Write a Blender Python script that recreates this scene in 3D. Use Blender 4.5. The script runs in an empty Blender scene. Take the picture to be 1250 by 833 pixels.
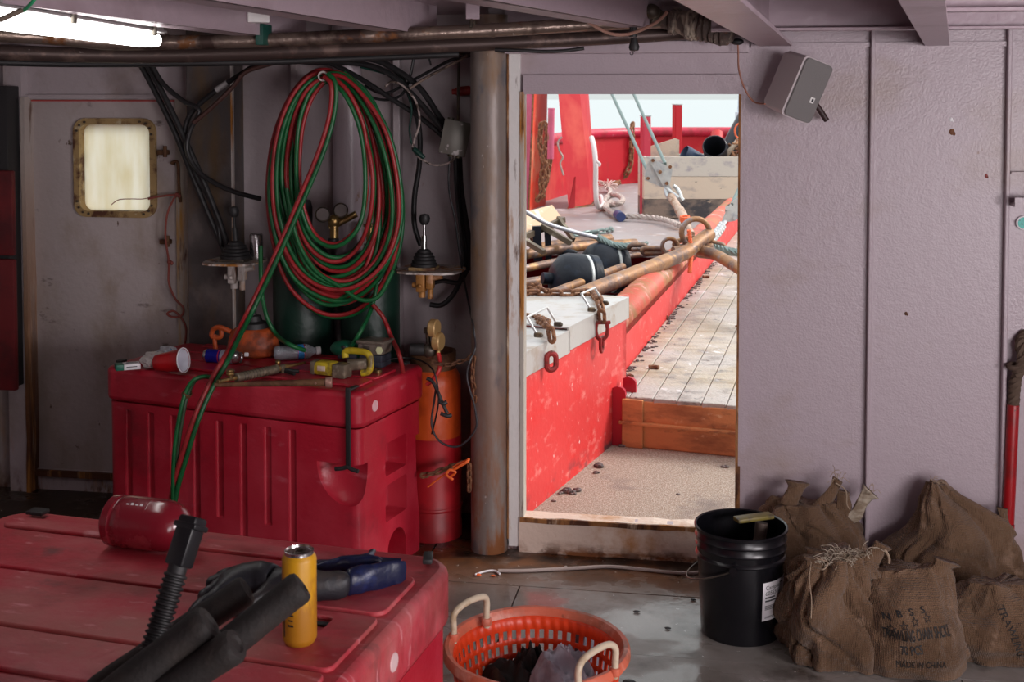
import bpy, bmesh, math, random
from mathutils import Vector, Matrix, noise
from mathutils.bvhtree import BVHTree
SC = bpy.context.scene
COL = SC.collection
PI = math.pi
random.seed(7)
# ------------------------------------------------------------------ camera
PSI = math.radians(9.5)      # yaw to the left of the bulkhead's normal
PIT = math.radians(2.5)
FPX, CX, CY, EYE = 1500.0, 625.0, 180.5, 1.82
cam_data = bpy.data.cameras.new('camera')
cam = bpy.data.objects.new('camera', cam_data); COL.objects.link(cam)
cam.location = (0, 0, EYE)
cam.rotation_euler = (PI/2 - PIT, 0, PSI)
cam_data.sensor_width = 36
cam_data.lens = FPX/1250*36
cam_data.shift_y = -(416.5-CY)/1250
cam_data.clip_start = 0.05; cam_data.clip_end = 2000
cam_data.dof.use_dof = True
cam_data.dof.focus_distance = 4.6
cam_data.dof.aperture_fstop = 10.0
SC.camera = cam
# ------------------------------------------------------------------ world: flat bright overcast
wd = bpy.data.worlds.new('overcast_sky'); SC.world = wd; wd.use_nodes = True
nt = wd.node_tree; nt.nodes.clear()
wo = nt.nodes.new('ShaderNodeOutputWorld'); bg = nt.nodes.new('ShaderNodeBackground')
tc = nt.nodes.new('ShaderNodeTexCoord'); sep = nt.nodes.new('ShaderNodeSeparateXYZ')
cr = nt.nodes.new('ShaderNodeValToRGB')
cr.color_ramp.elements[0].position = 0.0; cr.color_ramp.elements[0].color = (0.80,0.86,0.85,1)
cr.color_ramp.elements[1].position = 0.6; cr.color_ramp.elements[1].color = (0.95,0.98,1.0,1)
nt.links.new(tc.outputs['Generated'], sep.inputs[0]); nt.links.new(sep.outputs['Z'], cr.inputs[0])
nt.links.new(cr.outputs[0], bg.inputs[0])
mrz = nt.nodes.new('ShaderNodeMapRange'); mrz.inputs['From Min'].default_value = 0.03; mrz.inputs['From Max'].default_value = 0.55; mrz.inputs['To Min'].default_value = 0.90; mrz.inputs['To Max'].default_value = 1.55
nt.links.new(sep.outputs['Z'], mrz.inputs[0]); nt.links.new(mrz.outputs[0], bg.inputs[1])
nt.links.new(bg.outputs[0], wo.inputs[0])
# ------------------------------------------------------------------ lights
def area(name, loc, target, sx, sy, watts, col, spread=180):
    l = bpy.data.lights.new(name, 'AREA'); l.shape = 'RECTANGLE'; l.size = sx; l.size_y = sy
    l.energy = watts; l.color = col; l.spread = math.radians(spread)
    o = bpy.data.objects.new(name, l); COL.objects.link(o); o.location = loc
    o.rotation_euler = (Vector(target)-Vector(loc)).to_track_quat('-Z','Y').to_euler()
    return o
sun = bpy.data.lights.new('hazy_sun','SUN'); sun.energy = 3.0; sun.angle = math.radians(18); sun.color = (1.0,0.95,0.9)
so = bpy.data.objects.new('hazy_sun', sun); COL.objects.link(so)
so.rotation_euler = Vector((-0.92,-0.36,-0.72)).to_track_quat('-Z','Y').to_euler()
# area lamps added as fill, standing in for daylight from unseen openings
area('rear_daylight_fill', (2.2,-1.5,1.05), (1.0,4.0,1.0), 1.7, 1.7, 75, (1.0,0.92,0.95))
area('side_daylight_fill', (3.15,0.75,1.45), (-0.6,4.6,1.15), 1.5, .85, 95, (1.0,0.93,0.95))
SC.view_settings.view_transform = 'Standard'; SC.view_settings.look = 'None'
SC.view_settings.gamma = 1; SC.view_settings.use_curve_mapping = False
SC.view_settings.exposure = 0.0
# ------------------------------------------------------------------ measuring helpers
_F = Vector((-math.sin(PSI)*math.cos(PIT), math.cos(PSI)*math.cos(PIT), -math.sin(PIT)))
_R = Vector((math.cos(PSI), math.sin(PSI), 0))
_U = Vector((-math.sin(PSI)*math.sin(PIT), math.cos(PSI)*math.sin(PIT), math.cos(PIT)))
_H = Vector((-math.sin(PSI), math.cos(PSI), 0))
EYEV = Vector((0,0,EYE))
def ray(px, py): return _F*FPX + _R*(px-CX) + _U*(CY-py)
def W(px, py, d):
    v = ray(px, py); return EYEV + v*(d/v.dot(_H))
def onZ(px, py, z):
    v = ray(px, py); return EYEV + v*((z-EYE)/v.z)
def onY(px, py, Y):
    v = ray(px, py); return EYEV + v*(Y/v.y)
def ground(lat, d, z=0.0): return Vector((_R.x*lat+_H.x*d, _R.y*lat+_H.y*d, z))
# ------------------------------------------------------------------ materials
def new_mat(name):
    m = bpy.data.materials.new(name); m.use_nodes = True
    n = m.node_tree; b = n.nodes['Principled BSDF']
    return m, n, b
def pm(name, col, rough=0.5, metal=0.0, layers=(), bump=(), coords='Object', spec=None, coat=0, sheen=0, trans=0, ior=None, alpha=None):
    """principled material; layers = (colour, (sx,sy,sz), lo, hi, detail[, rough]) blended by noise; bump = (scale, strength, (sx,sy,sz))"""
    m, n, b = new_mat(name)
    b.inputs['Base Color'].default_value = (*col,1); b.inputs['Roughness'].default_value = rough
    b.inputs['Metallic'].default_value = metal
    if spec is not None: b.inputs['Specular IOR Level'].default_value = spec
    if coat: b.inputs['Coat Weight'].default_value = coat; b.inputs['Coat Roughness'].default_value = 0.15
    if sheen: b.inputs['Sheen Weight'].default_value = sheen
    if trans: b.inputs['Transmission Weight'].default_value = trans
    if ior: b.inputs['IOR'].default_value = ior
    if alpha is not None: b.inputs['Alpha'].default_value = alpha
    if layers or bump:
        t = n.nodes.new('ShaderNodeTexCoord'); src = t.outputs['Object']
        if coords == 'World':
            g = n.nodes.new('ShaderNodeNewGeometry'); src = g.outputs['Position']
    last = None; lastr = None
    for i, L in enumerate(layers):
        c, s, lo, hi, det = L[:5]
        mp = n.nodes.new('ShaderNodeMapping'); mp.inputs['Scale'].default_value = s; mp.inputs['Location'].default_value = (i*3.7+1.3, i*1.9, i*5.1)
        n.links.new(src, mp.inputs[0])
        nz = n.nodes.new('ShaderNodeTexNoise'); nz.inputs['Scale'].default_value = 1; nz.inputs['Detail'].default_value = det; nz.inputs['Roughness'].default_value = 0.62
        n.links.new(mp.outputs[0], nz.inputs[0])
        mr = n.nodes.new('ShaderNodeMapRange'); mr.inputs['From Min'].default_value = lo; mr.inputs['From Max'].default_value = hi
        n.links.new(nz.outputs['Fac'], mr.inputs[0])
        fac = mr.outputs[0]
        if len(L) > 6 and L[6]:      # restrict to a band of world/object height: (z0,z1) fades out from z0 to z1
            sp = n.nodes.new('ShaderNodeSeparateXYZ'); n.links.new(src, sp.inputs[0])
            z = n.nodes.new('ShaderNodeMapRange'); z.inputs['From Min'].default_value = L[6][1]; z.inputs['From Max'].default_value = L[6][0]
            n.links.new(sp.outputs['Z'], z.inputs[0])
            mu = n.nodes.new('ShaderNodeMath'); mu.operation = 'MULTIPLY'
            n.links.new(fac, mu.inputs[0]); n.links.new(z.outputs[0], mu.inputs[1]); fac = mu.outputs[0]
        mx = n.nodes.new('ShaderNodeMix'); mx.data_type = 'RGBA'
        n.links.new(fac, mx.inputs[0]); mx.inputs[7].default_value = (*c,1)
        if last is None: mx.inputs[6].default_value = (*col,1)
        else: n.links.new(last, mx.inputs[6])
        last = mx.outputs[2]
        if len(L) > 5 and L[5] is not None:
            mf = n.nodes.new('ShaderNodeMix'); mf.data_type = 'FLOAT'
            n.links.new(fac, mf.inputs[0]); mf.inputs[3].default_value = L[5]
            if lastr is None: mf.inputs[2].default_value = rough
            else: n.links.new(lastr, mf.inputs[2])
            lastr = mf.outputs[0]
    if last is not None: n.links.new(last, b.inputs['Base Color'])
    if lastr is not None: n.links.new(lastr, b.inputs['Roughness'])
    lastn = None
    for (sc, st, s3) in bump:
        mp = n.nodes.new('ShaderNodeMapping'); mp.inputs['Scale'].default_value = s3
        n.links.new(src, mp.inputs[0])
        nz = n.nodes.new('ShaderNodeTexNoise'); nz.inputs['Scale'].default_value = sc; nz.inputs['Detail'].default_value = 4
        n.links.new(mp.outputs[0], nz.inputs[0])
        bp = n.nodes.new('ShaderNodeBump'); bp.inputs['Strength'].default_value = st; bp.inputs['Distance'].default_value = 0.01
        n.links.new(nz.outputs['Fac'], bp.inputs['Height'])
        if lastn is not None: n.links.new(lastn, bp.inputs['Normal'])
        lastn = bp.outputs[0]
    if lastn is not None: n.links.new(lastn, b.inputs['Normal'])
    return m
RUST = (0.24,0.085,0.025); DRUST = (0.09,0.032,0.014); ORUST = (0.42,0.17,0.03)
M = {}
wallL = [((0.36,0.28,0.25),(1.6,1.6,2.4),.55,.75,5), ((0.24,0.12,0.05),(9,9,7),.70,.78,4), (RUST,(7,7,3),.42,.62,5,.8,(0.02,0.17)), (DRUST,(14,14,6),.48,.62,5,.85,(0.0,0.09))]
M['wall'] = pm('wall_paint', (0.44,0.365,0.40), .33, 0, wallL, [(22,.13,(1,1,1)),(120,.17,(1,1,1))], 'World')
M['wall_dirty'] = pm('old_wall_paint', (0.43,0.37,0.385), .42, 0, [((0.23,0.17,0.12),(2.0,2.0,1.6),.50,.72,6),((0.22,0.10,0.03),(16,16,5),.69,.78,4), (ORUST,(8,8,1.4),.52,.68,5,.8,(0.05,0.5)),(DRUST,(14,14,6),.48,.62,5,.85,(0.0,0.12))], [(30,.35,(1,1,1))], 'World')
M['door_paint'] = pm('door_paint', (0.47,0.41,0.40), .45, 0, [((0.34,0.27,0.21),(3.5,3.5,2.2),.50,.72,6),((0.10,0.055,0.03),(22,22,14),.70,.76,3),((0.13,0.10,0.09),(6,6,12),.66,.75,5)], [(40,.25,(1,1,1))], 'World')
M['ceil'] = pm('ceiling_paint', (0.40,0.31,0.35), .36, 0, [((0.25,0.18,0.19),(2.2,2.2,2.2),.55,.8,4)], [(22,.3,(1,1,1))], 'World')
M['rusty_white'] = pm('rusty_white_paint', (0.52,0.47,0.44), .45, 0, [(ORUST,(9,9,2.5),.47,.60,6,.8),(DRUST,(14,14,3),.56,.66,6,.85)], [(40,.35,(1,1,1))], 'World')
M['jamb_white'] = pm('jamb_paint', (0.78,0.76,0.74), .4, 0, [(ORUST,(14,14,2.5),.56,.66,6,.8),(DRUST,(20,20,3),.62,.70,6,.85)], [(40,.25,(1,1,1))], 'World')
M['jamb_rusty'] = pm('rusty_jamb_paint', (0.46,0.43,0.38), .5, 0, [(ORUST,(14,14,2.0),.50,.60,6,.8),(DRUST,(20,20,3),.60,.68,6,.85)], [(40,.25,(1,1,1))], 'World')
M['rust_edge'] = pm('rusted_steel_edge', (0.30,0.13,0.04), .8, 0, [(DRUST,(18,18,5),.45,.6,5),((0.55,0.42,0.30),(16,16,3),.58,.68,4)], [(60,.5,(1,1,1))], 'World')
M['sill'] = pm('sill_paint', (0.74,0.60,0.50), .42, 0, [((0.50,0.23,0.08),(6,6,5),.50,.70,6,.8),(RUST,(5,5,14),.45,.60,5,.8,(0.01,0.06)),(DRUST,(12,12,12),.5,.6,5,.85,(0.0,0.05))], [(50,.35,(1,1,1))], 'World')
M['col_steel'] = pm('worn_column_steel', (0.23,0.19,0.17), .42, .2, [((0.38,0.35,0.34),(3,3,1.5),.52,.68,5),((0.22,0.13,0.07),(4,4,1.3),.54,.68,5,.6),((0.07,0.09,0.12),(5,5,2.2),.58,.68,5),(RUST,(7,7,2),.50,.60,5,.7,(0.05,0.9)),((0.55,0.50,0.47),(30,30,12),.70,.74,3)], [(30,.2,(1,1,1))], 'World')
M['box_steel'] = pm('dark_mottled_steel', (0.085,0.072,0.07), .5, .3, [((0.16,0.13,0.12),(4,4,3),.50,.66,5),((0.13,0.08,0.04),(6,6,1.5),.5,.68,4)], [(30,.2,(1,1,1))], 'World')
M['pipe'] = pm('old_overhead_pipe', (0.24,0.18,0.15), .30, .7, [((0.30,0.23,0.18),(8,8,8),.55,.68,5,.4),((0.06,0.035,0.03),(5,5,5),.50,.62,5,.6),((0.20,0.08,0.03),(10,10,10),.6,.68,4,.7),((0.6,0.54,0.5),(26,26,26),.71,.75,2)], [(40,.3,(1,1,1))], 'World')

# ------------------------------------------------------------------ mesh builder
class MB:
    def __init__(s): s.bm = bmesh.new(); s.smooth = True; s.M = Matrix.Identity(4)
    def _new(s, verts, mat=None):
        m = s.M @ mat if mat is not None else s.M
        for v in verts: v.co = m @ v.co
    def poly(s, vs, faces):
        V = [s.bm.verts.new(s.M @ Vector(v)) for v in vs]
        for f in faces:
            try: s.bm.faces.new([V[i] for i in f])
            except ValueError: pass
        return V
    def box(s, c, size, rot=None, bev=0.0, seg=2):
        c = Vector(c); hx, hy, hz = size[0]/2, size[1]/2, size[2]/2
        tmp = bmesh.new(); r = bmesh.ops.create_cube(tmp, size=1)
        bmesh.ops.scale(tmp, vec=(size[0],size[1],size[2]), verts=tmp.verts)
        if bev > 0:
            bmesh.ops.bevel(tmp, geom=list(tmp.edges), offset=min(bev, min(size)*.49), segments=seg, profile=.5, affect='EDGES')
        mt = Matrix.Translation(c)
        if rot is not None:
            mt = mt @ (rot.to_4x4() if isinstance(rot, Matrix) else Matrix.Rotation(rot, 4, 'Z'))
        s._merge(tmp, mt)
        return s
    def _merge(s, tmp, mt=None):
        mt = s.M @ mt if mt is not None else s.M
        mp = {}
        for v in tmp.verts: mp[v] = s.bm.verts.new(mt @ v.co)
        for f in tmp.faces:
            try: s.bm.faces.new([mp[v] for v in f.verts])
            except ValueError: pass
        tmp.free()
    def cyl(s, a, b, r, r2=None, seg=20, bev=0.0):
        a = Vector(a); b = Vector(b); r2 = r if r2 is None else r2
        L = (b-a).length
        tmp = bmesh.new(); bmesh.ops.create_cone(tmp, cap_ends=True, segments=seg, radius1=r, radius2=r2, depth=L)
        if bev > 0:
            es = [e for e in tmp.edges if abs(e.verts[0].co.z-e.verts[1].co.z) < 1e-6]
            bmesh.ops.bevel(tmp, geom=es, offset=bev, segments=3, profile=.5, affect='EDGES')
        mt = Matrix.Translation((a+b)/2) @ (b-a).to_track_quat('Z','Y').to_matrix().to_4x4()
        s._merge(tmp, mt); return s
    def lathe(s, prof, seg=32, at=(0,0,0), axis=(0,0,1), cap=True, sx=1, sy=1):
        """prof = [(r,z)...] from bottom to top"""
        mt = Matrix.Translation(Vector(at)) @ Vector(axis).to_track_quat('Z','Y').to_matrix().to_4x4()
        rings = []
        for (r, z) in prof:
            rings.append([s.bm.verts.new(s.M @ (mt @ Vector((r*sx*math.cos(2*PI*i/seg), r*sy*math.sin(2*PI*i/seg), z)))) for i in range(seg)])
        for a, b in zip(rings, rings[1:]):
            for i in range(seg): s.bm.faces.new((a[i], a[(i+1)%seg], b[(i+1)%seg], b[i]))
        if cap:
            if prof[0][0] > 1e-5: s.bm.faces.new(rings[0][::-1])
            if prof[-1][0] > 1e-5: s.bm.faces.new(rings[-1])
        return s
    def sphere(s, c, r, sc=(1,1,1), seg=20, rot=None):
        tmp = bmesh.new(); bmesh.ops.create_uvsphere(tmp, u_segments=seg, v_segments=max(8,seg//2), radius=r)
        mt = Matrix.Translation(Vector(c)) @ (rot.to_4x4() if rot is not None else Matrix.Identity(4)) @ Matrix.Diagonal((*sc,1))
        s._merge(tmp, mt); return s
    def tube(s, pts, r, seg=10, closed=False, smooth=6, rfun=None, cap=True, twist=None):
        P = spline(pts, smooth, closed) if smooth else [Vector(p) for p in pts]
        n = len(P); T = []
        for i in range(n):
            a = P[(i-1)%n] if (closed or i > 0) else P[i]; b = P[(i+1)%n] if (closed or i < n-1) else P[i]
            t = (b-a); T.append(t.normalized() if t.length > 1e-9 else Vector((0,0,1)))
        ref = Vector((0,0,1)) if abs(T[0].z) < .9 else Vector((1,0,0))
        N = (ref - T[0]*ref.dot(T[0])).normalized(); rings = []
        for i in range(n):
            N = (N - T[i]*N.dot(T[i]))
            N = N.normalized() if N.length > 1e-6 else T[i].orthogonal().normalized()
            B = T[i].cross(N)
            rr = rfun(i/(n-1)) if rfun else r
            rings.append([s.bm.verts.new(s.M @ (P[i] + (N*math.cos(2*PI*k/seg) + B*math.sin(2*PI*k/seg))*rr)) for k in range(seg)])
        for i in range(n-1 if not closed else n):
            a = rings[i]; b = rings[(i+1)%n]
            off = 0
            if closed and i == n-1:       # match the frame at the closing joint
                off = min(range(seg), key=lambda o: (a[0].co-b[o].co).length)
            for k in range(seg): s.bm.faces.new((a[k], a[(k+1)%seg], b[(k+1+off)%seg], b[(k+off)%seg]))
        if not closed and cap:
            s.bm.faces.new(rings[0][::-1]); s.bm.faces.new(rings[-1])
        return s
    def prism(s, outline, y0, y1, axis='Y'):
        """outline (a,b) in XZ (axis Y), XY (axis Z) or YZ (axis X), extruded between y0 and y1"""
        f = {'Y':lambda a,b,t:(a,t,b), 'Z':lambda a,b,t:(a,b,t), 'X':lambda a,b,t:(t,a,b)}[axis]
        A = [s.bm.verts.new(s.M @ Vector(f(a,b,y0))) for a,b in outline]; B = [s.bm.verts.new(s.M @ Vector(f(a,b,y1))) for a,b in outline]
        n = len(A)
        for i in range(n): s.bm.faces.new((A[i],A[(i+1)%n],B[(i+1)%n],B[i]))
        s.bm.faces.new(A[::-1]); s.bm.faces.new(B)
        return s
def spline(pts, k=6, closed=False):
    P = [Vector(p) for p in pts]; n = len(P)
    if n < 3 and not closed:
        return [P[0].lerp(P[1], t/ k) for t in range(k+1)] if n == 2 else P
    out = []
    for i in range(n if closed else n-1):
        g = lambda j: P[j % n] if closed else P[max(0, min(n-1, j))]
        p0, p1, p2, p3 = g(i-1), g(i), g(i+1), g(i+2)
        for q in range(k):
            t = q/k
            out.append(.5*((2*p1)+(p2-p0)*t+(2*p0-5*p1+4*p2-p3)*t*t+(3*p1-p0-3*p2+p3)*t**3))
    if not closed: out.append(P[-1])
    return out
def fix_normals(bm): bmesh.ops.recalc_face_normals(bm, faces=bm.faces)
def mesh_of(name, mb, mat, smooth=True, angle=40):
    fix_normals(mb.bm)
    me = bpy.data.meshes.new(name); mb.bm.to_mesh(me); mb.bm.free()
    if mat: me.materials.append(M[mat] if isinstance(mat, str) else mat)
    if smooth:
        for p in me.polygons: p.use_smooth = True
        try: me.set_sharp_from_angle(angle=math.radians(angle))
        except Exception: pass
    return me
def pmat(parent):
    m = Matrix.Identity(4); p = parent
    while p is not None: m = p.matrix_basis @ m; p = p.parent
    return m
def obj(name, mb, mat, parent=None, world=False, loc=None, smooth=True, angle=40, rotz=0, rot=None):
    """one mesh object; world=True means the vertices are in world coordinates"""
    if world and (parent is not None or loc is not None):
        base = pmat(parent) if parent is not None else Matrix.Identity(4)
        if loc is not None: base = base @ Matrix.Translation(base.inverted() @ Vector(loc)) if parent is not None else Matrix.Translation(Vector(loc))
        inv = base.inverted()
        for v in mb.bm.verts: v.co = inv @ v.co
        if loc is not None and parent is not None: loc = pmat(parent).inverted() @ Vector(loc)
    me = mesh_of(name, mb, mat, smooth, angle)
    o = bpy.data.objects.new(name, me); COL.objects.link(o)
    if loc is not None: o.location = loc
    if rot is not None: o.rotation_euler = rot
    elif rotz: o.rotation_euler = (0,0,rotz)
    if parent is not None: o.parent = parent
    return o
def tag(o, label=None, cat=None, group=None, kind=None):
    if label: o['label'] = label
    if cat: o['category'] = cat
    if group: o['group'] = group
    if kind: o['kind'] = kind
    return o
def thing(name, label, cat, loc=(0,0,0), rotz=0, group=None, rot=None):
    o = bpy.data.objects.new(name, None); COL.objects.link(o); o.location = loc
    o.rotation_euler = rot if rot is not None else (0,0,rotz); o.empty_display_size = .1
    bpy.context.view_layer.update()
    return tag(o, label, cat, group)
def single(name, mb, mat, label, cat, group=None, world=True, loc=None, **k):
    if loc is None and world:
        vs = [v.co for v in mb.bm.verts]
        c = sum(vs, Vector())/len(vs); loc = Vector((c.x, c.y, min(v.z for v in vs)))
    return tag(obj(name, mb, mat, None, world, loc, **k), label, cat, group)
def struct(name, mb, mat, parent=None, label=None, **k):
    o = obj(name, mb, mat, parent, **k)
    if parent is None: o['kind'] = 'structure'
    if label: o['label'] = label
    return o
def boolean(o, cutters, op='DIFFERENCE'):
    """cut with temporary meshes, which are deleted again"""
    for c in cutters:
        co = bpy.data.objects.new('cutter', mesh_of('cutter', c, None, False)); COL.objects.link(co)
        co.matrix_world = o.matrix_world
        md = o.modifiers.new('b','BOOLEAN'); md.object = co; md.operation = op; md.solver = 'EXACT'
        bpy.context.view_layer.update()
        dg = bpy.context.evaluated_depsgraph_get()
        me = bpy.data.meshes.new_from_object(o.evaluated_get(dg))
        o.modifiers.clear(); old = o.data; o.data = me; bpy.data.meshes.remove(old)
        cm = co.data; bpy.data.objects.remove(co); bpy.data.meshes.remove(cm)
    for p in o.data.polygons: p.use_smooth = True
    o.data.set_sharp_from_angle(angle=math.radians(35))
def bevel(o, w, seg=2, ang=35):
    md = o.modifiers.new('bevel','BEVEL'); md.width = w; md.segments = seg; md.limit_method = 'ANGLE'; md.angle_limit = math.radians(ang)
    return o
def link_mesh(L, wdt, r, seg=8):
    """oval chain link lying in the XZ plane, long axis X"""
    mb = MB(); a = L/2-wdt/2+1e-4; R = wdt/2-r; pts = []
    for i in range(9): t = -PI/2+PI*i/8; pts.append((a+R*math.cos(t), 0, R*math.sin(t)))
    for i in range(9): t = PI/2+PI*i/8; pts.append((-a+R*math.cos(t), 0, R*math.sin(t)))
    mb.tube(pts, r, seg, closed=True, smooth=0); return mb
def chain(name, label, pts, L, wdt, r, mat, group=None, jit=0.15):
    """a chain as an Empty with one child 'link' per link, all sharing a mesh"""
    P = spline(pts, 16); step = (L-2.4*r)
    t = thing(name, label, 'chain', P[0] if P[0].z < P[-1].z else P[-1], 0, group)
    base = pmat(t).inverted()
    me = mesh_of('link', link_mesh(L, wdt, r), mat)
    cum = [0]
    for a, b in zip(P, P[1:]): cum.append(cum[-1]+(b-a).length)
    n = max(2, int(cum[-1]/step))
    def at(s):
        s = max(0, min(cum[-1], s))
        for i in range(len(P)-1):
            if cum[i+1] >= s:
                f = (s-cum[i])/max(1e-9, cum[i+1]-cum[i]); return P[i].lerp(P[i+1], f)
        return P[-1]
    for i in range(n):
        a = at(i*step); b = at((i+1)*step); T = (b-a).normalized()
        up = Vector((0,0,1)) if abs(T.z) < .8 else _H.copy()
        N = (up - T*up.dot(T)).normalized(); B = T.cross(N)
        ang = (PI/4 if i % 2 else -PI/4) + random.uniform(-jit, jit)
        Z = N*math.cos(ang)+B*math.sin(ang); Y = Z.cross(T)
        m = Matrix((T, Y, Z)).transposed().to_4x4(); m.translation = (a+b)/2
        o = bpy.data.objects.new('link', me); COL.objects.link(o); o.parent = t
        o.matrix_basis = base @ m
    return t

# ================================================================== SETTING
YW, YB = 4.78, 5.16           # bulkhead with the opening, recessed bulkhead behind the cylinders
XC = -0.83                    # where the bulkhead ends at the round column
CEIL = 2.16
XR, XL, YR = 3.2, -3.6, -1.6
def vx(px, py, Y): p = onY(px, py, Y); return p.x
oL, oR = onY(639.5,300,YW).x, onY(901.5,300,YW).x      # clear opening
oT, oB = onY(770,115,YW).z, onY(745,636,YW).z
# floor: steel deck plates with worn paint, puddles and rust
def floor_material():
    m, n, b = new_mat('wet_plate_floor')
    g = n.nodes.new('ShaderNodeNewGeometry'); src = g.outputs['Position']
    def nz(scale, det, loc=(0,0,0), s3=(1,1,1)):
        mp = n.nodes.new('ShaderNodeMapping'); mp.inputs['Location'].default_value = loc; mp.inputs['Scale'].default_value = s3
        n.links.new(src, mp.inputs[0]); z = n.nodes.new('ShaderNodeTexNoise'); z.inputs['Scale'].default_value = scale; z.inputs['Detail'].default_value = det; z.inputs['Roughness'].default_value = .6
        n.links.new(mp.outputs[0], z.inputs[0]); return z.outputs['Fac']
    def rng(x, lo, hi):
        r = n.nodes.new('ShaderNodeMapRange'); r.inputs['From Min'].default_value = lo; r.inputs['From Max'].default_value = hi; n.links.new(x, r.inputs[0]); return r.outputs[0]
    def mul(a, c):
        r = n.nodes.new('ShaderNodeMath'); r.operation = 'MULTIPLY'; n.links.new(a, r.inputs[0])
        if isinstance(c, float): r.inputs[1].default_value = c
        else: n.links.new(c, r.inputs[1])
        return r.outputs[0]
    def mix(a, c, f):
        x = n.nodes.new('ShaderNodeMix'); x.data_type = 'RGBA'; n.links.new(f, x.inputs[0])
        if isinstance(a, tuple): x.inputs[6].default_value = (*a,1)
        else: n.links.new(a, x.inputs[6])
        x.inputs[7].default_value = (*c,1); return x.outputs[2]
    sp = n.nodes.new('ShaderNodeSeparateXYZ'); n.links.new(src, sp.inputs[0])
    c = mix((0.20,0.185,0.165), (0.32,0.30,0.28), rng(nz(2.2,5), .42,.62))
    c = mix(c, (0.075,0.06,0.05), rng(nz(5,6,(4,2,0)), .52,.70))
    # rusty ground towards the bulkhead
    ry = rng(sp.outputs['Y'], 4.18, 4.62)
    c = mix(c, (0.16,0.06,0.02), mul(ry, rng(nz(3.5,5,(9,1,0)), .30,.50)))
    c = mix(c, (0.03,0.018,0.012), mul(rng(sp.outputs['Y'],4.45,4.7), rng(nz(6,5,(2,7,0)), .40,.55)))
    # floor colour gets darker towards the left side of the room
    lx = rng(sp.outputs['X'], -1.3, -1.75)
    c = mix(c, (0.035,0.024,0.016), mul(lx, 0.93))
    c = mix(c, (0.62,0.60,0.58), rng(nz(34,3,(3,3,3)), .69,.73))
    n.links.new(c, b.inputs['Base Color'])
    wet = rng(nz(1.7,4,(1.5,0.35,0),(1,1.5,1)), .47,.55)
    x = n.nodes.new('ShaderNodeMix'); x.data_type = 'FLOAT'; n.links.new(wet, x.inputs[0]); x.inputs[2].default_value = .48; x.inputs[3].default_value = .07
    n.links.new(x.outputs[0], b.inputs['Roughness'])
    bp = n.nodes.new('ShaderNodeBump'); bp.inputs['Strength'].default_value = .25; bp.inputs['Distance'].default_value = .006
    n.links.new(nz(30,5), bp.inputs['Height']); n.links.new(bp.outputs[0], b.inputs['Normal'])
    return m
M['floor'] = floor_material()
mb = MB()
# plates separated by narrow dark seams (real gaps over a lower bed)
seams_y = [YR-.2, -0.4, 0.9, 2.1, 3.2, 3.93, 4.42, YB+.4]
random.seed(3)
ang = math.radians(-6)
for j in range(len(seams_y)-1):
    x = XL-.6; off = [0,.2,.5,.1,.7,.45,.05][j]
    xs = [XL-.8] + [XL+off+k*1.22 for k in range(6)] + [XR+.3]
    for a, b_ in zip(xs, xs[1:]):
        if b_-a < .02: continue
        g = .006
        mb.box(((a+b_)/2, (seams_y[j]+seams_y[j+1])/2, -.02+random.uniform(-.0015,.0015)), (b_-a-g, seams_y[j+1]-seams_y[j]-g, .04))
mb.box(((XL+XR)/2, (YR+YB)/2+.1, -.035), (XR-XL+1.4, YB-YR+1.4, .03))
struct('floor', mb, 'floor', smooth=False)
# main bulkhead right of the column, with the opening (solid pieces around it, one mesh)
mb = MB(); T = .035
def wbox(m, x0, x1, z0, z1, y0=YW, y1=None, bev=0):
    y1 = y0+T if y1 is None else y1
    m.box(((x0+x1)/2, (y0+y1)/2, (z0+z1)/2), (x1-x0, y1-y0, z1-z0), bev=bev)
wbox(mb, XC, oL, 0, CEIL); wbox(mb, oR, XR+.1, 0, CEIL); wbox(mb, oL, oR, oT, CEIL); wbox(mb, oL, oR, 0, oB)
struct('wall_front', mb, 'wall', smooth=False)
mb = MB(); wbox(mb, XC-.07, XC-.005, 0, CEIL, YW+T, YB+.1); struct('wall_return', mb, 'wall_dirty', smooth=False)
# recessed bulkhead, with the steel door in it
dL, dR = onY(40,300,YB).x, onY(231,300,YB).x
dT, dB = onY(130,121,YB).z, onY(80,574,YB).z
wl, wr, wt, wb = onY(97,200,YB).x, onY(183,200,YB).x, onY(140,152,YB).z, onY(140,258,YB).z
mb = MB(); wbox(mb, XL, dL, 0, CEIL, YB); wbox(mb, dR, XC-.005, 0, CEIL, YB); wbox(mb, dL, dR, dT, CEIL, YB); wbox(mb, dL, dR, 0, dB, YB)
struct('wall_back', mb, 'wall_dirty', smooth=False)
# side and rear walls (unseen openings in the rear and right walls are added to let light in)
mb = MB(); mb.box((XL-.05,(YR+YB)/2,CEIL/2), (.1,YB-YR+.3,CEIL)); struct('wall_left', mb, 'wall_dirty', smooth=False)
mb = MB()
for (y0,y1,z0,z1) in ((YR-.1,0.0,0,CEIL),(1.5,YW+.1,0,CEIL),(0.0,1.5,0,1.0),(0.0,1.5,1.9,CEIL)): mb.box((XR+.05,(y0+y1)/2,(z0+z1)/2), (.1,y1-y0,z1-z0))
struct('wall_right', mb, 'wall', smooth=False)
mb = MB(); wbox(mb, XL, 1.3, 0, CEIL, YR-T); wbox(mb, 1.3, 3.1, 1.95, CEIL, YR-T); wbox(mb, 3.1, XR, 0, CEIL, YR-T); wbox(mb, 1.3,3.1,0,.16,YR-T)
struct('wall_rear', mb, 'wall', smooth=False)
mb = MB(); mb.box(((XL+XR)/2,(YR+YB)/2,CEIL+.03), (XR-XL+.2,YB-YR+.4,.06)); struct('ceiling', mb, 'ceil', smooth=False)
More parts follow.
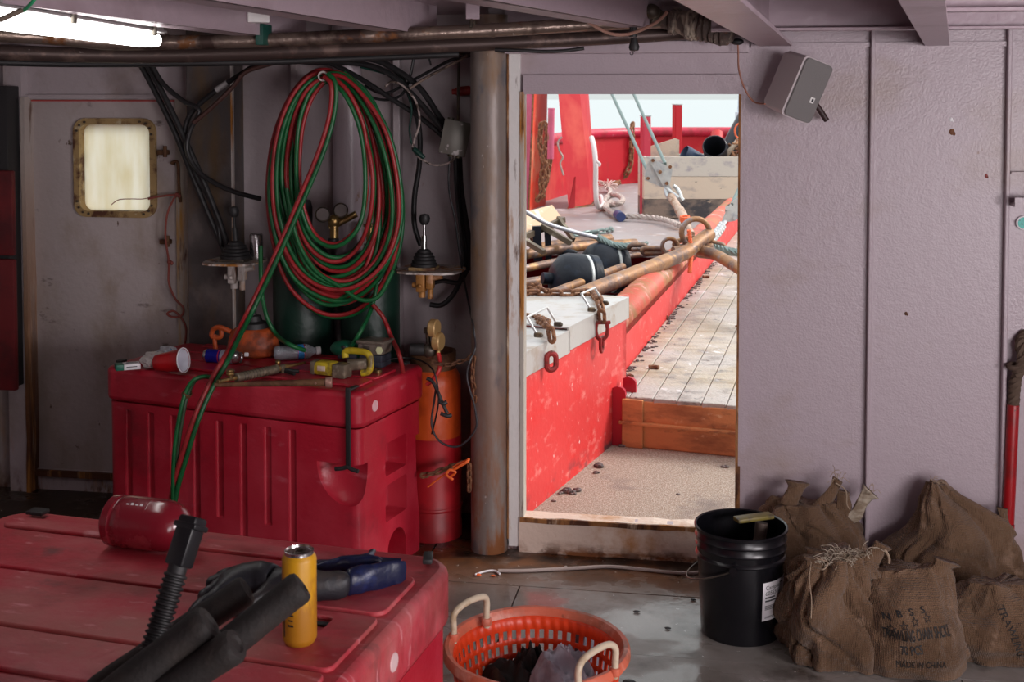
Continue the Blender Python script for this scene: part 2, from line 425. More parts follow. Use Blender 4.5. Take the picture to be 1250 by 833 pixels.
mb = MB(); mb.box((XC+.4, YB+.15, CEIL+.03),(.1,.1,.06)); mb.bm.free()

# door frame flanges round the opening (trim_1), coaming plate (sill) and jambs
mb = MB()
fw = onY(623,300,YW).x
wbox(mb, onY(622,300,YW).x, oL-.012, 0.02, CEIL-.1, YW-.022, YW)          # pale left jamb
struct('trim_1', mb, 'jamb_white', smooth=False)
mb = MB(); wbox(mb, oL-.012, oL+.004, oB-.02, oT+.01, YW-.028, YW+T+.004); struct('trim_2', mb, 'jamb_rusty', smooth=False)
mb = MB(); wbox(mb, oR, oR+.030, 0.02, oT+.03, YW-.022, YW+T+.02); struct('trim_3', mb, 'wall', smooth=False)
mb = MB(); wbox(mb, oR-.006, oR+.004, oB-.03, oB+.42, YW-.024, YW-.0); wbox(mb, oR-.004, oR+.004, oB+.42, oT, YW-.024, YW-.0)
wbox(mb, oR+.002, oR+.012, oB-.1, oB+.25, YW-.027, YW-.02); struct('trim_4', mb, 'rust_edge', smooth=False)
mb = MB(); wbox(mb, oL, oR, oT, oT+.075, YW-.024, YW+.0); wbox(mb, oL-.05, oR+.05, oT+.24, oT+.262, YW-.03, YW); struct('trim_5', mb, 'wall', smooth=False)
mb = MB()
wbox(mb, oL-.015, oR+.01, 0.0, oB+.002, YW-.03, YW+T+.02); bmesh.ops.subdivide_edges(mb.bm, edges=mb.bm.edges, cuts=12, use_grid_fill=True)
for v in mb.bm.verts:
    if v.co.z < .02: v.co.z += .010*noise.noise(Vector((v.co.x*9,0,0)))
    if v.co.z > oB-.004: v.co.z += .006*noise.noise(Vector((v.co.x*14,3,0)))
struct('trim_6', mb, 'sill', smooth=False)
mb = MB(); wbox(mb, oL-.01, oR+.008, oB-.014, oB+.004, YW-.036, YW-.024); bmesh.ops.subdivide_edges(mb.bm, edges=mb.bm.edges, cuts=14, use_grid_fill=True)
for v in mb.bm.verts: v.co += Vector((0, .004*noise.noise(v.co*40), .004*noise.noise(v.co*25)))
struct('trim_7', mb, 'rust_edge', smooth=False)
# vertical stiffeners on the right-hand bulkhead
sx1, sx2 = onY(1064,300,YW-.05).x, onY(1231,300,YW-.05).x
for k, x in enumerate((sx1, sx2)):
    mb = MB(); mb.box((x, YW-.013, CEIL/2+.01), (.016,.03,CEIL-.02), bev=.004)
    struct('trim_%d' % (8+k), mb, 'wall', smooth=False)
# horizontal coaming angle along the top of the bulkhead above the opening
ledge_z = onY(760,62,YW-.1).z
mb = MB(); wbox(mb, XC+.02, oR+.03, ledge_z-.008, ledge_z+.01, YW-.11, YW); wbox(mb, XC+.02, oR+.03, ledge_z-.004, ledge_z+.035, YW-.12, YW-.108)
struct('trim_10', mb, 'wall', smooth=False)
mb = MB(); zz = onY(1000,56,YW).z; wbox(mb, oR+.04, XR, zz-.006, zz+.012, YW-.012, YW); struct('trim_11', mb, 'wall', smooth=False)
# bracket shelf at the far right of the bulkhead
zz = onY(1242,250,YW-.06).z
mb = MB(); wbox(mb, sx2+.01, XR, zz-.006, zz+.004, YW-.09, YW); wbox(mb, sx2+.01, XR, zz-.001, zz+.028, YW-.094, YW-.086); wbox(mb, sx2+.01, XR, zz+.11, zz+.118, YW-.03, YW)
struct('trim_12', mb, 'wall', smooth=False)
# ceiling girders
def girder(idx, p0, p1, wdt, ztop=CEIL, mat='ceil', ext=0):
    p0 = Vector(p0); p1 = Vector(p1); d = (p1-p0); d.z = 0; p0 = p0 - d.normalized()*ext
    d = p1-p0; L = Vector((d.x,d.y,0)).length; a = math.atan2(d.y, d.x); z = p0.z
    c = (p0+p1)/2
    mb = MB(); mb.box((c.x,c.y,z+.006), (L,wdt,.012), rot=a); mb.box((c.x,c.y,(z+ztop)/2), (L,.012,ztop-z), rot=a)
    return struct('trim_%d' % idx, mb, mat, smooth=False)
girder(13, W(1125,0,2.35), W(1144.5,56,4.62), .085, ext=1.6)
girder(14, W(863,0,2.35), W(947,54,4.62), .12, ext=1.6)
def tbeam(idx, x0, x1, y, z, h, flange=.05, side=-1):
    mb = MB(); mb.box(((x0+x1)/2, y, z+h/2), (x1-x0, .01, h)); mb.box(((x0+x1)/2, y+side*flange/2, z+.005), (x1-x0, flange, .01), bev=.002)
    return struct('trim_%d' % idx, mb, 'ceil', smooth=False)
p = W(1000,38,4.1); tbeam(15, onY(905,38,p.y).x-.1, XR, p.y, p.z, CEIL-p.z)
p = W(1000,17,3.2); tbeam(16, .5, XR, p.y, p.z, CEIL-p.z)
tbeam(17, .1, XR, 2.3, p.z, CEIL-p.z); tbeam(18, -.2, XR, 1.4, p.z, CEIL-p.z); tbeam(19, XL, XR, .3, p.z, CEIL-p.z)
# deep longitudinal girders on the left, over the lamp and pipes
def web(idx, a, b, z0, z1=CEIL, t=.02, fl=.10):
    a = Vector(a); b = Vector(b); d = b-a; L = Vector((d.x,d.y,0)).length; an = math.atan2(d.y,d.x); c = (a+b)/2
    mb = MB(); mb.box((c.x,c.y,(z0+z1)/2), (L,t,z1-z0), rot=an)
    nrm = Vector((-math.sin(an), math.cos(an), 0)); cc = c + nrm*fl*.5
    mb.box((cc.x,cc.y,z0+.006), (L,fl,.012), rot=an)
    return struct('trim_%d' % idx, mb, 'ceil', smooth=False)
a = W(185,27,3.55); b = W(330,43,4.45); b.z = a.z; d = (b-a).normalized()
web(20, a-d*1.2, b+d*.35, a.z)
a = W(330,12,3.3); b = W(480,34,4.3); b.z = a.z; d = (b-a).normalized()
web(21, a-d*1.2, b+d*.5, a.z)
a = W(560,-6,3.0); b = W(760,12,4.2); b.z = a.z; d = (b-a).normalized()
web(22, a-d*1.2, b+d*.45, a.z)

# ---- left steel door (door_1) with its porthole window
mb = MB(); mb.box(((dL+dR)/2, YB+.035, (dT+dB)/2), (dR-dL+.006,.045,dT-dB+.006), bev=.006)
door = struct('door_1', mb, 'door_paint')
def rrect(x0,x1,z0,z1,r,n=6):
    o = []
    for (cx,cz,a0) in ((x1-r,z1-r,0),(x0+r,z1-r,90),(x0+r,z0+r,180),(x1-r,z0+r,270)):
        for i in range(n+1): t = math.radians(a0+90*i/n); o.append((cx+r*math.cos(t), cz+r*math.sin(t)))
    return o
c1 = MB(); c1.prism(rrect(wl-.005,wr+.005,wb-.005,wt+.005,.045), YB-.05, YB+.15); boolean(door, [c1])
M['win_rust'] = pm('window_frame_rust', (0.36,0.24,0.10), .7, 0, [(DRUST,(12,12,12),.48,.62,5),((0.5,0.42,0.28),(18,18,18),.6,.7,4)], [(50,.3,(1,1,1))], 'World')
M['rubber'] = pm('black_rubber', (0.018,0.017,0.018), .55)
M['black_plastic'] = pm('black_plastic', (0.012,0.012,0.014), .32)
M['dark_metal'] = pm('dark_grimy_metal', (0.09,0.075,0.06), .45, .6, [((0.17,0.12,0.07),(25,25,25),.5,.68,4)])
mb = MB(); o1 = rrect(wl-.028,wr+.028,wb-.028,wt+.028,.06); o2 = rrect(wl,wr,wb,wt,.04)
A = [(x,YB-.004,z) for x,z in o1]; B = [(x,YB-.004,z) for x,z in o2]; C2 = [(x,YB+.07,z) for x,z in o2]; D = [(x,YB+.016,z) for x,z in o1]; n_ = len(o1)
mb.poly(D+A+B+C2, [(k*n_+i, k*n_+(i+1)%n_, (k+1)*n_+(i+1)%n_, (k+1)*n_+i) for k in range(3) for i in range(n_)])
wf = struct('window_frame', mb, 'win_rust', door)
for i in range(14):
    t = i/14*len(o1); x, z = o1[int(t)]; cx = (wl+wr)/2; cz = (wt+wb)/2
    x = x+(cx-x)*.09; z = z+(cz-z)*.07
    q = MB(); q.cyl((x,YB-.010,z),(x,YB,z),.0055,seg=8); struct('bolt', q, 'dark_metal', wf)
# dirty pane, daylight behind it
mg, ng, bgn = new_mat('dirty_window_pane')
bgn.inputs['Base Color'].default_value = (0.90,0.93,0.84,1); bgn.inputs['Roughness'].default_value = .5; bgn.inputs['Transmission Weight'].default_value = .0
ng.nodes.remove(bgn)
outn = [x for x in ng.nodes if x.type == 'OUTPUT_MATERIAL'][0]
tr = ng.nodes.new('ShaderNodeBsdfTranslucent'); df = ng.nodes.new('ShaderNodeBsdfDiffuse'); mxs = ng.nodes.new('ShaderNodeMixShader'); mxs.inputs[0].default_value = .18
gp = ng.nodes.new('ShaderNodeNewGeometry'); mp = ng.nodes.new('ShaderNodeMapping'); mp.inputs['Scale'].default_value = (22,22,5); nz = ng.nodes.new('ShaderNodeTexNoise'); nz.inputs['Scale'].default_value = 1; nz.inputs['Detail'].default_value = 6
ng.links.new(gp.outputs['Position'], mp.inputs[0]); ng.links.new(mp.outputs[0], nz.inputs[0])
rp = ng.nodes.new('ShaderNodeValToRGB'); rp.color_ramp.elements[0].position = .35; rp.color_ramp.elements[0].color = (0.97,0.97,0.88,1); rp.color_ramp.elements[1].position = .75; rp.color_ramp.elements[1].color = (0.86,0.82,0.64,1)
ng.links.new(nz.outputs['Fac'], rp.inputs[0]); ng.links.new(rp.outputs[0], tr.inputs[0]); ng.links.new(rp.outputs[0], df.inputs[0])
ng.links.new(tr.outputs[0], mxs.inputs[1]); ng.links.new(df.outputs[0], mxs.inputs[2]); ng.links.new(mxs.outputs[0], outn.inputs[0])
M['pane'] = mg
mb = MB(); mb.prism(rrect(wl+.0,wr-.0,wb+.0,wt-.0,.04), YB+.045, YB+.050); struct('pane', mb, 'pane', door, smooth=False)
# door fittings
M['brown_steel'] = pm('rusted_brown_steel', (0.15,0.07,0.03), .7, .2, [(DRUST,(20,20,20),.45,.6,5)], [(60,.4,(1,1,1))])
for (px,py) in ((200,186),(203,295)):
    p_ = onY(px,py,YB); q = MB(); q.box((p_.x,YB-.005,p_.z),(.05,.03,.022),bev=.004); q.cyl((p_.x+.02,YB-.03,p_.z-.02),(p_.x+.02,YB-.03,p_.z+.03),.009,seg=10); struct('latch', q, 'brown_steel', door)
p_ = onY(216,200,YB); q = MB(); q.tube([(p_.x-.02,YB+.01,p_.z),(p_.x-.01,YB-.03,p_.z+.005),(p_.x+.02,YB-.035,p_.z+.005),(p_.x+.022,YB-.03,p_.z-.1),(p_.x+.02,YB-.01,p_.z-.17)],.007,8); struct('door_handle', q, 'brown_steel', door)
# door surround: left post, rusty hinge-side edge, rusty strip under the door, rust strip right
mb = MB(); wbox(mb, onY(15,300,YB).x, dL-.014, 0.0, CEIL-.12, YB-.05, YB); struct('trim_23', mb, 'wall_dirty', smooth=False)
mb = MB(); wbox(mb, dL-.014, dL+.006, .0, dT+.01, YB-.06, YB+.03)
bmesh.ops.subdivide_edges(mb.bm, edges=mb.bm.edges, cuts=14, use_grid_fill=True)
for v in mb.bm.verts: v.co.x += .006*noise.noise(Vector((0,v.co.y*4,v.co.z*12)))
M['rust_streak'] = pm('rust_streaked_paint', (0.42,0.36,0.33), .6, 0, [(ORUST,(12,12,1.2),.30,.46,6,.8,(0.3,1.6)),(DRUST,(16,16,1.6),.38,.50,6,.9,(0.2,1.5)),((0.10,0.04,0.02),(9,9,1.5),.58,.66,5)], [(50,.4,(1,1,1))], 'World')
struct('trim_24', mb, 'rust_streak', smooth=False)
mb = MB(); wbox(mb, dL, dR, dB-.03, dB-.002, YB-.018, YB); struct('trim_25', mb, 'rust_streak', smooth=False)
mb = MB(); wbox(mb, dR-.055, dR+.012, dB-.02, dT, YB-.012, YB+.004); struct('trim_26', mb, pm('ochre_rust_strip', (0.38,0.33,0.28), .6, 0, [((0.42,0.22,0.05),(14,14,1.5),.46,.60,6),(DRUST,(20,20,3),.60,.68,5)], [(40,.3,(1,1,1))], 'World'), smooth=False)
mb = MB(); wbox(mb, dL-.02, dR+.05, dT+.002, dT+.02, YB-.02, YB); struct('trim_27', mb, 'wall_dirty', smooth=False)
M['red_primer'] = pm('red_primer_line', (0.42,0.04,0.035), .5)
mb = MB(); wbox(mb, dL+.004, dR-.02, dT-.010, dT-.004, YB-.003, YB+.012); struct('trim_28', mb, 'red_primer', smooth=False)
# dark mottled box column and the round steel column
bl, br = onY(228,200,YB-.14).x, onY(283,200,YB-.14).x
mb = MB(); wbox(mb, bl, br, 0, CEIL-.02, YB-.14, YB, bev=.004); struct('trim_29', mb, 'box_steel', smooth=False)
mb = MB(); wbox(mb, br-.002, br+.004, 0, CEIL-.02, YB-.144, YB-.12); struct('trim_30', mb, 'rusty_white', smooth=False)
pc = W(597.5,600,4.85)
mb = MB(); mb.cyl((pc.x,pc.y,0),(pc.x,pc.y,CEIL-.03),.0735,seg=40); struct('trim_31', mb, 'col_steel')
# painted vertical pipes and ribs on the recessed bulkhead
def wallpipe(idx, px, r, mat='wall', y=YB-.05):
    p_ = onY(px,200,y); mb = MB(); mb.cyl((p_.x,y,0.0),(p_.x,y,CEIL-.02),r,seg=24); return struct('trim_%d' % idx, mb, mat)
wallpipe(32, 424, .062)
for k, px in enumerate((362, 486)):
    p_ = onY(px,200,YB-.03); mb = MB(); mb.box((p_.x,YB-.03,CEIL/2),(.03,.06,CEIL-.04),bev=.004); struct('trim_%d' % (33+k), mb, 'wall_dirty', smooth=False)
# ragged weld line between column and jamb
mb = MB(); mb.tube([(onY(621,300,YW).x,YW-.024,z*.14+.05) for z in range(15)], .005, 6, rfun=lambda t: .004+.002*abs(noise.noise(Vector((0,0,t*60))))); struct('trim_35', mb, 'rust_edge')
# ================================================================== OUTSIDE DECK
DZ = .26
WOODL = [((0.42,0.36,0.30),(2,30,2),.40,.62,6),((0.20,0.16,0.12),(3,40,3),.52,.68,6),((0.10,0.075,0.05),(6,14,6),.60,.72,5),((0.62,0.58,0.54),(9,9,9),.60,.70,3)]
M['deck_wood'] = pm('bleached_deck_planks', (0.47,0.40,0.31), .6, 0, [((0.33,0.26,0.18),(1.4,9,4),.42,.60,6),((0.46,0.42,0.39),(2,2,2),.38,.60,5),((0.24,0.21,0.19),(8,8,8),.52,.68,6,.35),((0.09,0.08,0.075),(16,16,16),.62,.70,5,.3),((0.80,0.79,0.80),(5,5,5),.62,.70,4,.2)], [(60,.5,(1,1,1))])
M['riser_wood'] = pm('orange_stained_timber', (0.62,0.26,0.10), .55, 0, [((0.30,0.11,0.045),(3,3,9),.45,.65,6),((0.12,0.05,0.03),(6,6,18),.58,.72,5),((0.75,0.48,0.28),(9,9,14),.62,.72,5)], [(50,.3,(1,1,1))], 'World')
M['grit'] = pm('gritty_deck_coating', (0.44,0.37,0.30), .85, 0, [((0.34,0.25,0.19),(90,90,90),.48,.58,2),((0.60,0.53,0.46),(110,110,110),.55,.62,2),((0.24,0.20,0.18),(2.5,2.5,2.5),.56,.70,5)], [(220,.8,(1,1,1))], 'World')
M['grey_deck'] = pm('grey_steel_deck', (0.33,0.29,0.29), .5, 0, [((0.30,0.25,0.25),(1.1,1.1,1.1),.42,.6,5),((0.36,0.22,0.15),(1.7,1.7,1.7),.56,.70,5),((0.6,0.56,0.58),(3,3,3),.60,.7,4)], [(30,.2,(1,1,1))], 'World')
M['red_hull'] = pm('red_deck_paint', (0.50,0.003,0.014), .55, 0, [((0.62,0.07,0.05),(1.2,1.2,1.2),.50,.7,4),((0.35,0.02,0.02),(3,3,1.5),.62,.75,5)], [(15,.12,(1,1,1))], 'World')
M['red_wall'] = pm('scuffed_red_coaming_paint', (0.68,0.045,0.045), .5, 0, [((0.72,0.03,0.03),(1.6,1.6,2.2),.48,.60,5),((0.80,0.20,0.18),(9,9,16),.56,.70,6),((0.88,0.66,0.64),(30,30,18),.67,.74,4),((0.16,0.05,0.06),(5,5,8),.50,.62,5,.6,(0.02,0.10))], [(30,.2,(1,1,1))], 'World')
M['red_coral'] = pm('orange_red_paint', (0.75,0.055,0.02), .5, 0, [((0.80,0.28,0.16),(2,2,2),.5,.66,5),((0.55,0.16,0.05),(7,7,3),.62,.7,5)], [(15,.1,(1,1,1))], 'World')
M['pink_paint'] = pm('faded_pink_paint', (0.66,0.13,0.24), .4, 0, [((0.50,0.10,0.16),(3,3,1.5),.5,.66,5),((0.28,0.14,0.08),(12,12,3),.66,.72,4)], [(15,.1,(1,1,1))], 'World')
M['rusty_top'] = pm('rust_worn_red_rail', (0.60,0.10,0.06), .55, 0, [((0.38,0.17,0.07),(3,3,3),.44,.60,6),((0.80,0.34,0.28),(6,6,6),.56,.66,5),((0.20,0.09,0.05),(8,8,8),.62,.72,5)], [(40,.3,(1,1,1))], 'World')
M['stainless'] = pm('dull_stainless_plate', (0.62,0.62,0.61), .38, .55, [((0.50,0.44,0.38),(6,6,6),.52,.66,5,.5),((0.36,0.22,0.12),(10,10,10),.66,.74,5,.7)], [(25,.12,(1,1,1))])
M['rust'] = pm('rusty_iron', (0.27,0.12,0.055), .75, .15, [((0.15,0.06,0.03),(20,20,20),.45,.6,5),((0.42,0.22,0.11),(30,30,30),.55,.68,4),((0.30,0.25,0.24),(12,12,12),.62,.7,4,.4)], [(90,.4,(1,1,1))])
M['rust_bar'] = pm('rusty_worn_bar', (0.33,0.17,0.08), .5, .3, [((0.16,0.10,0.08),(7,7,7),.45,.6,5),((0.48,0.27,0.11),(9,9,9),.54,.66,5),((0.24,0.22,0.24),(6,6,6),.58,.68,5,.35)], [(60,.3,(1,1,1))])
M['red_iron'] = pm('dark_red_iron', (0.30,0.02,0.02), .5, .2, [((0.12,0.03,0.02),(30,30,30),.5,.62,4)], [(60,.3,(1,1,1))])
M['galv'] = pm('galvanised_steel', (0.66,0.68,0.67), .42, .5, [((0.48,0.50,0.52),(9,9,9),.45,.62,4)], [(60,.15,(1,1,1))])
M['wire'] = pm('steel_wire_rope', (0.20,0.26,0.25), .45, .5)
M['wire_pale'] = pm('pale_wire_rope', (0.50,0.52,0.58), .45, .3)
M['rope_grey'] = pm('grey_mooring_rope', (0.42,0.36,0.33), .85, 0, [((0.60,0.50,0.46),(20,20,20),.5,.62,4)])
M['rope_white'] = pm('white_rope', (0.72,0.68,0.68), .8)
M['roller'] = pm('navy_black_rubber_roller', (0.007,0.010,0.018), .42, 0, [((0.02,0.03,0.05),(8,8,8),.52,.68,4,.6)], [(30,.2,(1,1,1))], spec=.25)
M['crate_a'] = pm('grey_white_board', (0.62,0.57,0.50), .7, 0, [((0.40,0.36,0.38),(6,2,8),.52,.68,5),((0.16,0.12,0.10),(4,4,14),.68,.74,4)], [(40,.3,(1,1,1))])
M['crate_b'] = pm('pale_tan_board', (0.68,0.56,0.44), .7, 0, [((0.50,0.42,0.36),(5,2,9),.52,.68,5),((0.16,0.12,0.10),(10,10,16),.69,.74,4)], [(40,.3,(1,1,1))])
M['crate_c'] = pm('blackened_board', (0.26,0.19,0.15), .7, 0, [((0.06,0.055,0.06),(3,3,5),.45,.60,5),((0.42,0.32,0.24),(8,3,10),.60,.7,5)], [(40,.3,(1,1,1))])
M['black_pipe'] = pm('black_rubber_pipe', (0.02,0.024,0.034), .35)
M['sea'] = pm('sea_water', (0.42,0.47,0.48), .3, 0, [], [(0.8,.5,(1,1,1))], 'World')

# sea far below the deck
mb = MB(); mb.poly([(-600,8,-2.2),(600,8,-2.2),(600,900,-2.2),(-600,900,-2.2)], [(0,1,2,3)])
struct('sea', mb, 'sea', smooth=False)
# landing with grit coating just outside the opening
A0 = onZ(643,630,0); A1 = onZ(748,543,0)          # foot of the red wall
R0 = onZ(760,546,0); R1 = onZ(900,560,0)          # foot of the timber riser
u = (A1-A0).normalized(); rv = (R1-R0).normalized()
yL = YW+T
def zp(pts, z0, z1, mat, name):
    mb = MB(); mb.prism([(p.x,p.y) for p in pts], z0, z1, 'Z'); return struct(name, mb, mat, smooth=False)
Lf = A0 - u*((A0.y-yL)/u.y)
far = R1 + rv*3
zp([Lf-Vector((.05,0,0)), A1-u*0+Vector((-.05,.1,0)), R0+Vector((0,.1,0)), far+Vector((0,.1,0)), Vector((far.x,yL,0))], -.05, 0.0, 'grit', 'deck_landing')
# timber riser
nrm = Vector((-rv.y, rv.x, 0))
ra = A1 + rv*.02
L_ = 3.2; an = math.atan2(rv.y, rv.x)
mb = MB(); c = R0 - rv*.1 + rv*L_/2 + nrm*.06
mb.box((c.x,c.y,.062),(L_,.08,.124),rot=an,bev=.006); mb.box((c.x,c.y,.185),(L_,.09,.115),rot=an,bev=.006)
c2 = c - nrm*.05; mb.box((c2.x,c2.y,.128),(L_-.16,.04,.014),rot=an,bev=.003)
c3 = R0 + rv*.05 + nrm*.03; mb.box((c3.x,c3.y,.125),(.11,.06,.25),rot=an,bev=.004)
struct('deck_riser', mb, 'riser_wood', smooth=False)
# planked deck: planks as geometry in one structure object
B0 = onZ(749,470,DZ); B1 = onZ(863,328,DZ); ub = (B1-B0).normalized()
pa = math.atan2(ub.y, ub.x)
mb = MB(); wpl = .125; left = Vector((ub.y,-ub.x,0))   # to the right of ub
org = B0 - ub*.2
for k in range(-2, 30):
    a = org + left*(wpl*(k+.5))
    # start each plank at the riser line
    s = (R0+nrm*.02 - a).dot(nrm)/ub.dot(nrm); a = a + ub*s
    Lp = 11.5; c = a + ub*Lp/2
    if k < 0: continue
    mb.box((c.x,c.y,DZ-.02+random.uniform(-.002,.002)),(Lp,wpl-.004,.04),rot=pa,bev=.004,seg=1)
pl = struct('deck_planks', mb, 'deck_wood', smooth=False)
bed = [B0-ub*1.0-left*.1, B0+ub*14-left*.1, B0+ub*14+left*5, B0-ub*1.0+left*5]
mb = MB(); c = B0+ub*6.4+left*2.2; mb.box((c.x,c.y,DZ-.06),(12.2,5.2,.03),rot=pa)
struct('deck_bed', mb, pm('dark_deck_bed',(0.03,0.025,0.02),.8), smooth=False)
# grey steel deck beyond
mb = MB()
mb.prism([(-9,12.2),(16,12.2),(16,40),(-9,40)], DZ-.06, DZ-.012, 'Z'); struct('steel_deck', mb, 'grey_deck', smooth=False)
# hull floor under the dredge well, so nothing is open to the sea
mb = MB(); mb.prism([(-9,yL+.02),(16,yL+.02),(16,12.3),(-9,12.3)], -.25, -.2, 'Z'); struct('hull_plating', mb, pm('dark_bilge',(0.05,0.035,0.03),.7), smooth=False)
# gunwale of hull left so that side views hold together
# near red wall (coaming of the well) with stainless caps
wz = .71
mb = MB(); th = .9; nl = Vector((-u.y,u.x,0))
Lf2 = Lf; A1e = A1 + u*.22
mb.prism([(p.x,p.y) for p in (Lf2, A1e, A1e+nl*.06, Lf2+nl*.06)], 0, wz, 'Z')
cw = .75
mb.prism([(p.x,p.y) for p in (A1e, A1e+nl*cw, A1e+nl*cw-u*.06, A1e-u*.06)], -.2, wz, 'Z')
struct('deck_coaming', mb, 'red_wall', smooth=False)
# red rounded post plate at the riser corner
t = A1 + rv*.035 + nrm*.0
mb = MB(); out = [(-.035,0),(.035,0),(.035,.27),(.03,.292),(.015,.305),(-.01,.31),(-.035,.30)]
mb.M = Matrix.Translation(t+Vector((0,0,0))) @ Matrix.Rotation(an,4,'Z'); mb.prism(out, -.012, .012)
mb.M = Matrix.Translation(t+rv*.03+nrm*.10) @ Matrix.Rotation(an,4,'Z'); mb.prism([(a,b+.03) for a,b in out], -.012, .012)
single('corner_bracket', mb, pm('crimson_bracket',(0.45,0.01,0.03),.35), 'dark red rounded steel bracket beside the timber step', 'bracket', smooth=False)
# stainless cap plates (two, overlapping)
def cap(name, s0, s1, z, label, lip=.085, wdt=.75):
    t = thing(name, label, 'cover', Lf+u*s0)
    a = Lf+u*s0-nl*.012; b = Lf+u*s1-nl*.012
    pts_ = [a,b,b+nl*wdt,a+nl*wdt]
    if s0 < .1:
        k_ = a+u*((5.29-a.y)/u.y); pts_ = [a,b,b+nl*wdt,k_+nl*wdt,k_+nl*.10,a+nl*.10]
    mb = MB(); mb.prism([(p.x,p.y) for p in pts_], z, z+.008, 'Z'); obj('top_plate', mb, 'stainless', t, True, smooth=False)
    mb = MB(); mb.prism([(p.x,p.y) for p in (a,b,b+nl*.008,a+nl*.008)], z-lip, z-.0005, 'Z')
    mb.prism([(p.x,p.y) for p in (b,b-u*.008,b+nl*wdt-u*.008,b+nl*wdt)], z-lip, z-.0005, 'Z'); obj('front_lip', mb, 'stainless', t, True, smooth=False)
    return t
tot = (A1e-Lf).length
s_mid = (onZ(700,420,wz)-Lf).dot(u)
c_mid = (onZ(688,400,wz+.02)-Lf).dot(u)
cap('stainless_cap', -.0, c_mid, wz+.004, 'dull stainless cover plate at the near end of the red coaming, by the door', .10)
cap('stainless_cap', c_mid-.02, tot+.012, wz+.02, 'longer dull stainless cover plate at the far end of the red coaming', .105)
# far low coaming with rounded rusty top
nb = -left
mb = MB(); Hc = .53
C0 = B0 - ub*.25; C1 = B0 + ub*8.2
mb.prism([(p.x,p.y) for p in (C0, C1, C1+nb*.05, C0+nb*.05)], -.2, DZ+.24, 'Z')
struct('deck_coaming_2', mb, 'red_wall', smooth=False)
mb = MB(); k = 10
prof = [(0,.20)] + [(.10-.10*math.cos(PI*i/8*.75), .25+.09*math.sin(PI*i/8*.75)) for i in range(9)]
for i, (w_, z_) in enumerate(prof):
    pass
P0 = [C0+nb*w_ + Vector((0,0,z_)) for w_,z_ in prof]; P1 = [C1+nb*w_ + Vector((0,0,z_)) for w_,z_ in prof]
Q0 = [p_+nb*.0-Vector((0,0,.012)) for p_ in P0]; n_ = len(prof)
mb.poly(P0+P1, [(i,i+1,n_+i+1,n_+i) for i in range(n_-1)])
o = struct('deck_coaming_3', mb, 'rusty_top'); md = o.modifiers.new('s','SOLIDIFY'); md.thickness = .012
# debris along the foot of the coaming and on the landing
M['debris'] = pm('dark_shell_debris', (0.07,0.05,0.05), .5, 0, [((0.20,0.16,0.15),(60,60,60),.5,.6,3)])
mb = MB(); random.seed(5)
for i in range(170):
    s = random.random()**1.0*5.0+.15; w_ = abs(random.gauss(0,.022))
    p_ = B0+ub*s+left*(w_+.012); r_ = random.uniform(.006,.013)
    mb.sphere((p_.x,p_.y,DZ+r_*.4), r_, (random.uniform(.8,1.6),random.uniform(.7,1.2),random.uniform(.4,.8)), 6)
tag(single('shell_debris', mb, 'debris', 'row of small dark shell bits along the foot of the coaming', 'debris', smooth=False), kind='stuff')
spots = [(733,570,.035),(727,578,.022),(695,601,.04),(706,600,.03),(685,603,.02),(676,612,.016),(885,571,.022),(829,604,.014),(758,545,.03),(700,604,.02)]
for i, (px,py,s) in enumerate(spots):
    p_ = onZ(px,py,0.0); mb = MB(); random.seed(40+i)
    for q in range(4):
        mb.sphere((p_.x+random.uniform(-s,s)*.5,p_.y+random.uniform(-s,s)*.5,s*.22), s*random.uniform(.3,.5), (1.3,.8,.6), 7)
    side = ['by the red wall','by the red wall below the step','nearest the sill on the left','beside the left pair','near the sill at the left','smallest one left by the sill','under the step at the right','in the middle of the landing','at the corner of step and red wall','between the two left lumps'][i]
    tag(single('shell_scrap', mb, 'debris', 'small dark scrap on the gritty landing, '+side, 'debris', 'scraps on the landing', smooth=False))
spots = [(808,390,.09,.012,30),(798,451,.055,.012,-5),(769,462,.03,.012,-30),(757,459,.03,.008,20),(862,340,.05,.012,0),(901,400,.03,.008,10)]
for i,(px,py,l_,r_,aa) in enumerate(spots):
    p_ = onZ(px,py,DZ); a_ = math.radians(aa); dx = Vector((math.cos(a_),math.sin(a_),0))*l_*.5
    mb = MB(); mb.tube([p_-dx+Vector((0,0,r_)),p_+Vector((0,0,r_))+Vector((0,.01,0)),p_+dx+Vector((0,0,r_))], r_, 7)
    single('iron_scrap', mb, 'rust', 'short rusty iron scrap on the deck planks, '+['curved and longest','straight, near the step','stubby, left of the straight one','smallest, at the left edge','far piece by the coaming','right edge of the opening'][i], 'scrap', 'iron scraps on the planks')

